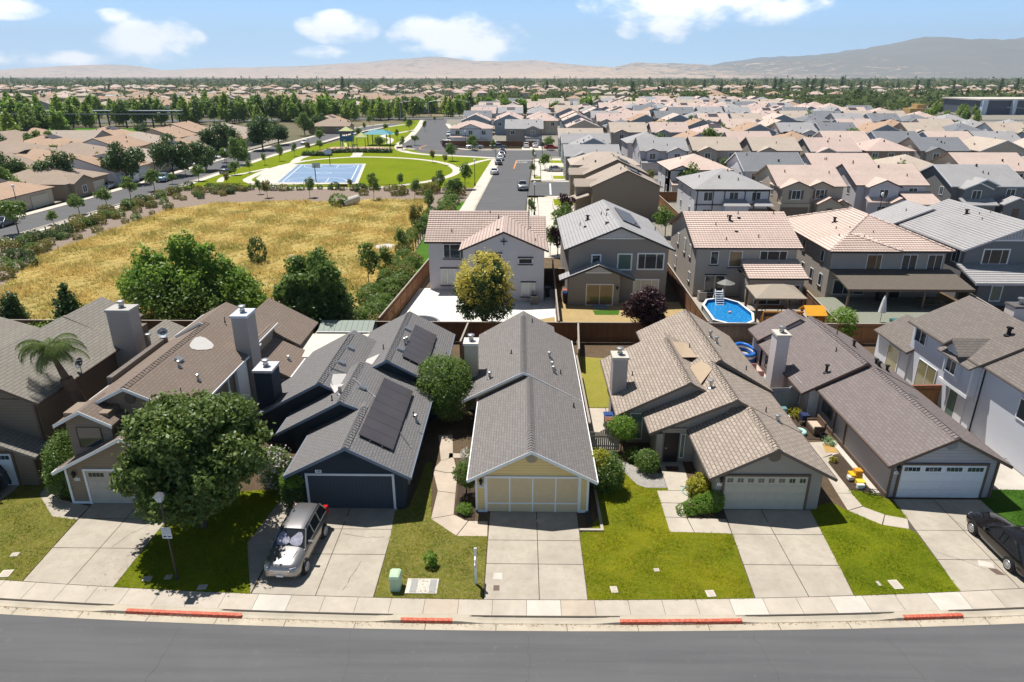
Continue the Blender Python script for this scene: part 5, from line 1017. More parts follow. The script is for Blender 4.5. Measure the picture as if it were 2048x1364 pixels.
# playset
t=thing('wooden_playset','orange wooden climbing playset with swing beam beyond the fence','playset',(26.2,58.5,0)); ORG=plain('orange_wood',(0.50,0.21,0.03),0.7); ORR=plain('orange_roof',(0.72,0.33,0.02),0.6)
for x in (25.6,27.0):
    for y in (57.9,59.3): m=MB(); m.box(x-.06,x+.06,y-.06,y+.06,0,2.3); m.build('post',ORG,t)
m=MB(); m.box(25.5,27.1,57.8,59.4,1.1,1.2); m.box(25.5,27.1,57.8,57.86,1.2,1.8); m.box(27.04,27.1,57.8,59.4,1.2,1.8); m.build('platform',ORG,t)
m=MB(); m.prism([(25.4,57.55,2.1),(25.4,58.6,2.75),(25.4,59.65,2.1),(25.4,59.65,2.04),(25.4,58.6,2.68),(25.4,57.55,2.04)],(1.8,0,0)); m.build('roof',ORR,t)
m=MB(); m.box(21.9,25.5,58.55,58.67,2.0,2.12); m.path([(21.9,58.6,2.05),(21.7,58.0,0)],0.06); m.path([(21.9,58.6,2.05),(21.7,59.3,0)],0.06); m.build('swing_beam',ORG,t)
for x in (22.8,24.2): m=MB(); m.path([(x,58.6,2.0),(x,58.6,0.6)],0.012); m.path([(x+.45,58.6,2.0),(x+.45,58.6,0.6)],0.012); m.box(x-.02,x+.47,58.5,58.7,0.56,0.6); m.build('swing',BLACK,t)
t=thing('closed_umbrella','closed white parasol standing on the timber deck','umbrella',(33.6,60.6,0.45)); m=MB(); m.lathe([(0.34,1.0),(0.26,1.6),(0.14,2.3),(0.03,2.6)],(33.6,60.6,0.45),10); m.build('canopy',WHITE,t); m=MB(); m.tube((33.6,60.6,0.45),(33.6,60.6,3.1),0.03); m.build('pole',METAL,t)
# trampoline + round table behind
t=thing('trampoline','round trampoline with grey safety pad on the white patio','trampoline',(-9.3,58.7,0)); m=MB(); m.lathe([(1.7,0.85),(1.7,0.88)],(-9.3,58.7,0),28); m.build('mat',plain('trampoline_mat',(0.03,0.035,0.045)),t); m=MB(); m.torus((-9.3,58.7,0.87),1.85,0.10,28,8); m.build('pad',plain('pad_grey',(0.35,0.36,0.38)),t)
for i in range(6): a=i*math.pi/3; m=MB(); m.tube((-9.3+1.85*math.cos(a),58.7+1.85*math.sin(a),0),(-9.3+1.85*math.cos(a),58.7+1.85*math.sin(a),0.85),0.03); m.build('leg',METAL,t)
t=thing('fire_pit','small round dark glass topped table right of the trampoline','table',(-5.6,58.3,0)); m=MB(); m.lathe([(0.85,0.68),(0.85,0.73)],(-5.9,58.3,0),24); m.build('table_top',plain('table_dark',(0.05,0.07,0.07),.2),t); m=MB(); m.torus((-5.9,58.3,0.71),0.86,0.03,24,6); m.build('rim',METAL,t)
for i in range(3): a=i*2.1; m=MB(); m.tube((-5.9+.5*math.cos(a),58.3+.5*math.sin(a),0),(-5.9+.5*math.cos(a),58.3+.5*math.sin(a),0.68),0.03); m.build('leg',METAL,t)
t=thing('yellow_bucket','yellow bucket on the white patio right of the flowering tree','bucket',(0.1,58.2,0)); m=MB(); m.lathe([(0.2,0.02),(0.3,0.5),(0.27,0.5),(0.18,0.06)],(0.1,58.2,0),14); m.build('pail',plain('bucket_yellow',(0.75,0.42,0.03)),t)
for i,(x,y) in enumerate(((2.6,69.8),(2.7,70.7))):
    pass
# garden shed + white canopy behind blue house
t=thing('garden_shed','garden shed with green grey metal roof half in tree shade','shed',(-14.5,54.6,0)); m=MB(); m.box(-16.6,-12.5,53.7,55.6,0,1.9); m.build('wall',plain('shed_grey_blue',(0.22,0.26,0.32)),t); m=MB()
for i in range(10): m.prism([(-17.0+i*.46,53.2,2.0),(-17.0+i*.46,54.7,2.5),(-17.0+i*.46,56.0,2.05),(-17.0+i*.46,56.0,2.0),(-17.0+i*.46,54.7,2.44),(-17.0+i*.46,53.2,1.95)],(0.44,0,0))
m.build('roof',plain('shed_roof_green',(0.22,0.26,0.23)),t); m=MB(); m.box(-17.0,-12.4,53.1,53.2,1.9,2.03); m.build('fascia',WHITE,t)
t=thing('white_patio_cover','flat white patio cover behind the blue house roofs','patio cover',(-15,50,0)); m=MB(); m.prism([(-17.4,46.3,2.5),(-11.2,46.3,2.5),(-11.6,50.6,2.7),(-16.6,50.6,2.7)],(0,0,0.12)); m.build('roof_sheet',plain('cream_white_sheet',(0.66,0.60,0.51),.5),t)
for x,y in ((-17.0,46.8),(-16.3,50.3)): m=MB(); m.box(x-.06,x+.06,y-.06,y+.06,0,2.5); m.build('post',WHITE,t)
# ---------------- housing tracts ----------------
def win_(parent,c,a,n,w,h,frame,trim=None):
    c=Vector(c); a=Vector(a); n=Vector(n); z=Vector((0,0,1)); m=MB(); t=0.1
    m.obox(c,a,n,z,(-w/2-t,w/2+t),(0,0.05),(h/2,h/2+t)); m.obox(c,a,n,z,(-w/2-t,w/2+t),(0,0.06),(-h/2-t,-h/2)); m.obox(c,a,n,z,(-w/2-t,-w/2),(0,0.05),(-h/2,h/2)); m.obox(c,a,n,z,(w/2,w/2+t),(0,0.05),(-h/2,h/2)); m.obox(c,a,n,z,(-0.03,0.03),(0,0.045),(-h/2,h/2))
    m.cm=1; m.obox(c,a,n,z,(-w/2,w/2),(0.003,0.02),(-h/2,h/2)); m.build('window',[frame,GLASS],parent)
def tract(name,label,loc,w,d,style,roofm,wallm,trim,ze=5.3,s=0.42,wings=(),rz=0.0,group=None,lvl=2,garage=True,winpos=None,gablem=None,frame=None,vent=True,solar=0,seed=0,lowroof=True,wallw=True):
    """front faces -Y; loc is the middle of the footprint"""
    H=thing(name,label,'house',loc,group,rz); H['_o']=(0,0,0); rr=random.Random(seed); rf,wl,fa,gb=MB(),MB(),MB(),MB(); x0,x1,y0,y1=-w/2,w/2,-d/2,d/2
    if style=='X': zr=ze+s*d/2; gableX(rf,wl,fa,((y0,ze),(0,zr),(y1,ze)),x0,x1,0.4)
    elif style=='Y': zr=ze+s*w/2; gableY(rf,wl,fa,((x0,ze),(0,zr),(x1,ze)),y0,y1,0.4,gut=False)
    else: hiproof(rf,fa,x0,x1,y0,y1,ze,s); wl.box(x0+.45,x1-.45,y0+.45,y1-.45,0,ze-0.1); zr=ze+s*min(w,d)/2
    for (xa,xb,out,dep,z_) in wings:
        zz=z_+s*(xb-xa)/2; gableY(rf,wl,fa,((xa,z_),((xa+xb)/2,zz),(xb,z_)),y0-out,y0+dep,0.35,gut=False)
    if lowroof and lvl==2:
        xa=x0+0.4 if rr.random()<.5 else 0.2; rf.prism([(xa,y0-1.6,2.75),(xa,y0+0.5,3.5),(xa,y0+0.5,3.38),(xa,y0-1.6,2.62)],(w*0.45,0,0)); wl.box(xa+.2,xa+w*0.45-.2,y0-1.2,y0+0.6,0,2.7)
    rfo=rf.build('roof',roofm,H,local=True); wl.build('wall',wallm,H,local=True); fa.build('fascia',trim,H,local=True)
    fr=frame or WHITE; yw=y0+(0.41 if style!='X' else 0.36)
    seen=set()
    if wallw:
        zs=(4.1,1.4) if lvl==2 else (1.4,)
        covered=[(xa-.3,xb+.3,out) for (xa,xb,out,dep,z_) in wings]
        for z in zs:
            for x in (-w*0.3,w*0.02,w*0.3):
                o=[c for c in covered if c[0]<x<c[1]]; y=yw-0.0
                if o: y=y0-o[0][2]+0.345; x=(o[0][0]+o[0][1])/2
                else: y=y0+(0.395 if style!='hip' else 0.445)
                if z<2 and (garage and x>0 or lowroof): continue
                if (round(x,2),z) in seen: continue
                seen.add((round(x,2),z)); win_(H,(x,y,z),X_,SN,1.3,1.3,fr)
        for z in zs:
            for y in (-d*0.25,d*0.22):
                e=0.395 if style!='hip' else 0.445
                win_(H,(x0+e,y,z),(0,-1,0),WN,0.9,1.2,fr)
        for x in (-w*0.25,w*0.25): win_(H,(x,y1-(0.395 if style!='hip' else 0.445),4.1 if lvl==2 else 1.4),(-1,0,0),(0,1,0),1.3,1.2,fr)
    if garage:
        m=MB(); gx=w*0.22; gy=min([y0+0.4]+[y0-o[2]+0.35 for o in [(a,b,c) for a,b,c,_,_ in wings] if o[0]<gx<o[1]]+[y0-1.2 if lowroof and lvl==2 and xa>-0.1 else 9]); m.box(gx-2.3,gx+2.3,gy-0.06,gy+0.02,0,2.15); m.build('garage_door',CREAM if rr.random()<.5 else plain('white_door',(0.7,0.72,0.78)),H,local=True)
    if vent:
        for i in range(4 if lvl==2 else 3):
            x=rr.uniform(x0*.7,x1*.7); y=rr.uniform(y0*.7,y1*.7)
            z=zr-(abs(y) if style=='X' else abs(x))*s if style!='hip' else ze+s*min(x-x0,x1-x,y-y0,y1-y)
            m=MB(); m.tube((x,y,z-0.05),(x,y,z+0.4),0.08 if i else 0.16,None,6); m.build('vent_pipe',BLACK,rfo,local=True)
    if solar:
        m=MB(); sgn=1 if solar>0 else -1
        if style=='Y': a=Vector((sgn,0,-s)).normalized(); b=Vector((0,1,0)); o=Vector((sgn*0.9,-d*0.25,zr-0.9*s+0.12)); m.obox(o,a,b,a.cross(b)*sgn,(0,2.0),(0,d*0.5),(0,0.08))
        else: a=Vector((1,0,0)); b=Vector((0,-1,-s)).normalized(); zz=zr if style=='X' else ze+s*min(w,d)/2; o=Vector((-w*0.15,-0.6 if style=='X' or w>=d else -(d/2-min(w,d)/2)-.6,zz-0.6*s+0.1)); m.obox(o,a,b,b.cross(a),(0,w*0.32),(0,2.6),(-.08,0.0)) 
        m.build('solar_array',PANEL,rfo,local=True)
    return H
TAR=[(TTN,'tan'),(TPW,'terracotta'),(TPK,'pink brown'),(TGF,'light grey'),(TDG,'slate grey')]
TPW2=tile('tile_far_pink',(0.57,0.44,0.39),(0.48,0.37,0.33),w=0.33,h=0.36,flat=True); TTN2=tile('tile_far_beige',(0.50,0.42,0.35),(0.43,0.36,0.30),w=0.33,h=0.36,flat=True); TSB=tile('tile_far_brown',(0.36,0.28,0.22),(0.29,0.22,0.17),w=0.33,h=0.4,flat=True); TSA=tile('tile_far_sand',(0.45,0.31,0.22),(0.35,0.24,0.17),w=0.33,h=0.36,flat=True)
GRPM='two storey houses around the park street'
def C(x0,x1,y0,y1): return ((x0+x1)/2,(y0+y1)/2,0)
MID=[
 ('tan_gabled_house','tan gabled house with blank brown end wall, nearest on the park street',C(11.2,22.6,111.5,121),11.6,10.0,'Y',TTN,S_BRN,TAF,5.25,.45,[],0,1),
 ('tan_gabled_house','second tan gabled house from the camera on the right side of the park street',C(11,23.2,125.5,136),12.0,10.5,'Y',TTN,S_BRN,TAF,5.25,.45,[],0,1),
 ('tan_gabled_house','third house up the right side of the park street, with wide tan hip roof',C(9.5,24,140,150),14,10.5,'hip',TTN2,S_TAN,TAF,5.25,.4,[],0,0),
 ('grey_gabled_house','grey house with pale lean-to, fourth up the right side of the park street',C(9.5,22,156,166),12.5,10,'X',TGF,S_GRY,WHITE,5.25,.42,[(-5,0.5,1.2,4,5.0)],0,0),
 ('blue_grey_house','blue grey walled house whose pale grey gable faces the camera beside the park street',C(11.6,23,171,182),11.6,11,'Y',TGF,S_BLG,WHITE,5.3,.45,[],0,0),
 ('grey_gabled_house','grey roofed house behind the blue grey gabled one on the right of the park street',C(10,24,187,197),13,10,'X',TGF,S_BLG,WHITE,5.3,.42,[(0,5.5,1.2,4,5.1)],0,0),
 ('grey_gabled_house','pale roofed corner house on the right where the park street meets the cross street',C(10,24,202,214),13,11,'X',TTN2,S_GRY,WHITE,5.3,.42,[(0,5.5,1.4,4,5.1)],0,0),
 ('tudor_house','white two storey house with dark timber bands and grey hip roof',C(27.0,39.6,109,122),12.6,13.4,'hip',TGF,S_WHT,DARK,5.3,.38,[],0,0),
 ('tan_shuttered_house','beige house with terracotta gable roof and brown shutters right of the timber banded house',C(41.2,52.4,112,124.5),11.2,12.6,'X',TPW,S_BEI,BROWNT,5.3,.42,[(-5.4,-0.2,1.3,4.5,5.2),(-0.8,3.4,0.5,4,5.3)],0,0),
 ('lavender_tiled_house','pale lavender house with terracotta roof, arched entry porch and street lamp in front',C(54.3,66.6,113.5,126),12.0,12.6,'X',TPW,S_LAV,DARK,5.3,.42,[(-4.6,0.8,1.6,4.5,5.2)],0,0),
 ('dark_grey_house','dark grey house with pale grey tile roof and white trimmed gable dormers',C(69.3,82,112.5,125.5),12.4,12.8,'X',TGF,S_DGR,WHITE,5.3,.42,[(-5.2,-0.4,1.6,4.5,5.1),(-3.4,1.2,0.5,3.5,5.5)],0,0),
 ('terracotta_corner_house','white stucco house with low terracotta roof behind the timber banded house',C(27.8,40,132,145),12.2,13,'hip',TPW,S_WHT,DARK,5.3,.38,[(-6,-1.5,0.3,5,5.3)],0,0),
 ('grey_hip_house','white house with blue grey roof behind the shuttered beige house',C(41.6,53.5,131,144),12,13,'X',TDG,S_WHT,WHITE,5.3,.42,[],0,0),
 ('pink_hip_house','white house with wide terracotta roof in the row behind the lavender house',C(55,67,131,144),12.2,13,'X',TPW,S_WHT,BROWNT,5.3,.4,[(1,6,.4,5,5.2)],0,0),
 ('sand_hip_house','house with pale sand hip roof in the row behind the dark grey house',C(68.5,80.5,131,144),12.4,13,'hip',TTN2,S_BEI,BROWNT,5.3,.38,[],0,0),
 ('pink_gable_house','beige house with long terracotta roof near the right edge behind the dark grey house',C(82.5,96,131.5,144),13.2,13,'X',TPW,S_BEI,BROWNT,5.3,.42,[],0,0),
 ('white_corner_house','white corner house with low pink hip roof where the road bends past the park',C(-24.5,-9.6,237,249),14.6,12.5,'hip',TPW2,S_WHT,TAF,5.4,.36,[(-3.6,3.6,.3,4,5.6)],0,0),
 ('grey_porch_house','grey two storey house with white garage and columned porch facing down the park street',C(-5.6,7.2,237,250),12.8,13,'X',TGF,S_GRY,WHITE,5.4,.4,[(0.2,5.6,.5,4.5,5.3)],0,0),
]
for i,(nm,lb,loc,w,d,st,rm,wm_,tr,ze,s,wg,rz,sol) in enumerate(MID):
    h=tract(nm,lb,loc,w,d,st,rm,wm_,tr,ze,s,wg,rz,GRPM,2,(i>6 and i not in (7,8,9,10)),solar=sol,seed=i,lowroof=(i>6 and i not in (7,8,9,10)),wallw=(i>1))
    if nm=='tudor_house':
        m=MB()
        for x in (-5.5,-3.0,-1.2,2.0,3.6,5.8): m.box(x-.07,x+.07,-d/2+.38,-d/2+.44,0.3,5.1)
        for z in (2.8,5.0): m.box(-5.8,5.8,-d/2+.37,-d/2+.45,z-.08,z+.08)
        m.build('timber_band',DARK,h,local=True)
    if nm=='tan_shuttered_house':
        for x in (-3.75,-1.85,0.45,2.15): m=MB(); m.box(x-.2,x+.2,-d/2-1.0 if x<-0.5 else -d/2-.2,(-d/2-.95) if x<-.5 else -d/2-.15,3.4,4.8); m.build('shutter',BROWNT,h,local=True)
    if i in (7,8,9,10):
        y0=-d/2; lr,lw,lf=MB(),MB(),MB(); gd=MB(); dr=MB(); n_=nm
        if i==7:
            for xa,xb in ((-1.6,2.6),(3.2,6.2)): lr.mesh([(xa,y0-1.3,2.9),(xb,y0-1.3,2.9),(xb-.5,y0+.5,3.75),(xa+.5,y0+.5,3.75),(xa,y0+.5,2.9),(xb,y0+.5,2.9)],[(0,1,2,3),(1,5,2),(4,0,3),(4,5,1,0)])
            lw.box(-1.3,2.3,y0-.9,y0+.45,0,2.85); gd.box(2.9,5.9,y0+.3,y0+.4,0,2.2)
        if i==8:
            lw.box(-5.2,-.4,y0-1.2,y0+.4,0,2.7); gd.box(-5.0,-.7,y0-1.28,y0-1.2,0,2.15)
            gableY(lr,lw,lf,((0.2,2.7),(2.4,3.9),(4.6,2.7)),y0-2.2,y0+.6,.3,gut=False); gableY(lr,lw,lf,((3.0,2.5),(4.6,3.4),(6.2,2.5)),y0-1.4,y0+.6,.3,gut=False); dr.box(2.0,2.9,y0-1.97,y0-1.88,0,2.1)
        if i==9:
            lr.prism([(1.2,y0-4.2,2.9),(1.2,y0+.5,4.3),(1.2,y0+.5,4.15),(1.2,y0-4.2,2.75)],(5.2,0,0)); lw.box(1.6,6.0,y0-3.9,y0+.4,0,2.75); gd.box(1.9,5.8,y0-3.98,y0-3.9,0,2.15)
            gableY(lr,lw,lf,((-1.4,3.0),(0.2,3.8),(1.8,3.0)),y0-3.4,y0+.6,.3,gut=False); dr.box(-.4,.5,y0-3.15,y0-3.06,0,2.3); lr.prism([(-4.8,y0-2.6,3.0),(-4.8,y0-1.2,3.6),(-4.8,y0-1.2,3.48),(-4.8,y0-2.6,2.88)],(3.2,0,0))
        if i==10:
            gableY(lr,lw,lf,((1.0,2.8),(3.4,3.9),(5.8,2.8)),y0-2.6,y0+.6,.3,gut=False); lr.prism([(-5.4,y0-3.2,2.8),(-5.4,y0-1.1,3.6),(-5.4,y0-1.1,3.46),(-5.4,y0-3.2,2.66)],(5.4,0,0)); lw.box(-5.0,-.4,y0-2.9,y0-1.2,0,2.7); gd.box(-4.8,-.7,y0-2.98,y0-2.9,0,2.15); dr.box(2.9,3.9,y0-2.37,y0-2.28,0,2.1)
        lr.build('low_roof',rm,h,local=True); lw.build('low_wall',wm_,h,local=True)
        if lf.v: lf.build('low_fascia',WHITE if i==10 else BROWNT,h,local=True)
        gd.build('garage_door',plain('garage_brown',(0.19,0.14,0.11)),h,local=True)
        if dr.v: dr.build('door',BROWNT,h,local=True)
    if i in (0,1):
        wf=MB(); r2=MB(); r2.prism([(-w/2-2.4,-d/2+2.0,5.0),(-w/2-2.4,-d/2+4.2,6.0),(-w/2-2.4,-d/2+6.5,5.0)],(w/2+1,0,0)); wf.box(-w/2-2.1,-w/2+.6,-d/2+2.4,-d/2+6.1,0,5.1); r2.prism([(-w/2-3.6,-d/2-0.2,2.9),(-w/2-0.2,-d/2-0.2,4.0),(-w/2-0.2,-d/2-0.2,3.86),(-w/2-3.6,-d/2-0.2,2.76)],(0,4.5,0)) if i==0 else None
        r2.build('side_roof',TTN,h,local=True); wf.build('side_wing',S_BRN,h,local=True)
# ---- template houses for the rows beyond ----
random.seed(11)
WALLS=[(S_TAN,'tan'),(S_BEI,'beige'),(S_GRY,'grey'),(S_WHT,'white'),(S_BLG,'blue grey'),(S_BRN,'brown'),(S_LAV,'pale lavender')]
ROOFS=[(TPW2,'pink'),(TTN2,'beige'),(TGF,'grey'),(TSA,'sand'),(TDG,'slate'),(TPW2,'pink'),(TPW,'terracotta')]
STY=[('X',[(-5,0.2,1.0,5,5.1)],'front gabled'),('hip',[],'hipped'),('Y',[],'end gabled'),('X',[(0.4,5.4,1.2,5,5.1),(-4.5,-1.0,.6,4,5.2)],'double gabled'),('hip',[(-4.8,0.6,.8,5,5.0)],'hip and gable')]
TPL=[]; 
def template(i,lvl=2):
    r=random.Random(100+i); st,wg,sn=STY[i%5]; rm,rn=ROOFS[(i*3+i//5)%7]; wm_,wn=WALLS[(i*2+i//7)%7]
    if lvl==1: wg=[(a,b,c,e,z-2.6) for a,b,c,e,z in wg]
    h=tract('tract_house','tmp',(0,-500,0),11.8,12.6,st,rm,wm_,WHITE if r.random()<.5 else TAF,5.3 if lvl==2 else 2.8,.42,wg,0,None,lvl,True,solar=(1 if i%4==1 else 0),seed=i,vent=True)
    return h,rn,wn,sn
NT=21
TPL=[template(i) for i in range(NT)]; TPL1=[]
for i in range(10):
    r=random.Random(300+i); st,wg,sn=STY[[1,4,0,1,3,1,4,2,1,0][i]]; rm,rn=[(TSA,'sand'),(TSB,'brown'),(TSA,'sandy orange'),(TTN,'tan')][i%4]; wm_,wn=[(S_BEI,'beige'),(S_TAN,'tan'),(S_WHT,'white'),(S_BRN,'brown')][(i*3)%4]
    TPL1.append((tract('single_storey_house','tmp',(0,-500,0),15.5,16,st,rm,wm_,TAF,2.9,.36,[(a*1.3,b*1.3,c,e,2.8) for a,b,c,e,z in wg],0,None,1,True,solar=1 if i%2==0 else 0,seed=i+50,lowroof=False),rn,wn,sn))
USEDT=set(); HN=0
def place(tp,k,x,y,rz,label,group,scale=None):
    global HN
    src,rn,wn,sn=tp[k]; key=(id(tp),k)
    lab=f'{sn} {wn} house, {rn} roof, {label}'
    if key not in USEDT:
        USEDT.add(key); src.location=(x,y,0); src.rotation_euler=(0,0,rz); src['label']=lab; src['group']=group
        if scale: src.scale=scale
    else: dup(src,(x,y,0),rz,scale,lab,group=group)
    HN+=1
def vis(x,y,m=8):
    return abs(x+0.014*y)<0.757*y+m
rowno=0
for k in range(8):
    for half,(yy,rz) in enumerate(((111+6.5+56*k,0.0),(131+6.5+56*k,math.pi))):
        rowno+=1; xmin=27.5 if yy<235 else -24.5; xs_=[]; x=xmin+6.2
        while x<0.757*yy+14:
            skip=False
            if yy<128 and x<90: skip=True
            if 128<yy<150 and x<100: skip=True
            if 235<yy<252 and x<9: skip=True
            if 320<yy and x>170: skip=True
            if 255<yy<=330 and x>178: skip=True
            if yy>430 and x>175: skip=True
            if yy>490 and x<40: skip=True
            if not skip: xs_.append(x)
            x+=13.3
        for j,x in enumerate(xs_):
            if HN>205: break
            place(TPL,random.randrange(NT),x+random.uniform(-.5,.5),yy+random.uniform(-.9,.9),rz+random.choice([0,0,0]) ,f'{ordw(j)} in {ordw(rowno-1)} row, right tract','houses of the tract right of the park')
# left neighbourhood by the long park street: single storey houses
lm=[(-93.5,118,1),(-93.5,136,1),(-94,154,1),(-94.5,171,1),(-95,188,1),(-95.5,205,1),(-97,222,1),(-98,240,1),(-114,131,3),(-115,149,3),(-116,167,3),(-117,184,3),(-118,201,3),(-119,219,3),(-120,237,3),(-139,190,1),(-140,207,1),(-141,224,1),(-142,242,1),(-161,217,3),(-162,235,3),(-78,292,1),(-84,310,1),(-110,262,1),(-126,262,3)]
for j,(x,y,r_) in enumerate(lm):
    place(TPL1,j%10,x,y,(math.pi/2 if r_==1 else -math.pi/2)+0.02,('%s up the left street'%ordw(j) if j<8 else '%s in blocks behind left street'%ordw(j-8)),'single storey houses left of the park')
# far left tract beyond the tall tree row
random.seed(5); cnt=0
for r_ in range(9):
    y=455+r_*48
    j=0; x=-0.757*y-5
    while x<-25-r_*0 and cnt<72:
        if random.random()<0.78 and not(x<-0.55*y and r_>4): place(TPL1,random.randrange(10),x+random.uniform(-2,2),y+random.uniform(-7,7),random.choice([0,math.pi,0.3]),f'{ordw(j)} in {ordw(r_)} row beyond tree belt','distant single storey houses beyond the tree belt',(1.15,1,1.25)); cnt+=1; j+=1
        x+=random.uniform(19,26)+ (10 if cnt>40 else 0)
# the remaining far roofs read as a mass
m=[MB() for _ in range(4)]; rw=random.Random(9)
for r_ in range(12):
    y=500+r_*62
    x=-0.76*y
    while x<(0.30 if y<640 else .74)*y:
        if rw.random()<(0.72 if x<.3*y else .5) and not(-0.2*y<x<0.02*y and y<700):
            k=rw.randrange(3); w=rw.uniform(12,16); d=rw.uniform(11,14); ze=rw.choice([3,5.3]); xx=x+rw.uniform(-3,3); yy=y+rw.uniform(-14,14)
            hiproof(m[k],m[3],xx-w/2,xx+w/2,yy-d/2,yy+d/2,ze,.4); m[3].box(xx-w/2+.4,xx+w/2-.4,yy-d/2+.4,yy+d/2-.4,0,ze-.1)
        x+=rw.uniform(18,26)
q=MB(); q.v=[];
for k in range(4):
    b=len(q.v); q.v+=m[k].v; q.f+=[tuple(b+i for i in f) for f in m[k].f]; q.m+=[k]*len(m[k].f)
o=q.build('distant_rooftops',[TPW2,TTN2,TSA,S_BEI]); o['kind']='stuff'; o['label']='mass of distant pink and beige rooftops'
# lots: ground under the tract
sheet('tract_ground',[[(4.5,92),(400,92),(400,300),(4.5,232)],[(-26,232),(4.5,232),(400,300),(400,560),(-60,560)]],-0.02,concrete('tract_ground',(0.26,0.24,0.20),0.7))
for k in range(8): 
    y=97+56*k
    if k==0: sheet('side_street',[[(30,84),(130,90),(130,104),(30,101)]],0.0,ASPH)
    elif y<500: sheet('side_street',[[(27,y-5),(0.8*y,y-5),(0.8*y,y+5),(27,y+5)]],0.0,ASPH)
sheet('tract_ground_left',[[(-86,90),(-86,260),(-210,260),(-210,90)]],-0.02,concrete('tract_ground2',(0.30,0.27,0.22),0.6))
# fences between tract lots
for i,(a,b) in enumerate((((24.5,92),(25,150)),((40.4,108),(40.4,148)),((53.4,108),(53.4,148)),((67.9,108),(67.9,148)),((25,128),(98,128)),((4.8,232),(-26,232)))): 
    fence(['brown fence right of the tan gabled houses on the park street','brown fence between the timber banded and shuttered houses','brown fence between the shuttered and lavender houses','brown fence between the lavender and dark grey houses','long brown back fence behind the timber banded house row','brown fence along the cross street below the white corner house'][i],[a,b],mat=WF3 if i!=5 else WF1)
# ---------------- vegetation ----------------
def leafmesh(name,seed,lobes,n,size,mat,clump=14,sig=0.22,shell=0.6,asp=0.55,down=0.0):
    r=np.random.default_rng(seed); L_=np.array(lobes,float); vol=(L_[:,3]*L_[:,4]*L_[:,5])**(2/3); p=vol/vol.sum()
    nc=max(4,n//clump); k=r.choice(len(L_),nc,p=p); d=r.normal(size=(nc,3)); d/=np.linalg.norm(d,axis=1)[:,None]
    rad=shell+(1.05-shell)*r.random(nc)**0.7; c=L_[k,:3]+d*L_[k,3:6]*rad[:,None]
    idx=np.repeat(np.arange(nc),clump)[:n]; n=len(idx); sc_=L_[k,3:6].mean(1)[idx]*sig
    P=c[idx]+r.normal(size=(n,3))*np.minimum(sc_,size*5)[:,None]
    P[:,2]=np.maximum(P[:,2],0.05)
    N_=d[idx]*0.8+r.normal(size=(n,3))*0.75+np.array([0,0,0.45]); N_/=np.linalg.norm(N_,axis=1)[:,None]
    A=np.cross(N_,r.normal(size=(n,3))); A/=np.linalg.norm(A,axis=1)[:,None]; B=np.cross(N_,A)
    s=size*(0.6+0.8*r.random(n))[:,None]
    V=np.stack([P-A*s,P-B*s*asp,P+A*s,P+B*s*asp],1).reshape(-1,3)
    me=bpy.data.meshes.new(name); me.vertices.add(4*n); me.vertices.foreach_set('co',V.astype(np.float32).ravel())
    me.loops.add(4*n); me.loops.foreach_set('vertex_index',np.arange(4*n,dtype=np.int32)); me.polygons.add(n)
    me.polygons.foreach_set('loop_start',np.arange(0,4*n,4,dtype=np.int32)); me.update(calc_edges=True); me.materials.append(mat)
    return me
def meshobj(name,me,parent):
    o=bpy.data.objects.new(name,me); COL.objects.link(o); o.parent=parent; return o
LF1=leafm('leaf_glossy_green',(0.065,0.12,0.02),(0.21,0.27,0.065),0.26,0.45); LF2=leafm('leaf_bright_green',(0.11,0.22,0.03),(0.27,0.40,0.06),0.5); LF3=leafm('leaf_dark_green',(0.035,0.08,0.02),(0.10,0.17,0.04),0.3); LF4=leafm('leaf_mid_green',(0.08,0.15,0.03),(0.20,0.29,0.06),0.42)
LF5=leafm('leaf_yellow_blossom',(0.48,0.40,0.05),(0.85,0.68,0.16),0.3); LF6=leafm('leaf_plum',(0.030,0.010,0.014),(0.085,0.030,0.038),0.25); LF7=leafm('leaf_yellow_green',(0.22,0.25,0.02),(0.55,0.48,0.05),0.4); LF8=leafm('leaf_olive_brown',(0.15,0.15,0.03),(0.30,0.27,0.06),0.3); LF9=leafm('leaf_white_flower',(0.5,0.45,0.42),(0.75,0.70,0.66),0.3); LFF=leafm('leaf_far_green',(0.035,0.065,0.022),(0.10,0.135,0.04),0.25,0.95,0.035,(0.15,0.19,0.055)); LFL=leafm('leaf_lime',(0.15,0.26,0.03),(0.32,0.42,0.06),0.45)
BARK=plain('bark_brown',(0.12,0.085,0.06),0.9,var=.25); BARKG=plain('bark_grey',(0.20,0.17,0.14),0.9,var=.2)
def trunkmesh(h,r,lobes,bark,parent,seed=0,nb=5):
    m=MB(); rr=random.Random(seed); p=Vector((0,0,0)); q=Vector((rr.uniform(-.1,.1)*h*.3,rr.uniform(-.1,.1)*h*.3,h)); m.tube(p,q,r,r*0.75,10)
    for i in range(min(nb,max(1,len(lobes)))):
        l=lobes[i]; e=Vector((l[0],l[1],l[2]+l[5]*0.3)); mid=q.lerp(e,0.5)+Vector((rr.uniform(-.2,.2),rr.uniform(-.2,.2),0.1))*h*.15
        m.tube(q,mid,r*0.55,r*0.35,7); m.tube(mid,e,r*0.35,r*0.1,6)
    return m.build('trunk',bark,parent,local=True)
def tree(name,label,loc,lobes,n,size,mat,th,tr,bark=None,seed=1,cat='tree',group=None,extra=None,**kw):
    t=thing(name,label,cat,loc,group); t['_o']=(0,0,0); lobes=[tuple(l) for l in lobes]
    if th>0: trunkmesh(th,tr,lobes,bark or BARK,t,seed)
    meshobj('crown',leafmesh('crown',seed,lobes,n,size,mat,**kw),t)
    if extra: 
        lb,n2,s2,m2,kw2=extra; meshobj('blossom',leafmesh('blossom',seed+5,lb,n2,s2,m2,**kw2),t)
    return t
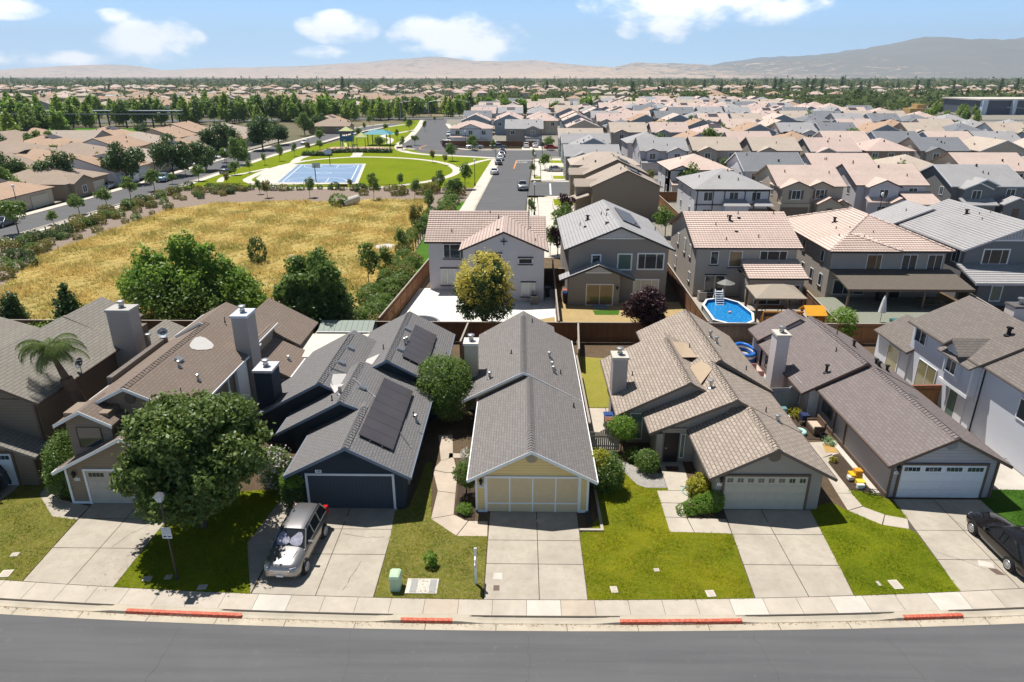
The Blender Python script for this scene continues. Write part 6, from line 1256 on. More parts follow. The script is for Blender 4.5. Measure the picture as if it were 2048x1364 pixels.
def rl(seed,cx,cy,cz,R_,H_,n,fr=0.5,zlo=None):
    """irregular crown: n lobes scattered in an ellipsoid"""
    r=random.Random(seed); o=[(cx,cy,cz,R_*0.62,R_*0.62,H_*0.62)]
    for i in range(n):
        a=r.uniform(0,2*math.pi); u=r.uniform(-.75,.95); q=math.sqrt(1-u*u)*r.uniform(.55,.85); k=r.uniform(.75,1.25)*fr
        o.append((cx+R_*q*math.cos(a),cy+R_*q*math.sin(a),cz+H_*u*.78,R_*k*.8,R_*k*.8,H_*k*.7))
    return o
# big leafy tree in the front lawn
tree('broadleaf_tree','large dense leafy tree with glossy leaves shading the front lawn beside the lamp post',(-16.5,29.5,0),rl(3,0.45,0,4.5,4.1,3.25,52,.27),50000,0.12,LF1,1.6,0.2,seed=4,clump=10,sig=0.16,shell=0.5)
tree('broadleaf_tree','large loose bright green tree in the dry field at left, behind the fence',(-31.5,62.5,0),[(-3.6,0,3.2,2.6,2.4,2.6),(0.2,0,3.4,2.4,2.4,2.8),(3.6,0,2.6,2.6,2.2,2.2),(5.4,-.4,1.8,1.8,1.6,1.6),(-5.4,0,3.0,1.5,1.5,1.8),(-4.4,.3,5.4,.9,.9,1.7),(-2.9,0,5.0,.8,.8,1.4),(-1.0,.2,6.2,.9,.9,1.9),(0.4,0,6.8,.8,.8,1.8),(1.8,-.2,6.0,.9,.9,1.5),(3.2,.2,5.0,1.0,1.0,1.2),(-1.8,-.8,4.2,1.3,1.3,1.2),(1.6,-1.0,4.0,1.4,1.3,1.2),(4.6,0,3.6,1.1,1.1,1.0)],24000,0.17,LF2,1.5,0.25,seed=9,clump=16,sig=0.14,shell=0.4,extra=([(-2.5,0,2.6,3.2,3,2),(3.5,0,2.2,3.2,2.5,1.8),(0,-1.5,2.2,4.5,2.5,2)],9000,0.15,LF4,dict(clump=14,sig=.2,shell=.4)))
tree('broadleaf_tree','large dense dark green tree right of the bright one, beyond the back fence',(-18.4,58.4,0),rl(15,0.2,0,4.1,3.5,3.7,26,.33),26000,0.15,LF4,1.5,0.22,seed=12,clump=14,sig=0.14,shell=0.45,extra=([(0,-.6,2.3,3.2,2.4,2.2)],9000,0.15,LF3,dict(clump=14,sig=.2,shell=.4)))
tree('conifer_tree','small dark conifer at the back fence behind the far left grey roof',(-41.3,58.5,0),[(0,0,0.9,1.3,1.3,.8),(0,0,1.9,1.05,1.05,.8),(0,0,2.9,.75,.75,.8),(0,0,3.8,.4,.4,.7)],5000,0.13,LF3,0.5,0.1,seed=2)
tree('conifer_tree','small dark conifer at the left picture edge beyond the fence',(-46.8,58.8,0),[(0,0,0.9,1.1,1.1,.8),(0,0,1.9,.9,.9,.8),(0,0,2.8,.6,.6,.8)],3500,0.13,LF3,0.5,0.1,seed=3)
tree('flowering_tree','tall rounded tree with yellow blossom tips in front of the white house',(-3.3,59.6,0),rl(21,0,0,3.6,2.45,3.1,16,.45),16000,0.12,LF3,0.6,0.16,seed=6,clump=10,sig=.16,shell=.6,extra=([(0,0,4.6,2.4,2.35,2.5),(.6,.2,5.4,1.4,1.4,1.4),(-1.0,-.8,4.4,1.5,1.3,1.5),(1.4,-.4,3.6,1.3,1.2,1.4)],6500,0.11,LF5,dict(clump=16,sig=.07,shell=.96)))
tree('plum_tree','round purple leaved plum tree against the back fence',(11.1,57.6,0),rl(31,0,0,2.7,1.95,1.9,14,.45),13000,0.11,LF6,0.9,0.1,seed=7,clump=9,sig=.16,shell=.5)
tree('round_shrub','large round clipped dark shrub between the blue and yellow houses',(-5.2,41.6,0),[(0,0,2.7,1.7,1.7,1.75),(.5,-.6,1.8,1.35,1.3,1.2),(-.6,.5,3.0,1.2,1.2,1.2),(.6,.6,3.1,1.1,1.1,1.1)],17000,0.075,LF4,0.9,0.12,seed=8,clump=8,sig=.10,shell=.86,cat='shrub')
def shrub(label,x,y,R_,H_,mat,n=2500,size=.06,name='shrub',seed=1,group=None,extra=None,th=0,cz=None,ry=None):
    return tree(name,label,(x,y,0),[(0,0,cz or H_*.5,R_,ry or R_,H_*.5),(R_*.3,-R_*.3,(cz or H_*.5)*.9,R_*.7,R_*.7,H_*.4)],n,size,mat,th,0.05,seed=seed,cat='shrub',group=group,extra=extra,clump=8,sig=.1,shell=.8)
shrub('white flowering leggy shrub at the left of the yellow garage',-3.0,35.0,.55,1.5,LF4,1500,.05,'flowering_shrub',1,None,([(0,0,1.1,.5,.5,.45)],700,.05,LF9,dict(clump=6,sig=.12,shell=.8)))
shrub('round topped topiary shrub on a bare stem beside the yellow garage wall',-3.0,32.5,.65,1.3,LF4,3200,.055,'topiary_shrub',2,None,None,.8,1.45); shrub('low rounded green bush at the foot of the yellow garage corner',-3.0,30.9,.42,.5,LF2,1000,.05,'low_bush',3)
shrub('large rounded shrub with yellow green leaves right of the yellow garage',4.85,33.3,.95,2.3,LF4,6500,.06,'variegated_shrub',4,None,([(-.35,.1,1.8,.55,.6,.6)],1500,.06,LF7,dict(clump=8,sig=.15,shell=.8)))
shrub('small leafy tree with bare thin stems under the tall narrow window',6.3,37.4,.8,1.3,LF2,3500,.06,'small_tree',5,None,None,1.0,1.75); shrub('dense round green shrub beside the recessed entry of the tan house',7.55,35.2,.65,1.35,LF4,4500,.05,'round_shrub',6)
shrub('bright yellow leaved shrub between the entry path and the cream garage door',10.0,32.6,.65,1.35,LF7,3500,.06,'golden_shrub',7,None,([(0,0,.5,.6,.6,.4)],1200,.06,LF4,dict(clump=8,sig=.15,shell=.8)))
t=tree('clipped_hedge','smooth sloping clipped green hedge mound left of the cream garage door',(9.75,31.15,0),[(-.75,-.1,.25,.6,.42,.3),(-.3,.0,.36,.6,.5,.36),(.15,.1,.46,.6,.52,.46),(.6,.15,.56,.55,.55,.56),(.85,.2,.6,.42,.5,.6)],13000,.032,LF2,0,0,seed=8,cat='hedge',clump=6,sig=.04,shell=.97)
shrub('tiny spiky green shrub standing alone in the dry lawn',-4.27,26.6,.3,.8,LF2,700,.06,'young_shrub',9)
shrub('flat topped bright green hedge beside the navy garage door',-12.25,31.3,.6,2.1,LF3,6000,.055,'hedge',10,None,([(0,0,1.75,.6,.6,.4)],2500,.055,LF2,dict(clump=8,sig=.1,shell=.85)))
shrub('pink flowering loose shrub in the shade left of the navy garage',-13.9,33.3,.9,2.4,LF4,4000,.07,'flowering_shrub',11,None,([(0,-.2,1.4,.9,.8,1.1)],900,.07,LF9,dict(clump=6,sig=.2,shell=.8)))
tree('hedge','tall rounded hedge at the left corner of the brown house garage',(-25.35,33.2,0),[(0,0,2.0,1.0,1.5,1.5),(.0,-.7,1.2,1.0,1.0,1.2),(.3,.6,2.6,.8,1.1,.9)],14000,.06,LF4,0,0,seed=13,cat='hedge',clump=8,sig=.1,shell=.85)
for i,(x,y,r_,h,l) in enumerate([(7.0,36.5,.55,.7,'spiky strap leaved plant in the gravel bed'),(17.55,44.9,.4,.5,'dark potted plant at the grey fence right of the tan roof'),(19.0,42.3,.5,.6,'small yellow green bush under the lavender house window'),(28.4,57.2,1.2,2.9,'leafy young tree leaning over the back fence near the orange playset')]):
    shrub(l,x,y,r_,h,[LF4,LF3,LF7,LF2][i],[500,500,600,3500][i],[.12,.06,.06,.1][i],['strap_leaf_plant','potted_plant','low_bush','young_tree'][i],20+i)
shrub('yellow tuft plant at the top of the mulch strip beside the lavender wall',19.1,36.4,.22,.35,LF7,250,.05,'tuft_plant',30); shrub('dry bare bush on the side patio behind the purple roofs',26.9,55.0,.6,.8,LF5,500,.06,'dry_bush',31)
for i,(x,y,R_,H_,l) in enumerate([(-19.3,54.6,1.6,2.2,'dark leafy shrubs under the fence left of the garden shed'),(-17.6,51.0,1.3,2.0,'glossy green shrub beside the white patio cover'),(-36.5,54.8,2.2,1.7,'bright green hedge mass inside the fence at far left'),(-41.5,54.8,2.6,1.7,'long green hedge against the fence at the left edge'),(-11.6,55.2,.7,1.2,'light green shrub behind the blue house by the trampoline fence')]): shrub(l,x,y,R_,H_,[LF3,LF4,LF2,LF2,LF7][i],4500,.1,'leafy_shrub',40+i)
# palm
t=thing('palm_tree','feathery palm with drooping fronds between the grey and brown roofs','palm tree',(-26.15,36.6,0)); m=MB(); pts=[(-26.15,36.6,0),(-26.3,36.4,3.4),(-26.7,36.2,5.4),(-27.1,36.1,7.0)]
for (a,b),(r0,r1) in zip(zip(pts,pts[1:]),((.32,.3),(.38,.34),(.22,.1))): m.tube(a,b,r0,r1,12)
m.build('trunk',plain('palm_trunk',(0.14,0.09,0.065),.9,var=.3),t)
PALM=leafm('palm_leaf',(0.07,0.12,0.03),(0.22,0.27,0.08),.35,.4); rr=random.Random(4)
for i in range(30):
    a=i*2.399; el0=rr.uniform(.3,1.5); Ln=rr.uniform(1.5,2.5); dr_=rr.uniform(1.7,3.1); m=MB(); c=Vector((-27.1,36.1,7.1)); p=c.copy(); n=16; el_=el0; P=[p.copy()]
    for k in range(n): d=Vector((math.cos(a)*math.cos(el_),math.sin(a)*math.cos(el_),math.sin(el_))); p=p+d*Ln/n; P.append(p.copy()); el_-=dr_/n
    for k in range(2,n): 
        d=(P[k+1]-P[k]).normalized() if k<n else d; sd_=d.cross(Vector((0,0,1))).normalized(); w=.62*math.sin(math.pi*(k/n)**.7)+.15
        for s in (-1,1):
            for q in (0,.5):
                o=P[k].lerp(P[k+1],q) if k<n else P[k]; e=o+sd_*s*w*.75+Vector((0,0,-.45*w-rr.uniform(0,.15)))+d*.22; m.mesh([o-d*.03,o+d*.03,e],[(0,1,2)])
    m.path([tuple(x) for x in P],.018,4); m.build('frond',PALM,t)
m=None
# --- reusable mid-distance trees ---
def proto(name,lobes,n,size,mat,th,tr,seed,**kw):
    t=tree(name,'x',(0,-600,0),lobes,n,size,mat,th,tr,seed=seed,**kw); return t
PT={'street':[proto('street_tree',rl(50+i,0,0,2.55,1.55,1.25,8,.5),1800,.15,LF4,1.3,.07,50+i,clump=8) for i in range(3)],
 'young':[proto('young_tree',rl(60+i,0,0,2.3,.85,1.45,5,.5),1200,.11,[LF4,LF8,LF4][i],1.0,.04,60+i,clump=8) for i in range(3)],
 'big':[proto('shade_tree',rl(70+i,0,0,4.4,3.6,3.4,12,.45),5200,.24,[LF3,LF4,LF3][i],1.6,.2,70+i,clump=10,shell=.55) for i in range(3)],
 'belt':[proto('tall_tree',[(0,0,3,2.9,2.9,2),(0,0,5.2,2.3,2.3,2.2),(.2,.1,7.6,1.5,1.5,2),(0,0,9.3,.7,.7,1.4)] if i%2==0 else rl(80+i,0,0,5.4,3.0,4.8,9,.5),1700,.45,[LFL,LF4,LFL,LF2][i],1.6,.2,80+i,clump=9,shell=.5) for i in range(4)],
 'bush':[proto('rounded_bush',[(0,0,.5,.8,.8,.62)],1300,.07,[LF3,LF8,LF4,LF8][i],0,0,90+i,cat='shrub',clump=6,sig=.07,shell=.9) for i in range(4)],
 'cone':[proto('cypress_tree',[(0,0,3,1.2,1.2,3),(0,0,6,.8,.8,2.6)],900,.3,LF3,.8,.15,95,clump=8)],
 'redbush':[proto('purple_tree',rl(97,0,0,2.2,1.0,1.6,5,.5),1300,.12,LF6,.9,.06,97,clump=8)]}
USEDP=set(); VR=random.Random(77)
def vplace(kind,x,y,label,s=1.0,group=None,k=None,sz=None):
    L=PT[kind]; k=VR.randrange(len(L)) if k is None else k; src=L[k]; scl=(s,s,s*(sz or VR.uniform(.9,1.1)))
    if (kind,k) not in USEDP: USEDP.add((kind,k)); src.location=(x,y,0); src.scale=scl; src['label']=label; src.rotation_euler=(0,0,VR.uniform(0,6.28)); o=src
    else: o=dup(src,(x,y,0),VR.uniform(0,6.28),scl,label)
    if group: o['group']=group
    return o
# ---------------- field, park and park street ----------------
DRYG=grass('dry_field_ground',(0.47,0.37,0.12),(0.60,0.47,0.19),(0.25,0.25,0.06),0.16,0.5,9); FG1=grass('park_grass',(0.14,0.20,0.006),(0.20,0.25,0.008),(0.26,0.26,0.03),0.12,0.4,14)
GRVL=NG('brown_gravel'); n=GRVL.noise(5,6,0.75); n2=GRVL.noise(.3,4); GRVL.col(GRVL.mix(GRVL.ramp(n,[(0.38,(0,0,0)),(0.68,(1,1,1))]),(0.17,0.125,0.10),(0.36,0.29,0.24))); GRVL.rough(.95); GRVL.bump(n,1,.08); GRVL=GRVL.m
FIELD=[(-100,57),(-13.5,57),(-13.5,80),(-15,100),(-17.5,129.5),(-27,131),(-36,127.5),(-44,128)]+[tuple(px(u,v))[:2] for u,v in ((500,404),(423,407),(333,421),(256,449),(180,476),(77,512),(0,578))]+[(-60,66),(-62,58)]
sheet('gravel_slope',[[(-75,57),(-11.2,57),(-9,128),(-9,144.5),(-72.3,144.5),(-71.2,122),(-72.5,100),(-73.5,92)]],0.0,GRVL); sheet('dry_field',[FIELD[1:]],0.02,DRYG)
# dry grass tufts over the field
r=np.random.default_rng(3); nT=30000
bx=r.uniform(-63,-14,nT*2); by=57+72.5*r.random(nT*2)**1.15; P=np.array(FIELD[1:]); 
def inside(px_,py_,poly):
    c=np.zeros(len(px_),bool); j=len(poly)-1
    for i in range(len(poly)):
        xi,yi=poly[i]; xj,yj=poly[j]; c^=((yi>py_)!=(yj>py_))&(px_<(xj-xi)*(py_-yi)/(yj-yi+1e-9)+xi); j=i
    return c
k=inside(bx,by,P); bx,by=bx[k][:nT],by[k][:nT]; nT=len(bx)
cl=(np.sin(bx*.9)+np.sin(by*.7+bx*.3)+np.sin(bx*2.3-by*1.9))*0.12; nb=4; N_=nT*nb; X=np.repeat(bx,nb)+r.normal(0,.16,N_); Y=np.repeat(by,nb)+r.normal(0,.16,N_); Hh=np.repeat(.28+cl,nb)*r.uniform(.5,1.4,N_); Hh=np.clip(Hh,.08,.9)
a=r.uniform(0,6.28,N_); w=.05+.05*r.random(N_); lx=r.normal(-.12,.22,N_); ly=r.normal(0,.22,N_)
V=np.stack([np.stack([X-np.cos(a)*w,Y-np.sin(a)*w,np.full(N_,.02)],1),np.stack([X+np.cos(a)*w,Y+np.sin(a)*w,np.full(N_,.02)],1),np.stack([X+lx,Y+ly,Hh],1)],1).reshape(-1,3)
me=bpy.data.meshes.new('dry_grass'); me.vertices.add(3*N_); me.vertices.foreach_set('co',V.astype(np.float32).ravel()); me.loops.add(3*N_); me.loops.foreach_set('vertex_index',np.arange(3*N_,dtype=np.int32)); me.polygons.add(N_); me.polygons.foreach_set('loop_start',np.arange(0,3*N_,3,dtype=np.int32)); me.update(calc_edges=True)
g=NG('dry_grass_blade'); gi=g.n('ShaderNodeNewGeometry'); n=g.noise(.16,5,.65); col=g.mix(g.ramp(n,[(.42,(0,0,0)),(.66,(1,1,1))]),(0.68,0.52,0.17),(0.33,0.33,0.07)); col=g.mix(g.math('MULTIPLY',gi.outputs['Random Per Island'],.6),col,(0.82,0.66,0.31)); g.col(col); g.rough(.8)
tr=g.n('ShaderNodeBsdfTranslucent'); g.t.links.new(col,tr.inputs[0]); ms=g.n('ShaderNodeMixShader'); ms.inputs[0].default_value=.4; g.t.links.new(g.p.outputs[0],ms.inputs[1]); g.t.links.new(tr.outputs[0],ms.inputs[2]); g.t.links.new(ms.outputs[0],g.out.inputs[0]); me.materials.append(g.m)
o=bpy.data.objects.new('dry_grass',me); COL.objects.link(o); o['kind']='stuff'; o['label']='golden dry grass covering the empty field'
# verge right of field
sheet('verge',[[(-13.9,59),(-12.3,59),(-10.6,80),(-9.6,121),(-9.9,128),(-11.2,128),(-14.2,100)]],0.024,LAWD)
def ribbon(name,pts,w,z,mat,off=0.0,kind=True,w2=None):
    m=MB(); P=[Vector(p) for p in pts]; L_=[]
    for i,p in enumerate(P):
        d=(P[min(i+1,len(P)-1)]-P[max(i-1,0)]).normalized(); n=Vector((-d.y,d.x)); L_.append((p+n*(off+w/2),p+n*(off-w/2)))
    for (a,b),(c,d) in zip(L_,L_[1:]): m.poly([(b.x,b.y,z),(d.x,d.y,z),(c.x,c.y,z),(a.x,a.y,z)])
    o=m.build(name,mat); struct(o); return o
def smooth(pts,n=6):
    P=[Vector(p) for p in pts]; o=[]
    for i in range(len(P)-1):
        p0,p1,p2,p3=P[max(i-1,0)],P[i],P[i+1],P[min(i+2,len(P)-1)]
        for k in range(n):
            t=k/n; o.append(0.5*((2*p1)+(-p0+p2)*t+(2*p0-5*p1+4*p2-p3)*t*t+(-p0+3*p1-3*p2+p3)*t*t*t))
    o.append(P[-1]); return [(v.x,v.y) for v in o]
sheet('park_lawn',[[(-72.5,144.5),(-9.2,144.5),(-7.8,200),(-30,213),(-42,238),(-42,268),(-46,320),(-52,372),(-58,372),(-60,320),(-64,284),(-66,247),(-71,227),(-73,199),(-73.5,172)]],0.006,FG1)
WLK=concrete('park_concrete',(0.62,0.57,0.50),0.15)
loop=smooth([(-62.5,160),(-60.8,153.5),(-52.8,145.5),(-41.7,143.8),(-30.5,144.6),(-21.2,153),(-16.8,162.5),(-16.2,173.3),(-21,187.8),(-32,198.2),(-46.8,201.8),(-56.7,195.6),(-61.1,187),(-63,172),(-62.5,160)])
ribbon('park_path',loop,1.9,0.02,WLK); ribbon('park_path',smooth([(-16.2,176),(-12,190),(-8.6,197)]),1.8,0.024,WLK); ribbon('park_path',smooth([(-61,187),(-63,200),(-60,214),(-57,219)]),2.4,0.024,WLK); ribbon('park_path',smooth([(-48,202),(-49,210),(-51,217)]),3,0.026,WLK); ribbon('park_path',smooth([(-66.5,152),(-68.6,160),(-66,168),(-64,176)]),1.4,0.021,WLK); ribbon('park_path',smooth([(-40,228),(-34,224)]),2,0.024,WLK); ribbon('park_path',smooth([(-46,243),(-48,260),(-54,275),(-50,290),(-46,305)]),2,0.024,WLK)
sheet('court_surround',[[tuple(px(u,v))[:2] for u,v in ((588,328.5),(557,331),(524,348),(512,357),(518,366),(545,370),(716,367.5),(732,327.5))]],0.028,WLK)
CRT=plain('court_blue',(0.17,0.26,0.40),.7,var=.06); sheet('basketball_court',[[(-58.9,183.7),(-41.9,184.2),(-36.5,151.2),(-53.6,151.6)]],0.034,CRT); LNE=plain('court_line',(0.72,0.75,0.78),.6)
# court lines
o_=Vector((-53.6,151.6)); ux=Vector((17.1,-0.4))/17.1; uy=Vector((-5.2,32.4))/32.8
def cp_(a,b): v=o_+ux*a+uy*b; return (v.x,v.y)
def cl_(pts,w=.14): ribbon('court_line',[cp_(a,b) for a,b in pts],w,.039,LNE)
cl_([(1,.8),(16,.8)],.2); cl_([(16,.8),(16,31.5)],.2); cl_([(16,31.5),(1,31.5)],.2); cl_([(1,31.5),(1,.8)],.2); cl_([(1,16.2),(16,16.2)]); 
for s,b in ((1,1),(-1,31.4)):
    cl_([(6.3,b),(6.3,b+s*5.8)]); cl_([(10.7,b),(10.7,b+s*5.8)]); cl_([(6.3,b+s*5.8),(10.7,b+s*5.8)]); cl_([(8.5+6.6*math.cos(t),b+s*1.3+s*6.6*abs(math.sin(t))) for t in [i*math.pi/16 for i in range(17)]])
cl_([(8.5+1.8*math.cos(i*math.pi/10),16.2+1.8*math.sin(i*math.pi/10)) for i in range(21)])
for b,s,l in ((.9,1,'near basketball hoop with glass backboard on the blue court'),(31.6,-1,'far basketball hoop on the blue court')):
    x,y=cp_(8.5,b); t=thing('basketball_hoop',l,'basketball hoop',(x,y,0)); m=MB(); m.tube((x,y,0),(x,y,3.6),.09); m.tube((x,y,3.3),(x,y+s*1.2,3.5),.06); m.build('pole',IRON,t); m=MB(); m.box(x-.9,x+.9,y+s*1.15-.03,y+s*1.15+.03,2.9,4.0); m.build('backboard',plain('backboard',(0.45,0.48,0.5),.3),t); m=MB(); m.torus((x,y+s*1.45,3.05),.23,.02,14,5); m.build('rim',plain('rim_orange',(0.6,0.15,0.03)),t)
# bollard rails along the gravel
def railfence(label,pts,h=.9,sp=2.4,mat=None,name='post_rail_fence'):
    t=thing(name,label,'fence',(pts[0][0],pts[0][1],0)); m=MB(); rl_=MB()
    for a,b in zip(pts,pts[1:]):
        a=Vector((*a,0));b=Vector((*b,0)); n=max(1,round((b-a).length/sp))
        for i in range(n): q=a.lerp(b,i/n); m=MB(); m.box(q.x-.06,q.x+.06,q.y-.06,q.y+.06,0,h); m.build('post',mat or plain('rail_brown',(0.13,0.08,0.055)),t)
        d=(b-a).normalized(); nn=Vector((-d.y,d.x,0))
        for z in (h*.45,h*.85): rl_.obox(a,d,nn,(0,0,1),(0,(b-a).length),(-.02,.02),(z-.03,z+.03))
    rl_.build('rails',mat or plain('rail_brown',(0.13,0.08,0.055)),t)
railfence('low brown post and rail fence between the gravel slope and the park lawn',[(-66,145),(-50,144.2),(-35,143),(-20,145),(-11,147.5)])
railfence('low dark rail fence along the pavement of the long park street',[(-72.0,92),(-71.2,105),(-70.9,125),(-71.5,145)],.8,2.2,IRON)
railfence('black iron fence between the shrubs and the green verge',[(-14.2,66),(-14.4,80),(-14.3,100),(-13,118)],1.1,2.2,IRON,'iron_fence')
# left street
LR=smooth([(-80,85),(-79,105),(-78,126),(-77.8,146),(-78.4,172),(-78.8,199),(-78,227),(-75.8,247),(-74,284),(-68,320),(-60,345)]); ribbon('park_side_street',LR,8.6,-0.005,ASPH); ribbon('kerb',LR,.35,.06,CONB,-4.5); ribbon('kerb',LR,.35,.06,CONB,4.5); ribbon('sidewalk',LR,1.9,.03,WLK,-5.8); ribbon('sidewalk',LR,1.6,.03,WLK,5.6)
# main park street
RC=[(-4.0,84),(-3.75,121),(-2.6,160),(-1.4,198),(-1.1,214)]; ribbon('park_street',RC,9.0,-0.004,ASPH); 
ribbon('cross_street',smooth([(60,214),(20,212),(-10,211),(-25,216),(-33,232),(-35,262),(-37.5,300),(-44,345),(-47,378)]),15,-0.006,ASPH)
sheet('street_junction',[[(-8,200),(6,200),(8,224),(-20,226),(-22,205)]],-0.003,ASPH)
ribbon('sidewalk',[(-9.7,116),(-9.45,121),(-8.2,160),(-7.0,197)],2.5,.03,WLK); ribbon('kerb',[(-8.3,88),(-8.2,121),(-7.0,160),(-5.75,196)],.3,.07,CONB)
ribbon('sidewalk',[(4.1,86),(4.3,121),(4.5,133)],2.6,.03,WLK); ribbon('kerb',[(1.0,88),(1.1,121),(1.3,132)],.3,.07,CONB); ribbon('sidewalk',[(5.6,155),(6.2,178),(6.4,199)],2.4,.03,WLK); ribbon('kerb',[(2.2,155),(3.0,178),(3.6,199)],.3,.07,CONB)
sheet('path_paving',[[(1.3,88),(2.8,88),(3.0,132),(1.5,132)],[(2.4,156),(4.3,156),(5.0,198),(3.7,198)],[(5.7,88),(10.5,88),(10.5,133),(5.8,133)],[(7,156),(11,156),(11.5,199),(7.6,199)]],0.012,WLK); sheet('planting_strip',[[(5.9,92),(10.2,92),(10.2,96),(5.9,96)],[(6,106),(10.4,106),(10.4,110),(6,110)],[(6,124),(10.4,124),(10.4,131),(6,131)],[(7.3,158),(10.8,158),(10.8,163),(7.3,163)],[(7.5,174),(11,174),(11,180),(7.5,180)],[(7.6,188),(11,188),(11,194),(7.6,194)],[(1.6,108),(2.8,108),(2.9,113),(1.7,113)],[(2.8,158),(4.3,158),(4.4,162),(2.9,162)]],0.025,LAWC)
for y in (98,118,164,182): sheet('path_slab',[[(5.5+(y>150)*1.6,y),(11,y),(11,y+2.6),(5.5+(y>150)*1.6,y+2.6)]],0.022,WLK)
sheet('side_street_mouth',[[(1.2,135),(12,134.5),(12,153),(1.9,153)]],-0.002,ASPH); ribbon('sidewalk',smooth([(5,133.5),(8,133.6),(13,133.9)]),1.5,.03,WLK); ribbon('sidewalk',smooth([(5.6,155),(9,154.2),(13,154)]),1.5,.03,WLK)
ribbon('sidewalk',smooth([(-7,199),(-16,203.5),(-29,209),(-37.5,220),(-41.6,240),(-42.5,268),(-46.5,320),(-52,375)]),2.6,.03,WLK); ribbon('sidewalk',[(60,223),(10,222.3),(-16,222),(-22.5,228),(-26,250),(-29,300),(-36,345)],2.0,.03,WLK)
sheet('driveway',[[(0.0,223),(6.4,223),(6.2,237),(0.4,237)]],.03,WLK)
MWH=plain('road_white',(0.66,0.66,0.64),.7); MOR=plain('road_orange',(0.62,0.26,0.07),.7)
o=text_mesh('STOP',2.2,MWH,'road_lettering',None,(-0.0,189.5,.006),(0,0,R(1))); o.scale=(.62,1.5,1); struct(o)
sheet('road_marking',[[(-2.1,176),(-1.8,176),(-1.2,193),(-1.6,193)]],.007,MOR); sheet('road_marking',[[(-1.4,193.6),(3.2,193.9),(3.2,194.5),(-1.4,194.2)]],.007,MWH); sheet('road_marking',[[(5.6,136),(5.95,136),(6.4,151),(6.05,151)]],.007,MWH); ribbon('road_marking',smooth([(-32,238),(-33,228),(-31,222.5),(-24,219.3),(-18,218.5)]),.35,.004,MOR)
ribbon('arterial_road',smooth([(-330,330),(-200,360),(-100,383),(0,392),(120,396)]),16,0.0,ASPH)
# sports green left with canopy
sheet('sports_field',[[(-230,262),(-150,262),(-140,318),(-260,312)]],.01,LAWD)
t=thing('shade_canopy','long dark flat solar canopy on posts along the far green sports field','canopy',(-185,318,0)); m=MB(); m.box(-262,-150,314,318,5.6,5.9); m.build('roof',plain('canopy_dark',(0.03,0.045,0.05)),t)
for i in range(10): x=-260+i*12; m=MB(); m.box(x-.25,x+.25,315.7,316.2,0,5.6); m.build('post',IRON,t)
t=thing('shade_canopy','second long pale flat canopy behind the dark one at left','canopy',(-185,332,0)); m=MB(); m.box(-272,-158,330,334,6.4,6.7); m.build('roof',plain('canopy_pale',(0.35,0.38,0.45)),t)
for i in range(8): x=-268+i*15; m=MB(); m.box(x-.25,x+.25,331.7,332.2,0,6.4); m.build('post',IRON,t)
# playground
sheet('play_surface',[[(-63,215),(-44,217),(-41,228),(-48,232),(-62,231)]],.03,plain('play_rubber',(0.50,0.32,0.26),.9,var=.12))
t=thing('play_structure','playground tower with blue panels, lime pyramid roofs and yellow slide','play structure',(-54,223,0)); PB_=plain('play_blue',(0.03,0.13,0.25)); PL=plain('play_lime',(0.42,0.44,0.16)); PY=plain('play_yellow',(0.66,0.60,0.18)); PG=plain('play_green',(0.06,0.20,0.03))
for x in (-57,-55.2,-53.4): 
    for y in (222,224.5): m=MB(); m.tube((x,y,0),(x,y,5.75),.1); m.build('post',PB_,t)
m=MB(); m.box(-57,-53.4,222,222.1,2.6,4.2); m.box(-57,-56.9,222,224.5,2.6,5.3); m.box(-53.5,-53.4,222,224.5,2.6,5.3); m.build('panel',PB_,t)
m=MB(); c=(-55.2,223.2); m.mesh([(c[0]-2.1,c[1]-1.6,5.7),(c[0]+2.1,c[1]-1.6,5.7),(c[0]+2.1,c[1]+1.6,5.7),(c[0]-2.1,c[1]+1.6,5.7),(c[0],c[1],7.0)],[(0,1,4),(1,2,4),(2,3,4),(3,0,4),(3,2,1,0)]); m.build('roof',PL,t)
m=MB(); c=(-50.5,223); m.mesh([(c[0]-1.7,c[1]-1.7,3.8),(c[0]+1.7,c[1]-1.7,3.8),(c[0]+1.7,c[1]+1.7,3.8),(c[0]-1.7,c[1]+1.7,3.8),(c[0],c[1],5.3)],[(0,1,4),(1,2,4),(2,3,4),(3,0,4),(3,2,1,0)]); m.build('roof',PL,t)
for x in (-51.8,-49.2): m=MB(); m.tube((x,222,0),(x,222,3.8),.1); m.build('post',PG,t)
m=MB(); m.obox((-55.6,221.8,2.9),Vector((.35,-1,-.75)).normalized(),Vector((1,.35,0)).normalized(),(0,0,1),(0,3.6),(-.35,.35),(0,.35)); m.build('slide',PY,t)
m=MB(); m.box(-53.4,-51.8,222.2,223.8,1.4,1.5); m.box(-57,-53.4,222,224.5,2.5,2.6); m.build('deck',PG,t)
t=thing('shade_sail','turquoise hip shaped shade roof on dark posts beside the playground','shade structure',(-48,238,0)); m=MB(); c=[(-53,235,3.6),(-43.6,235,3.6),(-43,241,3.6),(-52,241,3.6)]; p,q=(-50,238,5.0),(-46.5,238,5.0); m.mesh(c+[p,q],[(0,1,5,4),(1,2,5),(2,3,4,5),(3,0,4)]); m.build('canopy',plain('turquoise',(0.04,0.24,0.31),.6),t)
for x,y in ((-51.3,235.8),(-45,235.8),(-50.6,240),(-44.6,240)): m=MB(); m.tube((x,y,0),(x,y,3.9),.14); m.build('post',IRON,t)
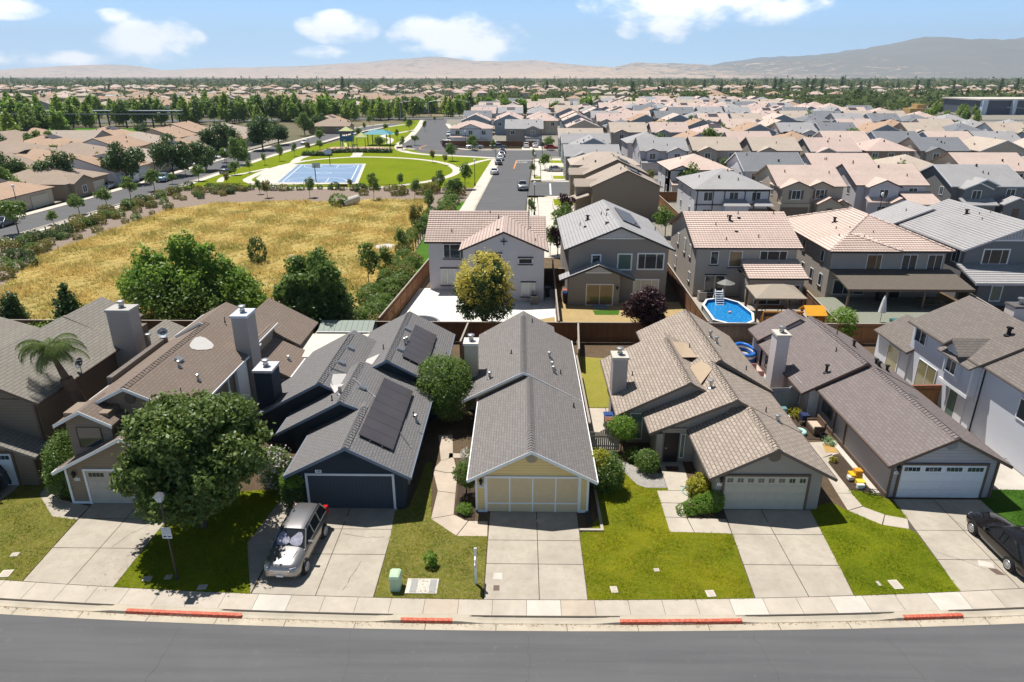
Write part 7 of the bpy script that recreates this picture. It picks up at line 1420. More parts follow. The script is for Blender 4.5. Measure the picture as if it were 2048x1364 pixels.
def bench(label,x,y,rz=0):
    t=thing('park_bench',label,'bench',(x,y,0),rz=rz); bw=plain('bench_red_brown',(0.15,0.06,0.04)); m=MB(); m.box(-1,1,-.25,.25,.42,.48); m.build('seat',bw,t,local=True); m=MB(); m.box(-1,1,.22,.27,.5,.95); m.build('backrest',bw,t,local=True)
    for s in (-.8,.8): m=MB(); m.box(s-.04,s+.04,-.2,.2,0,.42); m.build('leg',IRON,t,local=True)
bench('red brown park bench on the near side of the loop path',-37,143,math.pi); bench('park bench beside the playground hedge',-38.5,222); bench('park bench at the right of the play area by the street corner',-36,226,.5)
t=thing('culvert_pipe','pale concrete culvert outlet lying in the dry field edge','culvert',px(700,410)[:]); x,y,_=px(700,412); m=MB(); m.tube((x-1.2,y-.6,.5),(x+1.0,y+2.2,1.0),.75,.7,14,False); m.tube((x-1.2,y-.6,.5),(x+1.0,y+2.2,1.0),.6,.55,14,False); m.build('pipe',CONC,t)
t=thing('concrete_blanket','white plastic sheet lying at the right of the dry field','sheet',tuple(px(770,495))); x,y,_=px(770,495); m=MB(); m.lathe([(1.6,0),(1.3,.25),(.3,.4)],(x,y,0),9); m.build('cover',MEM,t)
def lamp(label,x,y,h=4.4,name='street_lamp'):
    t=thing(name,label,'street lamp',(x,y,0)); m=MB(); m.lathe([(.18,0),(.14,.5),(.07,.7),(.05,h)],(0,0,0),10); m.build('post',IRON,t,local=True); m=MB(); m.lathe([(.1,h),(.24,h+.25),(.2,h+.5),(.05,h+.62)],(0,0,0),10); m.build('globe',WHITE,t,local=True)
for i,(x,y,h,l) in enumerate([(-9.9,147.1,5,'left of the park street near the oval lawn'),(2.2,115,5,'right kerb of the park street, nearest'),(3.0,160,5,'right kerb beyond the side street mouth'),(-7,191,5,'left kerb of the park street near the corner'),(-84.5,113.8,4.5,'nearest on the left park street'),(-72.8,172,4.5,'by the park lawn edge on the left street'),(-84.6,160,4.5,'under the round trees of the left street'),(-18,226,5,'before the fence of the white corner house'),(-42.5,228,5,'beside the turquoise shade roof'),(56.5,108.6,4.3,'in front of the lavender house porch'),(5.8,197,5,'right kerb before the stop marking')]): lamp('black street lamp with white globe, '+l,x,y,h)
def mast(label,x,y,dx):
    t=thing('mast_arm_light',label,'street light',(x,y,0)); m=MB(); m.tube((0,0,0),(0,0,9),.16,.1); m.build('pole',METAL,t,local=True); m=MB(); m.path([(0,0,8.6),(dx*.5,0,9.2),(dx,0,9.4)],.07); m.build('arm',METAL,t,local=True); m=MB(); m.box(dx-.3,dx+.4,-.15,.15,9.3,9.45); m.build('lamp_head',METAL,t,local=True)
for i,(x,y,d,l) in enumerate([(-63.5,375,6,'galvanised mast arm light pole left of the road junction'),(-50,385,7,'galvanised mast arm pole at the far junction'),(-28,388,-6,'galvanised mast arm pole right of the far junction'),(213,305,-9,'tall signal pole with long arm beside the green trees at right'),(180,420,5,'mast arm pole near the commercial building')]): mast(l,x,y,d)
# commercial buildings right
CX_=px(1880,221)
t=thing('commercial_building','long grey commercial building with white end towers and red roof bands at far right','building',(300,440,0)); CG=plain('com_grey',(0.09,0.10,0.13)); CW=stucco('com_white',(0.50,0.56,0.66)); CR=plain('com_red',(0.50,0.10,0.06))
m=MB(); m.box(272,450,432,470,0,8); m.build('wall',CG,t); m=MB(); m.box(271,322,431,471,8,8.8); m.build('roof_edge',CONC,t)
for x,w in ((272,3),(290,2),(309,4)): m=MB(); m.box(x,x+w,429.5,431.9,0,8); m.build('pillar',CW,t)
m=MB(); m.box(324,345,427,433,0,11); m.build('tower',CW,t); m=MB(); m.box(328,341,426.5,426.95,5.5,8.8); m.build('sign_panel',plain('sign_dark',(0.09,0.03,0.04)),t); m=MB(); m.box(320,349,428,440,11,11.8); m.build('red_roof',CR,t)
m=MB(); m.box(357,376,427,433,0,10); m.build('tower',CW,t); m=MB(); m.lathe([(5,0),(5,.3)],(366,426.6,2.5),20,ax=1); m.build('arch_window',CG,t); m=MB(); m.box(354,379,428,440,10,10.8); m.build('red_roof',CR,t)
t=thing('yellow_block_building','bright ochre yellow boxy building among trees at right','building',(205,335,0)); YB=stucco('ochre',(0.46,0.31,0.13)); qx,qy,_=px(1832,236); m=MB(); m.box(qx-4,qx+4,qy,qy+8,0,5); m.build('wall',YB,t); m=MB(); m.box(qx+1,qx+6,qy+3,qy+9,5,7); m.build('upper_block',YB,t)
t=thing('yellow_block_building','small ochre building in front of the white towers','building',(255,375,0)); qx,qy,_=px(1900,216); m=MB(); m.box(qx-4,qx+4,qy,qy+8,0,3.6); m.build('wall',YB,t); m=MB(); m.box(qx-1,qx+1,qy-.3,qy-.05,0,2.4); m.build('doorway',CG,t)
# ---------- trees and bushes placement ----------
for (u,v,s,l) in [(38,468,1.35,'large round street tree at the left picture edge beside the long street'),(108,450,.6,'small thin street tree right of the big left edge one'),(160,430,.95,'round topped street tree by the pavement, third from the left edge'),(215,415,.95,'round street tree by the pavement, fourth from the left edge'),(262,398,1.0,'round street tree by the pavement, fifth from the left edge'),(310,382,1.1,'round street tree by the pavement, sixth from the left edge'),(345,368,.6,'small street tree beyond the sixth round one'),(372,352,.8,'street tree left of the park lawn corner'),(398,362,.95,'street tree at the park lawn corner by the gravel')]:
    p=px(u,v); vplace('street',p.x,p.y,l,s,'street trees along the gravel slope')
for j,(u,v,s) in enumerate([(150,385,1.05),(285,368,1.15),(373,352,1.2),(437,342,1.05),(462,312,1.2),(490,305,1.1),(545,300,1.3),(575,290,1.15),(625,270,1.1),(655,262,1.0),(500,330,.9)]):
    p=px(u,v); vplace('big',p.x-3,p.y,f'dense round dark tree, {ordw(j)} from the camera along the left street houses',s*.95,'round dark trees before the left street houses')
for j,(u,v,s,k) in enumerate([(738,572,1.35,2),(772,545,1.05,0),(806,505,1.05,0),(835,462,1.15,1),(857,430,1.05,2),(748,400,1.3,2),(620,395,1.15,0),(535,395,1.1,1),(830,398,1.2,0),(880,385,1.1,2),(930,378,1.5,0),(700,378,.7,1),(800,378,.9,0),(870,372,.7,1),(915,395,1.1,2),(520,388,.9,0),(455,372,.9,1)]):
    p=px(u,v); vplace('young',p.x,p.y,f'slender young tree, {ordw(j)} of the line round the dry field and park edge',s,'young trees round the field',k)
pr_=random.Random(8); tr0=random.Random(31)
PARKT=[(500,345),(470,350),(530,330),(560,322),(590,312),(615,305),(450,325),(480,320),(640,300),(705,292),(640,285),(820,262),(760,300),(830,290),(795,280),(770,262),(730,262),(690,258),(850,262),(805,300),(865,325),(890,330),(905,322),(905,395),(945,300),(640,270),(810,250),(740,250),(720,275),(870,245)]
for j,(u,v) in enumerate(PARKT):
    p=px(u,v); vplace(pr_.choice(['young','street']),p.x,p.y,f'small park tree, {ordw(j)} counting from the left side of the lawn',pr_.uniform(.8,1.25),'small trees in the park')
# street trees on the right side of the park street
for u,v,s,k,l in [(1130,445,1.45,'redbush','tall dark purple tree before the brown end wall house'),(1115,512,1.25,'redbush','small purple leaved tree between the white and grey roofs'),(1100,510,1.2,'young','green young tree behind the purple one near the grey roof'),(1120,475,1.2,'street','green garden tree left of the pale grey tiled roof'),(1330,475,1.1,'street','bright green tree between the grey tiled roof and the tan one'),(1063,435,.8,'young','small kerb tree beside the street lamp at the road end'),(1066,350,.9,'young','kerb tree right of the park street past the pickup'),(1090,340,1.1,'street','bushy garden tree before the hip roofed third house'),(1300,375,1.1,'young','slim tree behind the tan gabled houses'),(1068,322,.8,'young','kerb tree near the stop marking'),(1095,300,1.2,'street','garden tree beside the grey porch house'),(985,300,.9,'young','kerb tree in front of the white corner house fence'),(950,302,.9,'young','young tree left of the parked cars row'),(1745,430,.9,'young','pale shrub tree before the lavender house porch'),(1700,425,.9,'street','flowering garden tree before the shuttered house')]:
    p=px(u,v); vplace(k,p.x,p.y,l,s)
for j in range(44):
    x=-88-tr0.uniform(0,80); y=tr0.uniform(115,262)
    if vis(x,y): vplace(tr0.choice(['big','street','street']),x,y,f'garden tree, {ordw(j)} among those between the left street houses',tr0.uniform(.7,1.1))
# bushes: rows along the left slope, the park edge and the verge
BU=[]
for i in range(34): y=91+i*1.55; BU.append((-69.6+pr_.uniform(-.6,1.2),y,pr_.uniform(.6,1.25)))
for i in range(22): BU.append((-70+pr_.uniform(1,9),px(0,575+0)[1]+pr_.uniform(18,72),pr_.uniform(.5,.95)))
for i in range(30): BU.append((-66+i*1.75+pr_.uniform(-.5,.5),141.6+pr_.uniform(-1.2,.8)-abs(i-15)*.02,pr_.uniform(.6,1.1)))
for i in range(20): BU.append((pr_.uniform(-66,-56),pr_.uniform(132,141),pr_.uniform(.6,1.0)))
for i in range(8): BU.append((pr_.uniform(-34,-12),pr_.uniform(133,140),pr_.uniform(1,1.8)))
for i in range(30): BU.append((-15.2+pr_.uniform(-.9,.5),60+i*1.85,pr_.uniform(.8,1.25)))
for i in range(22): BU.append((-13.6+pr_.uniform(-.5,.4),59+i*1.1,pr_.uniform(.9,1.4)))
for i in range(10): BU.append((-13.6+pr_.uniform(-1,2),112+i*2.6,pr_.uniform(.9,1.8)))
for u,v in [(8,492),(25,500),(45,497),(62,505),(15,515),(38,522),(58,520),(72,512),(5,535),(28,540),(95,488),(110,478),(128,470),(90,500),(150,462),(168,452),(185,449),(60,535),(12,560),(200,447),(225,436),(242,430),(215,425),(258,420),(275,428),(300,418)]: p=px(u+pr_.uniform(-4,4),v+pr_.uniform(-3,3)); BU.append((p.x,p.y,pr_.uniform(.8,1.3)))
BNAME=['near the left picture edge of the gravel slope'][:0]+['on the slope beside the long left street','scattered in the gravel left of the dry field','in the row before the park fence','in the cluster at the gravel corner by the park','scattered above the dry field','in the line along the iron fence','in the thick row beside the orange fence','near the top of the verge by the park street','near the left picture edge of the gravel slope']
cnts=[34,22,30,20,8,30,22,10,26]; i=0
for g_i,c in enumerate(cnts):
    for j in range(c):
        x,y,s=BU[i]; i+=1; vplace('bush',x,y,f'rounded bush, {ordw(j)} {BNAME[g_i]}',s*1.15,'rounded bushes round the dry field',(2 if g_i in (5,6,7) and j%3 else None))
vplace('bush',px(678,412).x,px(678,412).y,'large silvery green bush beside the culvert pipe',2.0,None,2); 
for u,v,s,l in [(517,525,1.3,'dark green reedy clump standing alone in the dry field')]: p=px(u,v); vplace('bush',p.x,p.y,l,s,None,0,2.2)
# hedges
tree('clipped_hedge','long curved dark hedge before the playground',(-50,212,0),[(-8+i*1.6,math.sin(i*.4)*1.2+i*.25,.5,1.2,1.0,.6) for i in range(12)],6000,.2,LF3,0,0,seed=44,cat='hedge',clump=8,shell=.8)
tree('clipped_hedge','dark hedge under the far basketball hoop',(-60,205,0),[(i*1.3-3,0,.5,1.1,1.0,.6) for i in range(6)],3000,.2,LF3,0,0,seed=45,cat='hedge',clump=8,shell=.8)
# tall tree belt
j=0
belt=[(-340,318),(-198,322),(-139,360),(-90,372),(-60,378)]
tr_=random.Random(21); T_=[]
for (a,b),(c,d) in zip(belt,belt[1:]):
    n=int(math.hypot(c-a,d-b)/4.8)
    for i in range(n): T_.append((a+(c-a)*i/n+tr_.uniform(-2,2),b+(d-b)*i/n+tr_.uniform(-5,5)))
for i in range(52): T_.append((-300+i*5.2+tr_.uniform(-3,3),398+i*.2+tr_.uniform(-6,6)))
for i in range(16): T_.append((-140+tr_.uniform(-30,45),tr_.uniform(345,372)))
for i in range(26): T_.append((tr_.uniform(-40,70),tr_.uniform(395,470)))
for i in range(12): T_.append((tr_.uniform(-215,-165),tr_.uniform(230,262)))
for i in range(16): _q=px(tr_.uniform(1850,1960),tr_.uniform(226,262)); T_.append((_q.x,_q.y))
for j,(x,y) in enumerate(T_):
    if not vis(x,y,12): continue
    z_='in the tall belt beyond the left street houses' if x<-60 and y>262 else ('behind the left blocks before the sports field' if x<-100 else ('at the far road junction' if x<100 else 'in the green clump near the ochre building'))
    vplace('belt',x,y,f'leafy tree, {ordw(j)} {z_}',tr_.uniform(.8,1.25) if x<100 else tr_.uniform(.5,.75),'tall trees beyond the park')
for j in range(64):
    x=tr_.uniform(30,170); y=tr_.choice([125,153,181,209,237,265,293,321])+tr_.uniform(-7,7); 
    if vis(x,y): vplace('street',x,y,f'small tree, {ordw(j)} among those showing between the tract roofs',tr_.uniform(1.2,1.9),'small trees between the tract houses')

for j in range(34):
    u=[1490,1500,1545,1560,1575,1640,1700,1720,1735,1790,1830,1960,2000,2030,1180,1190,1260,1285,1340,905,690,700,1610,1625,1680,1850,1905,1925,1410,1440,1090,1120,800,640][j]; q=px(u+tr_.uniform(-4,4),tr_.uniform(180,192)); vplace('cone',q.x,q.y,f'tall dark cypress, {ordw(j)} of those standing behind the far roofs',tr_.uniform(1.3,2.2),'cypresses behind the far roofs')
# ---------------- cars ----------------
def paint(name,c,metal=.3,rough=.28): return plain(name,c,rough,metal=metal,var=.02,spec=.5,coat=.6)
TYRE=plain('tyre_rubber',(0.02,0.02,0.02),.8); RIM=plain('alloy_rim',(0.55,0.56,0.58),.3,metal=.7,var=.03); CGL=glass('car_glass',(0.012,0.014,0.016),.03); CHR=plain('chrome',(0.6,0.6,0.62),.15,metal=.9,var=.02); HL=glass('headlight_glass',(0.22,0.23,0.25),.1); TL=plain('tail_light',(0.5,0.01,0.01),.25,var=.03)
KINDS={ # stations: y, halfwidth, zlow, ztop ; greenhouse: base front, top front, top rear, base rear, roof z ; L, wheels
 'suv':dict(L=4.55,st=[(0,.62,.42,.72),(.06,.76,.3,.82),(.25,.86,.24,.93),(.6,.91,.22,.99),(1.25,.925,.22,1.06),(1.6,.925,.22,1.10),(3.0,.93,.22,1.12),(4.0,.92,.24,1.14),(4.4,.87,.28,1.10),(4.55,.78,.4,.98)],g=(1.2,2.05,4.05,4.42,1.66),wy=(.85,3.55),wr=.35),
 'sedan':dict(L=4.8,st=[(0,.60,.38,.60),(.08,.76,.26,.70),(.3,.86,.2,.77),(.8,.9,.18,.84),(1.45,.91,.18,.92),(2.5,.915,.18,.95),(3.7,.91,.2,.96),(4.3,.88,.22,.97),(4.7,.82,.28,.93),(4.8,.72,.4,.80)],g=(1.45,2.3,3.55,4.25,1.44),wy=(.9,3.7),wr=.33),
 'pickup':dict(L=5.6,st=[(0,.75,.5,.85),(.06,.88,.38,1.0),(.3,.95,.34,1.12),(1.4,.98,.34,1.18),(3.4,.98,.34,1.2),(3.45,.98,.34,1.2),(5.4,.97,.38,1.18),(5.6,.93,.45,1.1)],g=(1.35,1.95,3.2,3.42,1.82),wy=(.95,4.35),wr=.4)}
def car(label,loc,rz,mat,kind='sedan',group=None,name=None,detail=False):
    """front points to local -Y"""
    K=KINDS[kind]; Ln=K['L']; t=thing(name or {'suv':'parked_suv','sedan':'parked_sedan','pickup':'pickup_truck'}[kind],label,{'suv':'car','sedan':'car','pickup':'pickup truck'}[kind],loc,group,rz); t['_o']=(0,0,0)
    off=-Ln/2; m=MB(); V=[];S_=[]
    for (y,w,zl,zt) in K['st']:
        h=zt-zl; half=[(0,zl),(w*.86,zl),(w*.97,zl+.08),(w,zl+.38*h),(w*.99,zl+.62*h),(w*.95,zt-.11),(w*.86,zt-.02),(w*.5,zt+.03),(0,zt+.04)]
        ring=half+[(-a,b) for a,b in half[-2:0:-1]]; S_.append(len(ring)); V+=[(a,y+off,b) for a,b in ring]
    n=S_[0]; F=[(j*n+i,j*n+(i+1)%n,(j+1)*n+(i+1)%n,(j+1)*n+i) for j in range(len(K['st'])-1) for i in range(n)]; F=[f[::-1] for f in F]
    F+=[tuple(range(n)),tuple(range((len(K['st'])-1)*n,len(K['st'])*n))[::-1]]
    m.mesh(V,F); body=m.build('body',mat,t,local=True,smooth=True)
    gb,gt,rt_,rb,rz_=K['g']; hwf=.84; hwt=.64; zb=lambda y:np.interp(y,[s[0] for s in K['st']],[s[3] for s in K['st']])-.03
    zf,zr=zb(gb),zb(rb)
    def cab(hb,ht,zroof,db=0,dt=0):
        return [(-hb,gb+db+off,zf),(hb,gb+db+off,zf),(ht,gt+dt+off,zroof),(-ht,gt+dt+off,zroof),(-hb,rb-db+off,zr),(hb,rb-db+off,zr),(ht,rt_-dt+off,zroof),(-ht,rt_-dt+off,zroof)]
    c=cab(hwf,hwt,rz_-.04); mid=[(-hwf*.985,(gb+rb)/2+off,zb((gb+rb)/2)+.0)]
    m=MB(); m.mesh(c,[(0,1,2,3),(5,4,7,6)]); m.build('windscreen',CGL,t,local=True)
    m=MB(); m.mesh(c,[(1,5,6,2),(4,0,3,7)]); m.build('side_window',CGL,t,local=True)
    # roof
    m=MB(); rv=[]; ys=[gt-.06,gt+.25,(gt+rt_)/2,rt_-.2,rt_+.05]; zs=[rz_-.05,rz_,rz_+.025,rz_,rz_-.06]
    for y,z in zip(ys,zs): rv+=[(-hwt-.03,y+off,z-.07),(-hwt*.9,y+off,z-.01),(-.3,y+off,z+.015),(.3,y+off,z+.015),(hwt*.9,y+off,z-.01),(hwt+.03,y+off,z-.07)]
    m.mesh(rv,[(j*6+i,j*6+i+1,(j+1)*6+i+1,(j+1)*6+i) for j in range(4) for i in range(5)]); m.build('roof_panel',mat,t,local=True,smooth=True)
    # pillars
    m=MB(); fr=[(0,3),(1,2),(4,7),(5,6)]
    for a,b in fr: m.tube(Vector(c[a])+Vector((0,0,-.02)),Vector(c[b]),.045,.04,6)
    for s in (-1,1):
        for y in ((gb+gt)/2+.75 if kind!='suv' else 2.45,)+((3.35,) if kind=='suv' else (2.95,) if kind=='sedan' else ()): m.tube((s*hwf*.985,y+off,zb(y)),(s*(hwt+.01),y+off,rz_-.05),.035,.035,6)
        m.tube((s*(hwf+.02),gb+off+.1,zb(gb)+.01),(s*(hwf+.02),rb+off-.1,zb(rb)+.01),.022)
    m.build('pillars',mat if kind!='suv' else mat,t,local=True)
    for s in (-1,1):
        for y in K['wy']:
            r=K['wr']; wx=s*(max(x[1] for x in K['st'])-.09); m=MB(); m.tube((wx-.02*s,y+off,r),(wx+.095*s,y+off,r),r+.055,None,22); m.build('wheel_arch',BLACK,t,local=True)
            m=MB(); m.lathe([(r*.6,-.11),(r,-.1),(r,.1),(r*.6,.115)],(wx+.03*s,y+off,r),22,ax=0); w=m.build('wheel',TYRE,t,local=True)
            m=MB(); x=wx+.03*s+s*.118
            m.lathe([(r*.16,0),(r*.16,.012*s)],(x,y+off,r),12,ax=0); m.torus((x,y+off,r),r*.62,.022,22,5,ax=0)
            for q in range(9): a=q*2*math.pi/9; m.obox((x-.006,y+off,r),(0,math.cos(a),math.sin(a)),(1,0,0),(0,-math.sin(a),math.cos(a)),(.03,r*.62),(-.008,.01),(-.025,.025))
            m.build('rim',RIM,w,local=True)
    y0=off; st=K['st']
    for s in (-1,1):
        zt=st[2][3]; m=MB(); m.obox((s*st[1][1]*.80,y0+.12,zt-.13),Vector((s,.62,.05)).normalized(),Vector((-.62*s,1,0)).normalized(),(0,0,1),(-.16,.13),(-.05,.105),(-.05,.04)); m.build('headlight',HL,t,local=True)
        m=MB(); m.obox((s*st[-2][1]*.9,-off-.12,st[-2][3]-.16),(1,0,0),(0,1,0),(0,0,1),(-.12,.10),(-.12,.09),(-.12,.12 if kind!='suv' else .3)); m.build('tail_light',TL,t,local=True)
        m=MB(); m.obox((s*(hwf+.13),gb+.42+off,zb(gb)+.12),(1,0,0),(0,1,0),(0,0,1),(-.11,.11),(-.06,.06),(-.07,.08)); m.build('wing_mirror',mat,t,local=True)
    m=MB(); w=st[1][1]*.62; zt=st[1][3]
    for i in range(4): m.box(-w,w,y0-.015,y0+.05,zt-.27+i*.055,zt-.27+i*.055+.03)
    m.build('grille',CHR if detail else BLACK,t,local=True); m=MB(); m.box(-w*1.25,w*1.25,y0+.01,y0+.2,.30,.40); m.build('bumper_intake',BLACK,t,local=True)
    m=MB(); m.box(-.16,.16,y0-.03,y0,.40,.50); m.build('number_plate',WHITE,t,local=True)
    if kind=='pickup': m=MB(); m.box(-.78,.78,3.55+off,5.4+off,1.17,1.25); m.build('truck_bed',plain('bed_dark',(0.04,0.04,0.045),.7),t,local=True)
    return t
SUVP=paint('paint_bronze_silver',(0.30,0.29,0.29),.75,.3)
cx_=(-11.0,27.6); s_=car('bronze silver suv with a patterned windscreen sunshade parked on the blue house driveway',(-10.95,27.55,0),R(-3),SUVP,'suv',detail=True,name='parked_suv')
A_=Vector((0,1.2-2.275,1.04)); B_v=Vector((0,2.05-2.275,1.62)); u_=Vector((1,0,0)); v_=(B_v-A_).normalized(); nn=u_.cross(v_); nn=nn if nn.z>0 else -nn
for sg in (-1,1):
    m=MB(); P_=[(.0,.30),(.12,.20),(.34,.13),(.56,.17),(.62,.34),(.60,.60),(.50,.78),(.34,.80),(.16,.62),(.03,.50)]
    V=[A_+u_*(sg*a)+v_*b*1.02+nn*.012 for a,b in P_]; m.poly(V if (V[1]-V[0]).cross(V[2]-V[1]).dot(nn)>0 else V[::-1]); m.build('sunshade',plain('sunshade_silver',(0.30,0.29,0.36),.45,metal=.2,var=.6,scale=9),s_,local=True)
m=MB(); 
for s in (-1,1): m.path([(s*.6,-.25,1.665),(s*.6,1.7,1.66)],.02); 
m.build('roof_rail',BLACK,s_,local=True)
m=MB()
for s in (-1,1): m.path([(s*.42,-1.95,1.0),(s*.52,-1.25,1.075)],.012)
m.build('bonnet_crease',SUVP,s_,local=True)
BLKP=paint('paint_black',(0.012,0.010,0.011),.2,.12); s_=car('black sedan parked nose in on the far right driveway',(24.15,28.0,0),R(180),BLKP,'sedan',detail=True,name='parked_sedan')
car('dark car nose showing in the shade at the far left driveway',(-29.9,32.0,0),R(12),paint('paint_navy_black',(0.02,0.025,0.035)),'sedan')
PW=paint('paint_white',(0.72,0.73,0.74),0,.3); PS=paint('paint_silver',(0.45,0.46,0.48),.6,.3); PGm=paint('paint_gunmetal',(0.12,0.13,0.15),.5,.3); PRD=paint('paint_red',(0.35,0.02,0.02),.1,.3); PLB=paint('paint_light_blue',(0.30,0.42,0.55),.2,.3)
G='cars parked along the park street'
for l,u,v,rz,mt,k in [('white sedan, nearest in the left parked line of the park street',983,349,180,PW,'sedan'),('grey sedan parked second in the left line of the park street',992,330,180,PGm,'sedan'),('white sedan parked third in the left line of the park street',996,321,180,PW,'sedan'),('silver sedan parked fourth in the left line of the park street',999,314,180,PS,'sedan'),('dark sedan at the top of the left parked line',1001,307,180,PGm,'sedan')]:
    p=px(u,v); car(l,(p.x+.6,p.y+1.5,0),R(rz+2),mt,k,G)
p=px(1047,381); car('silver white pickup truck driving on the right side of the park street',(p.x-.2,p.y+1.8,0),R(2),PS,'pickup')
for l,x,y,rz,mt,k in [('black suv parked before the white corner house fence',-22.5,225.2,90,PGm,'suv'),('long silver pickup parked before the white corner house fence',-15.0,225.3,90,PS,'pickup'),('dark grey pickup parked right of the silver one',-7.6,225.3,90,PGm,'pickup'),('white suv in the driveway of the grey porch house, left one',1.5,230,180,PW,'suv'),('white sedan in the driveway of the grey porch house, right one',4.4,231,180,PW,'sedan'),('red and black car parked before the grey porch house lawn',9.5,225.2,90,PRD,'sedan'),('dark sedan parked right of the red one on the cross street',16.5,225.2,90,PGm,'sedan'),('black sedan parked on the bend beside the white corner house',-26.6,262,5,PGm,'sedan'),('white suv in the drive left of the white corner house',-25.0,238,70,PW,'suv'),('white suv parked on the bend further up the street',-28.2,275,5,PW,'suv'),('pale sedan parked at the third house on the right side of the park street',8.5,171,90,PS,'sedan')]: car(l,(x,y,0),R(rz),mt,k,'cars parked round the street corner')
for l,u,v,rz,mt,k in [('light blue pickup on the left park street',330,362,5,PLB,'pickup'),('black pickup parked beside the park lawn on the left street',455,345,-2,PGm,'pickup'),('white car in a driveway under the round trees at left',425,318,90,PW,'sedan'),('white van like suv parked before the left street houses',270,358,80,PW,'suv'),('red car parked in a driveway between the round trees',345,330,90,PRD,'sedan'),('black suv further up the left street',490,320,-2,PGm,'suv'),('white sedan parked at the far end of the left street',610,288,0,PW,'sedan'),('dark sedan at the left picture edge on the street',8,452,0,PGm,'sedan'),('pale sedan parked at the kerb before the arched gable house',215,377,0,PS,'sedan'),('white suv beyond the light blue pickup',400,332,0,PW,'suv')]:
    p=px(u,v); car(l,(p.x,p.y,0),R(rz),mt,k,'cars along the left street')
# ---------------- hills, far woods ----------------
def hillmat():
    g=NG('hill_grass'); a=g.noise(0.0016,7,0.62); b=g.noise(0.006,8,0.75,dist=1.5); c=g.noise(0.0005,4)
    col=g.mix(a,(0.46,0.345,0.26),(0.53,0.41,0.31)); sp=g.n('ShaderNodeSeparateXYZ'); g.t.links.new(g.obj(),sp.inputs[0])
    hz=g.math('MULTIPLY',g.ramp(g.math('DIVIDE',sp.outputs[2],600.0),[(0.15,(0,0,0)),(0.5,(1,1,1))]),1.0); xr=g.ramp(g.math('DIVIDE',g.math('ADD',sp.outputs[0],2000.0),9000.0),[(0.25,(0,0,0)),(0.62,(1,1,1))])
    cov=g.math('MULTIPLY',g.math('ADD',g.math('MULTIPLY',xr,0.75),g.math('MULTIPLY',hz,0.3)),1.0)
    mask=g.math('GREATER_THAN',g.math('ADD',b,g.math('MULTIPLY',cov,0.24)),0.57); col=g.mix(g.math('MULTIPLY',mask,0.92),col,(0.15,0.155,0.14)); g.col(col); g.rough(.95); return g.m
HM=hillmat()
def hills(name,name_n,x0,x1,y0,y1,f,nx,ny,seed):
    r=np.random.default_rng(seed); xs=np.linspace(x0,x1,nx); t=np.linspace(0,1,ny); X,T=np.meshgrid(xs,t); Y=y0+(y1-y0)*T
    base=np.interp(X,[p[0] for p in f],[p[1] for p in f]); prof=np.clip(np.sin(np.clip(T,0,1)*np.pi*.5)**1.3,0,1); Z=base*prof
    n=np.zeros_like(X)
    for o in range(7):
        fr=1/2600*1.9**o; a=.5**o*1.0; ph=r.uniform(0,6.28,4); th=r.uniform(-.6,.6)
        u=X*np.cos(th)+Y*np.sin(th); v=Y*np.cos(th)-X*np.sin(th); n+=a*(1-2*np.abs(np.sin(u*fr*3.1+ph[0]+1.3*np.sin(v*fr*2.1+ph[1]))*.5+np.sin(v*fr*1.7+u*fr*1.1+ph[2])*.5))
    Z=Z*(1+(.34 if name_n else .12)*n)*np.where(T<.98,1,1); Z=np.where(T<=0,-2,Z); V=np.stack([X,Y,Z-1],2).reshape(-1,3)
    F=[(j*nx+i,j*nx+i+1,(j+1)*nx+i+1,(j+1)*nx+i) for j in range(ny-1) for i in range(nx-1)]
    me=bpy.data.meshes.new(name); me.from_pydata([tuple(v) for v in V],[],F); me.polygons.foreach_set('use_smooth',[True]*len(F)); me.materials.append(HM); o=bpy.data.objects.new(name,me); COL.objects.link(o); struct(o); return o
# silhouettes: angle heights read off the skyline, turned into metres at their distance
def sk(pts,d): 
    o=[]
    for u,v in pts: 
        p=px(u,min(v,149.0),CAMH) if False else None
        o.append(((u-1044)/1365*d*0.935, (150-v)/1365*d*0.935*1.0+22))
    return o
hills('hills','',-11000,4500,7500,11000,sk([(-600,152),(0,150),(100,147),(180,136),(250,133),(330,143),(600,134),(760,125),(860,121),(950,125),(1050,123),(1150,130),(1350,150)],11000),200,60,1)
hills('hills',1,-2500,10000,5200,8600,sk([(700,152),(900,149),(1050,146),(1130,130),(1200,132),(1270,128),(1400,138),(1480,133),(1600,126),(1700,118),(1800,108),(2000,96),(2300,90)],8600),200,70,2)
hills('hills',1,500,14000,9000,12500,sk([(1200,150),(1400,138),(1600,120),(1720,118),(1820,106),(1960,101),(2048,93),(2300,95),(2600,100)],12500),160,60,3)
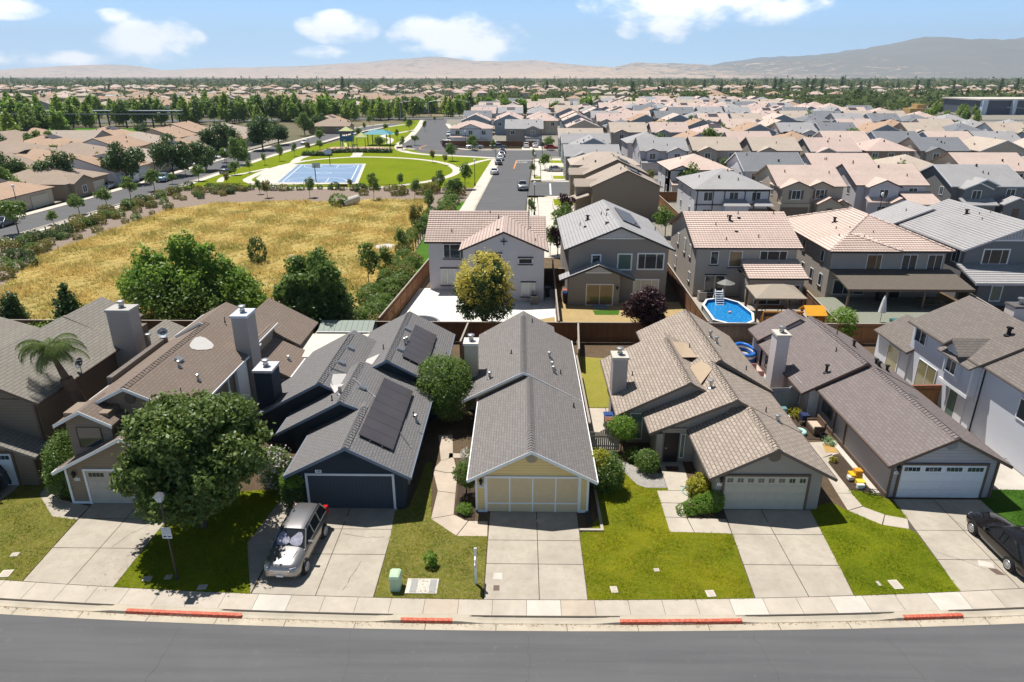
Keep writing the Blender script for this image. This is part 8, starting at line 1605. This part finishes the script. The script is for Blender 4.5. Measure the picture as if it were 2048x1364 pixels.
# woods as one mass
r=np.random.default_rng(12); P_=[]
def addt(n,ylo,yhi,xa,xb,s0,s1,pw=1.0):
    for i in range(n):
        y=ylo+(yhi-ylo)*r.random()**pw; x=r.uniform(xa,xb)*y; P_.append((x,y,r.uniform(s0,s1),r.random()<.07))
addt(900,620,1500,-.78,.80,5,10,.6); addt(2600,1300,3600,-.8,.82,7,13); addt(800,560,900,-.05,.8,5,9); addt(750,440,900,-.75,-.08,4,8); addt(200,480,640,.42,.8,5,10)
Vs=[]; K=34
for (x,y,s,con) in P_:
    c=r.normal(size=(K,3)); c/=np.linalg.norm(c,axis=1)[:,None]; c[:,2]=c[:,2]*.5
    if con: rr_=(1-(c[:,2]+.5)); c[:,0]*=.35*rr_+.1; c[:,1]*=.35*rr_+.1; c[:,2]=(c[:,2]+.5)*1.5
    else: c[:,2]=(c[:,2]+.5)*.8; c[:,:2]*=.75
    q=c*s*(.75+.4*r.random((K,1)))+np.array([x,y,0]); nn=r.normal(size=(K,3))*.6+np.array([0,-.2,.9]); nn/=np.linalg.norm(nn,axis=1)[:,None]; A=np.cross(nn,r.normal(size=(K,3))); A/=np.linalg.norm(A,axis=1)[:,None]; B=np.cross(nn,A); z=s*.17
    Vs.append(np.stack([q-A*z,q-B*z*.8,q+A*z,q+B*z*.8],1).reshape(-1,3))
V=np.concatenate(Vs); n=len(V)//4; me=bpy.data.meshes.new('distant_woods'); me.vertices.add(4*n); me.vertices.foreach_set('co',V.astype(np.float32).ravel()); me.loops.add(4*n); me.loops.foreach_set('vertex_index',np.arange(4*n,dtype=np.int32)); me.polygons.add(n); me.polygons.foreach_set('loop_start',np.arange(0,4*n,4,dtype=np.int32)); me.update(calc_edges=True); me.materials.append(LFF)
o=bpy.data.objects.new('distant_woods',me); COL.objects.link(o); o['kind']='stuff'; o['label']='far belt of dark green trees before the hills'
# ---------------- front yard props ----------------
t=thing('lamp_post','brown lamp post with square lantern and white no parking sign beside the tree shade','lamp post',(-16.02,25.53,0)); LP=plain('lamp_brown',(0.07,0.05,0.045),.5)
m=MB(); m.lathe([(.09,0),(.07,.1),(.05,.3),(.04,4.3)],(-16.02,25.53,0),12); m.build('post',LP,t)
x,y=-16.02,25.53; m=MB(); m.mesh([(x-.1,y-.1,4.3),(x+.1,y-.1,4.3),(x+.1,y+.1,4.3),(x-.1,y+.1,4.3),(x-.17,y-.17,4.6),(x+.17,y-.17,4.6),(x+.17,y+.17,4.6),(x-.17,y+.17,4.6)],[(3,2,1,0),(0,1,5,4),(1,2,6,5),(2,3,7,6),(3,0,4,7)]); m.build('lantern',plain('lantern_white',(0.62,0.64,0.66),.3),t)
m=MB(); m.mesh([(x-.22,y-.22,4.605),(x+.22,y-.22,4.605),(x+.22,y+.22,4.605),(x-.22,y+.22,4.605),(x,y,4.8)],[(0,1,4),(1,2,4),(2,3,4),(3,0,4),(3,2,1,0)]); m.build('lantern_roof',plain('lantern_roof_grey',(0.22,0.22,0.24),.4,metal=.5),t)
m=MB(); m.box(x-.22,x+.22,y-.08,y-.065,2.35,2.95); s_=m.build('sign_board',WHITE,t)
for i,(tx,sz) in enumerate((('NO PARKING',.068),('IN FIRE LANE',.058),('VEHICLES WILL BE',.046),('TOWED AWAY',.062))): text_mesh(tx,sz,BLACK,'sign_lettering',s_,(x,y-.083,2.88-i*.088),(math.pi/2,0,0))
m=MB(); m.box(x-.18,x-.02,y-.084,y-.081,2.43,2.48); m.box(x-.14,x-.06,y-.084,y-.081,2.48,2.51); m.box(x+.05,x+.18,y-.084,y-.081,2.43,2.49); m.prism([(x+.02,y-.084,2.47),(x+.05,y-.084,2.47),(x-.0,y-.084,2.54)],(0,.003,0)); m.build('tow_symbol',BLACK,s_)
t=thing('sign_post','white wooden estate sign post with narrow hanging arm and dark house emblem','sign post',(-2.02,25.38,0)); m=MB(); m.box(-2.07,-1.97,25.33,25.43,0,1.95); m.lathe([(.07,0),(.05,.08),(.0,.12)],(-2.02,25.38,1.95),8); m.build('post',WHITE,t); m=MB(); m.box(-2.05,-1.99,25.0,25.9,1.58,1.66); m.build('arm',WHITE,t); m=MB(); m.box(-2.04,-2.0,24.85,25.3,.95,1.5); k_=m.build('sign_panel',WHITE,t); m=MB(); m.box(-2.043,-1.997,25.0,25.15,1.15,1.35); m.build('emblem',plain('navy_emblem',(0.02,0.05,0.12)),k_)
# wheelie bins
for i,(x,y,c,l) in enumerate([(6.15,40.6,(0.03,0.07,0.22),'blue'),(6.15,39.9,(0.20,0.09,0.05),'brown'),(6.2,39.2,(0.06,0.11,0.05),'green')]):
    t=thing('wheelie_bin',f'{l} lidded wheelie bin in the row beside the tan house chimney','bin',(x-.3,y-.1,0),'wheelie bins by the chimney'); x-=.3; y-=.1; m=MB(); m.mesh([(x-.22,y-.24,0.05),(x+.22,y-.24,0.05),(x+.22,y+.24,0.05),(x-.22,y+.24,0.05),(x-.29,y-.32,1.0),(x+.29,y-.32,1.0),(x+.29,y+.32,1.0),(x-.29,y+.32,1.0)],[(3,2,1,0),(0,1,5,4),(1,2,6,5),(2,3,7,6),(3,0,4,7)]); m.build('body',plain('bin_body_'+l,sc((0.05,0.06,0.04),1)),t); m=MB(); m.box(x-.31,x+.31,y-.35,y+.35,1.0,1.05); m.box(x-.2,x+.2,y-.25,y+.2,1.05,1.1); m.build('lid',plain('bin_lid_'+l,c,.45),t)
    for s in (-.24,.24): m=MB(); m.lathe([(.1,-.03),(.1,.03)],(x+s,y+.26,.1),12,ax=0); m.build('wheel',TYRE,t)
# yard clutter beside lavender house
WK=plain('wicker_brown',(0.13,0.085,0.06),.8,var=.3); x,y=19.5,40.2
t=thing('wicker_loveseat','brown wicker bench with beige cushion against the lavender wall','bench',(x,y,0)); m=MB(); m.box(x-.35,x+.35,y-.65,y+.65,.1,.42); m.build('seat_frame',WK,t); m=MB(); m.box(x+.28,x+.38,y-.65,y+.65,.42,.95); m.build('backrest',WK,t)
for s in (-.65,.57): m=MB(); m.box(x-.35,x+.3,y+s,y+s+.08,.42,.68); m.build('armrest',WK,t)
m=MB(); m.box(x-.34,x+.26,y-.56,y+.56,.425,.53); m.build('cushion',plain('cushion_beige',(0.52,0.42,0.32)),t)
t=thing('inflatable_ring','pale mint inflatable swim ring lying on the bark','toy',(18.3,39.9,0)); m=MB(); m.torus((18.35,39.9,.14),.34,.14,28,10); m.build('ring',plain('mint_vinyl',(0.40,0.62,0.58),.35,var=.02),t,smooth=True)
t=thing('grey_ball','dull grey exercise ball left of the mint ring','ball',(17.7,40.3,.25)); m=MB(); m.lathe([(.01,-.28),(.16,-.23),(.26,-.1),(.28,0),(.26,.1),(.16,.23),(.01,.28)],(17.7,40.35,.3),18); m.build('ball',plain('ball_grey',(0.11,0.12,0.15)),t,smooth=True)
t=thing('black_pot','black plant pot with trailing pale green leaves by the wicker bench','pot',(19.6,39.0,0)); m=MB(); m.lathe([(.18,0),(.26,.4),(.22,.4),(.16,.1)],(19.6,39.1,0),14); m.build('pot',BLACK,t); meshobj('plant',leafmesh('plant',5,[(.15,-.35,.2,.4,.4,.2)],300,.06,leafm('leaf_pale',(0.2,0.35,0.15),(0.4,0.5,0.3)),clump=8),t)
t=thing('stroller','dark blue folding stroller frame against the lavender house corner','stroller',(19.2,41.2,0)); m=MB(); m.box(18.9,19.4,41.0,41.6,.4,.75); m.build('seat',plain('navy_fabric',(0.02,0.03,0.09)),t); m=MB(); m.path([(18.9,41,.1),(18.95,41.5,1.0)],.02); m.path([(19.4,41,.1),(19.35,41.5,1.0)],.02); m.build('frame',METAL,t)
for a,b in ((18.9,41),(19.4,41),(18.9,41.6),(19.4,41.6)): m=MB(); m.lathe([(.1,-.03),(.1,.03)],(a,b,.1),12,ax=0); m.build('wheel',TYRE,t)
def toy(name,label,cat,x,y,parts):
    t=thing(name,label,cat,(x,y,0))
    for (pn,col,bx) in parts:
        m=MB(); 
        for b in bx: m.box(x+b[0],x+b[1],y+b[2],y+b[3],b[4],b[5])
        m.build(pn,plain('toy_'+'_'.join('%d'%(c*100) for c in col),col,.45),t)
toy('toy_kitchen','small teal and white toy play set with blue and orange bits near the grey fence','toy',18.0,42.3,[('body',(0.12,0.25,0.27),[(-.3,.3,-.2,.2,0,.7)]),('tray',(0.6,0.7,0.72),[(-.4,.4,-.6,-.2,.25,.3)]),('slide',(0.06,0.3,0.6),[(-.4,0,-.9,-.5,.1,.2)]),('block',(0.75,0.25,0.03),[(.0,.4,-.9,-.6,.05,.25)]),('basket',(0.75,0.6,0.1),[(-.1,.3,-1.3,-1.0,0,.15)])])
toy('ride_on_toy','yellow and orange ride on toy truck on the bark strip beside the lavender wall','toy',19.55,34.5,[('body',(0.75,0.45,0.02),[(-.35,.3,-.25,.25,.15,.4)]),('cab',(0.7,0.3,0.03),[(-.1,.3,-.2,.2,.4,.65)]),('bonnet',(0.7,0.7,0.68),[(-.5,-.2,-.3,0,.1,.3)])])
toy('toy_loader','white and yellow toy loader in front of the yellow ride on truck','toy',19.5,33.8,[('body',(0.75,0.5,0.05),[(-.2,.25,-.2,.2,.1,.35)]),('bucket',(0.75,0.74,0.7),[(-.3,.1,-.4,-.2,.05,.3)])])
t=thing('wire_hoops','tangle of thin black bicycle wheels lying at the end of the lavender wall','bicycle wheels',(19.9,33.0,0)); 
for i,(a,b,z) in enumerate(((19.7,33.1,.1),(19.95,32.9,.16))): m=MB(); m.torus((a,b,z),.33,.02,22,5); [m.tube((a,b,z),(a+.32*math.cos(q),b+.32*math.sin(q),z),.005,None,4) for q in (0,.8,1.6,2.4,3.1,3.9,4.7,5.5)]; m.build('wheel',BLACK,t)
toy('toddler_slide','blue and green plastic toddler slide on the pink patio','slide',17.7,52.6,[('ladder',(0.12,0.35,0.03),[(-.75,-.45,-.3,1.0,0,.9)]),('slide',(0.02,0.17,0.55),[(-.4,.05,-2.2,-1.2,.08,.16),(-.4,.05,-1.2,-.2,.35,.45),(-.4,.05,-.2,.9,.7,.8)]),('rail',(0.1,0.35,0.6),[(-.45,-.4,-.8,.9,.6,1.1),(.05,.1,-.8,.9,.6,1.1)])])
t=thing('inflatable_pool','blue and white inflatable paddling pool on the pink patio','paddling pool',(18.8,53.4,0)); m=MB(); V=[];n=28;mm=8
for k_,(zz,mt) in enumerate(((.18,plain('vinyl_blue',(0.02,0.16,0.55),.35)),(.42,WHITE),(.62,plain('vinyl_blue',(0.02,0.16,0.55),.35)))): m=MB(); m.torus((0,0,zz),1.0,.14,28,8); m.v=[(18.75+a*.75,53.2+b*1.35,c) for a,b,c in m.v]; m.build('ring',mt,t,smooth=True)
for i,(x,y) in enumerate(((18.3,49.3),(18.4,47.8))): 
    t=thing('folding_chair','pink and grey folding garden chair on the patio, '+('far one' if i==0 else 'near one'),'chair',(x,y,0)); FC=plain('chair_pink',(0.5,0.3,0.3)); m=MB(); m.box(x-.25,x+.25,y-.25,y+.25,.4,.44); m.build('seat',FC,t); m=MB(); m.box(x-.25,x+.25,y+.22,y+.26,.45,.9); m.build('backrest',FC,t)
    for a in (-.22,.22):
        for b in (-.22,.22): m=MB(); m.tube((x+a,y+b,0),(x+a,y+b,.4),.015); m.build('leg',METAL,t)
t=thing('air_conditioner','round topped beige air conditioner left of the white chimney','air conditioner',(18.1,47.2,0)); m=MB(); m.lathe([(.42,0.05),(.42,.8)],(18.0,46.9,0),20); m.build('case',plain('ac_beige',(0.42,0.40,0.35)),t); m=MB(); m.lathe([(.38,.801),(.38,.84),(.1,.86)],(18.0,46.9,0),20); m.build('fan_grille',plain('ac_top',(0.2,0.24,0.22)),t)
t=thing('garden_hose','thin pale green garden hose loosely coiled on the entry walk','hose',(9.6,33.0,0)); m=MB(); m.path([(9.2,33.6,.04)]+[(9.5+.4*math.cos(a)*(1-a/14),33.3-.1*a+.25*math.sin(a),.05) for a in [i*.5 for i in range(14)]]+[(9.9,32.2,.05)],.02); m.build('hose_pipe',plain('hose_green',(0.15,0.40,0.33)),t)
# patio behind blue house
t=thing('patio_umbrella','pale lavender square patio umbrella behind the navy chimney','umbrella',(-17.3,43.8,0)); m=MB(); c=(-16.6,44.4); m.mesh([(c[0]-1.4,c[1]-1.4,2.2),(c[0]+1.4,c[1]-1.4,2.2),(c[0]+1.4,c[1]+1.4,2.2),(c[0]-1.4,c[1]+1.4,2.2),(c[0],c[1],2.75)],[(0,1,4),(1,2,4),(2,3,4),(3,0,4)]); m.build('canopy',plain('pale_canvas',(0.52,0.52,0.60),.8),t); m=MB(); m.tube((*c,0),(*c,2.75),.03); m.build('pole',METAL,t)
t=thing('patio_table','round cream mosaic patio table behind the navy chimney','table',(-15.9,42,0)); m=MB(); m.lathe([(.6,.7),(.6,.76)],(-16.9,41.9,0),20); m.build('table_top',plain('mosaic',(0.5,0.42,0.33),var=.5,scale=8),t); m=MB(); m.tube((-16.9,41.9,0),(-16.9,41.9,.7),.05); m.build('pedestal',IRON,t)
t=thing('grill_cover','pale covered barbecue beside the brown house chimney foot','barbecue',(-17.3,38.9,0)); m=MB(); m.mesh([(-17.7,38.2,0),(-16.8,38.2,0),(-16.8,39.0,0),(-17.7,39.0,0),(-17.6,38.4,1.1),(-16.9,38.4,1.1),(-16.95,38.8,1.25),(-17.55,38.8,1.25)],[(3,2,1,0),(0,1,5,4),(1,2,6,5),(2,3,7,6),(3,0,4,7),(4,5,6,7)]); m.build('cover',plain('cover_pale',(0.45,0.45,0.52),.8),t)

# more back yard things
t=thing('trellis_net','teal green garden netting on a leaning frame beside the plum tree','garden netting',(15.3,59.5,0)); m=MB(); m.path([(14.6,59.4,0),(14.7,59.6,1.7),(15.9,59.9,1.5),(16.1,59.5,0)],.03); m.build('frame',METAL,t); m=MB(); m.mesh([(14.6,59.6,1.7),(15.2,59.3,1.1),(15.9,59.9,1.5),(15.6,59.2,.6),(14.8,59.1,.9)],[(0,1,2),(0,4,1),(1,4,3),(1,3,2)]); m.build('net',plain('net_teal',(0.02,0.28,0.20),.7),t)
for x,y,c,l in ((4.6,67.5,(0.03,0.12,0.4),'blue lidded bin in the passage beside the grey stucco house'),(2.8,69.5,(0.02,0.03,0.06),'dark bin in the passage right of the white house'),(4.7,68.6,(0.35,0.12,0.10),'red lidded bin behind the blue lidded one')):
    t=thing('wheelie_bin',l,'bin',(x,y,0)); m=MB(); m.mesh([(x-.22,y-.24,.05),(x+.22,y-.24,.05),(x+.22,y+.24,.05),(x-.22,y+.24,.05),(x-.29,y-.32,1.0),(x+.29,y-.32,1.0),(x+.29,y+.32,1.0),(x-.29,y+.32,1.0)],[(3,2,1,0),(0,1,5,4),(1,2,6,5),(2,3,7,6),(3,0,4,7)]); m.build('body',BLACK,t); m=MB(); m.box(x-.31,x+.31,y-.35,y+.35,1.0,1.07); m.build('lid',plain('lid_%d'%int(x*10+y),c,.45),t)
def ptable(l,x,y,z=0):
    t=thing('picnic_table',l,'table',(x,y,z)); wd=plain('picnic_wood',(0.16,0.10,0.06)); m=MB(); m.box(x-1.1,x+1.1,y-.4,y+.4,z+.72,z+.77); m.build('table_top',wd,t)
    for s in (-.8,.8): m=MB(); m.box(x-1.1,x+1.1,y+s-.14,y+s+.14,z+.42,z+.46); m.build('bench_seat',wd,t)
    for s in (-.8,.8): m=MB(); m.path([(x+s,y-.75,z),(x+s,y-.1,z+.72)],.04); m.path([(x+s,y+.75,z),(x+s,y+.1,z+.72)],.04); m.build('leg',IRON,t)
ptable('dark wooden picnic table under the long patio cover on the deck',40.8,65.6,.45); ptable('low dark table under the beige gazebo roof',24.8,64.2)
t=thing('barbecue_grill','black covered barbecue on the deck by the sliding door','barbecue',(36.9,67.2,.45)); m=MB(); m.box(36.4,37.4,66.9,67.5,.5,1.3); m.lathe([(.5,1.3),(.45,1.5),(.1,1.62)],(36.9,67.2,0),12); m.build('cover',BLACK,t)
t=thing('water_spa','long teal swim spa tank at the front edge of the timber deck','spa',(38.6,60.2,0)); m=MB(); m.box(34.6,41.2,59.6,60.9,.46,.75); m.build('shell',plain('spa_teal',(0.03,0.13,0.13)),t); m=MB(); m.box(34.75,41.05,59.75,60.75,.752,.77); m.build('cover',plain('spa_cover',(0.05,0.17,0.16)),t)
t=thing('pool_pump','white pool pump and filter standing between the pool and fence','pool pump',(17.15,60.8,0)); m=MB(); m.lathe([(.2,0),(.22,.6),(.1,.75)],(17.15,60.8,0),12); m.build('filter',WHITE,t); m=MB(); m.tube((17.15,60.2,.2),(17.15,61.6,.2),.06); m.build('pipe',WHITE,t)
t=thing('garden_chairs','small brown toy chair under the gazebo beside the swing beam','chair',(23.4,60.9,0)); m=MB(); m.box(23.1,23.6,60.7,61.1,.3,.36); m.build('seat',ORG,t); m=MB(); m.box(23.1,23.6,61.05,61.1,.36,.8); m.build('backrest',ORG,t)
for x in (23.13,23.57):
    for y in (60.73,61.07): m=MB(); m.tube((x,y,0),(x,y,.3),.02); m.build('leg',ORG,t)
# ---------------- air ----------------
m=MB(); m.box(-14500,14500,-60,13200,-3,760); o=m.build('haze',None) if False else None
hm=bpy.data.materials.new('haze_air'); hm.use_nodes=True; ht=hm.node_tree; ht.nodes.clear(); ho=ht.nodes.new('ShaderNodeOutputMaterial'); hv=ht.nodes.new('ShaderNodeVolumePrincipled'); hv.inputs['Color'].default_value=(0.66,0.80,1.0,1); hv.inputs['Density'].default_value=0.000075; hv.inputs['Anisotropy'].default_value=0.2; ht.links.new(hv.outputs[0],ho.inputs['Volume'])
o=m.build('haze',hm); o['kind']='stuff'; o['label']='thin pale air haze over the plain'
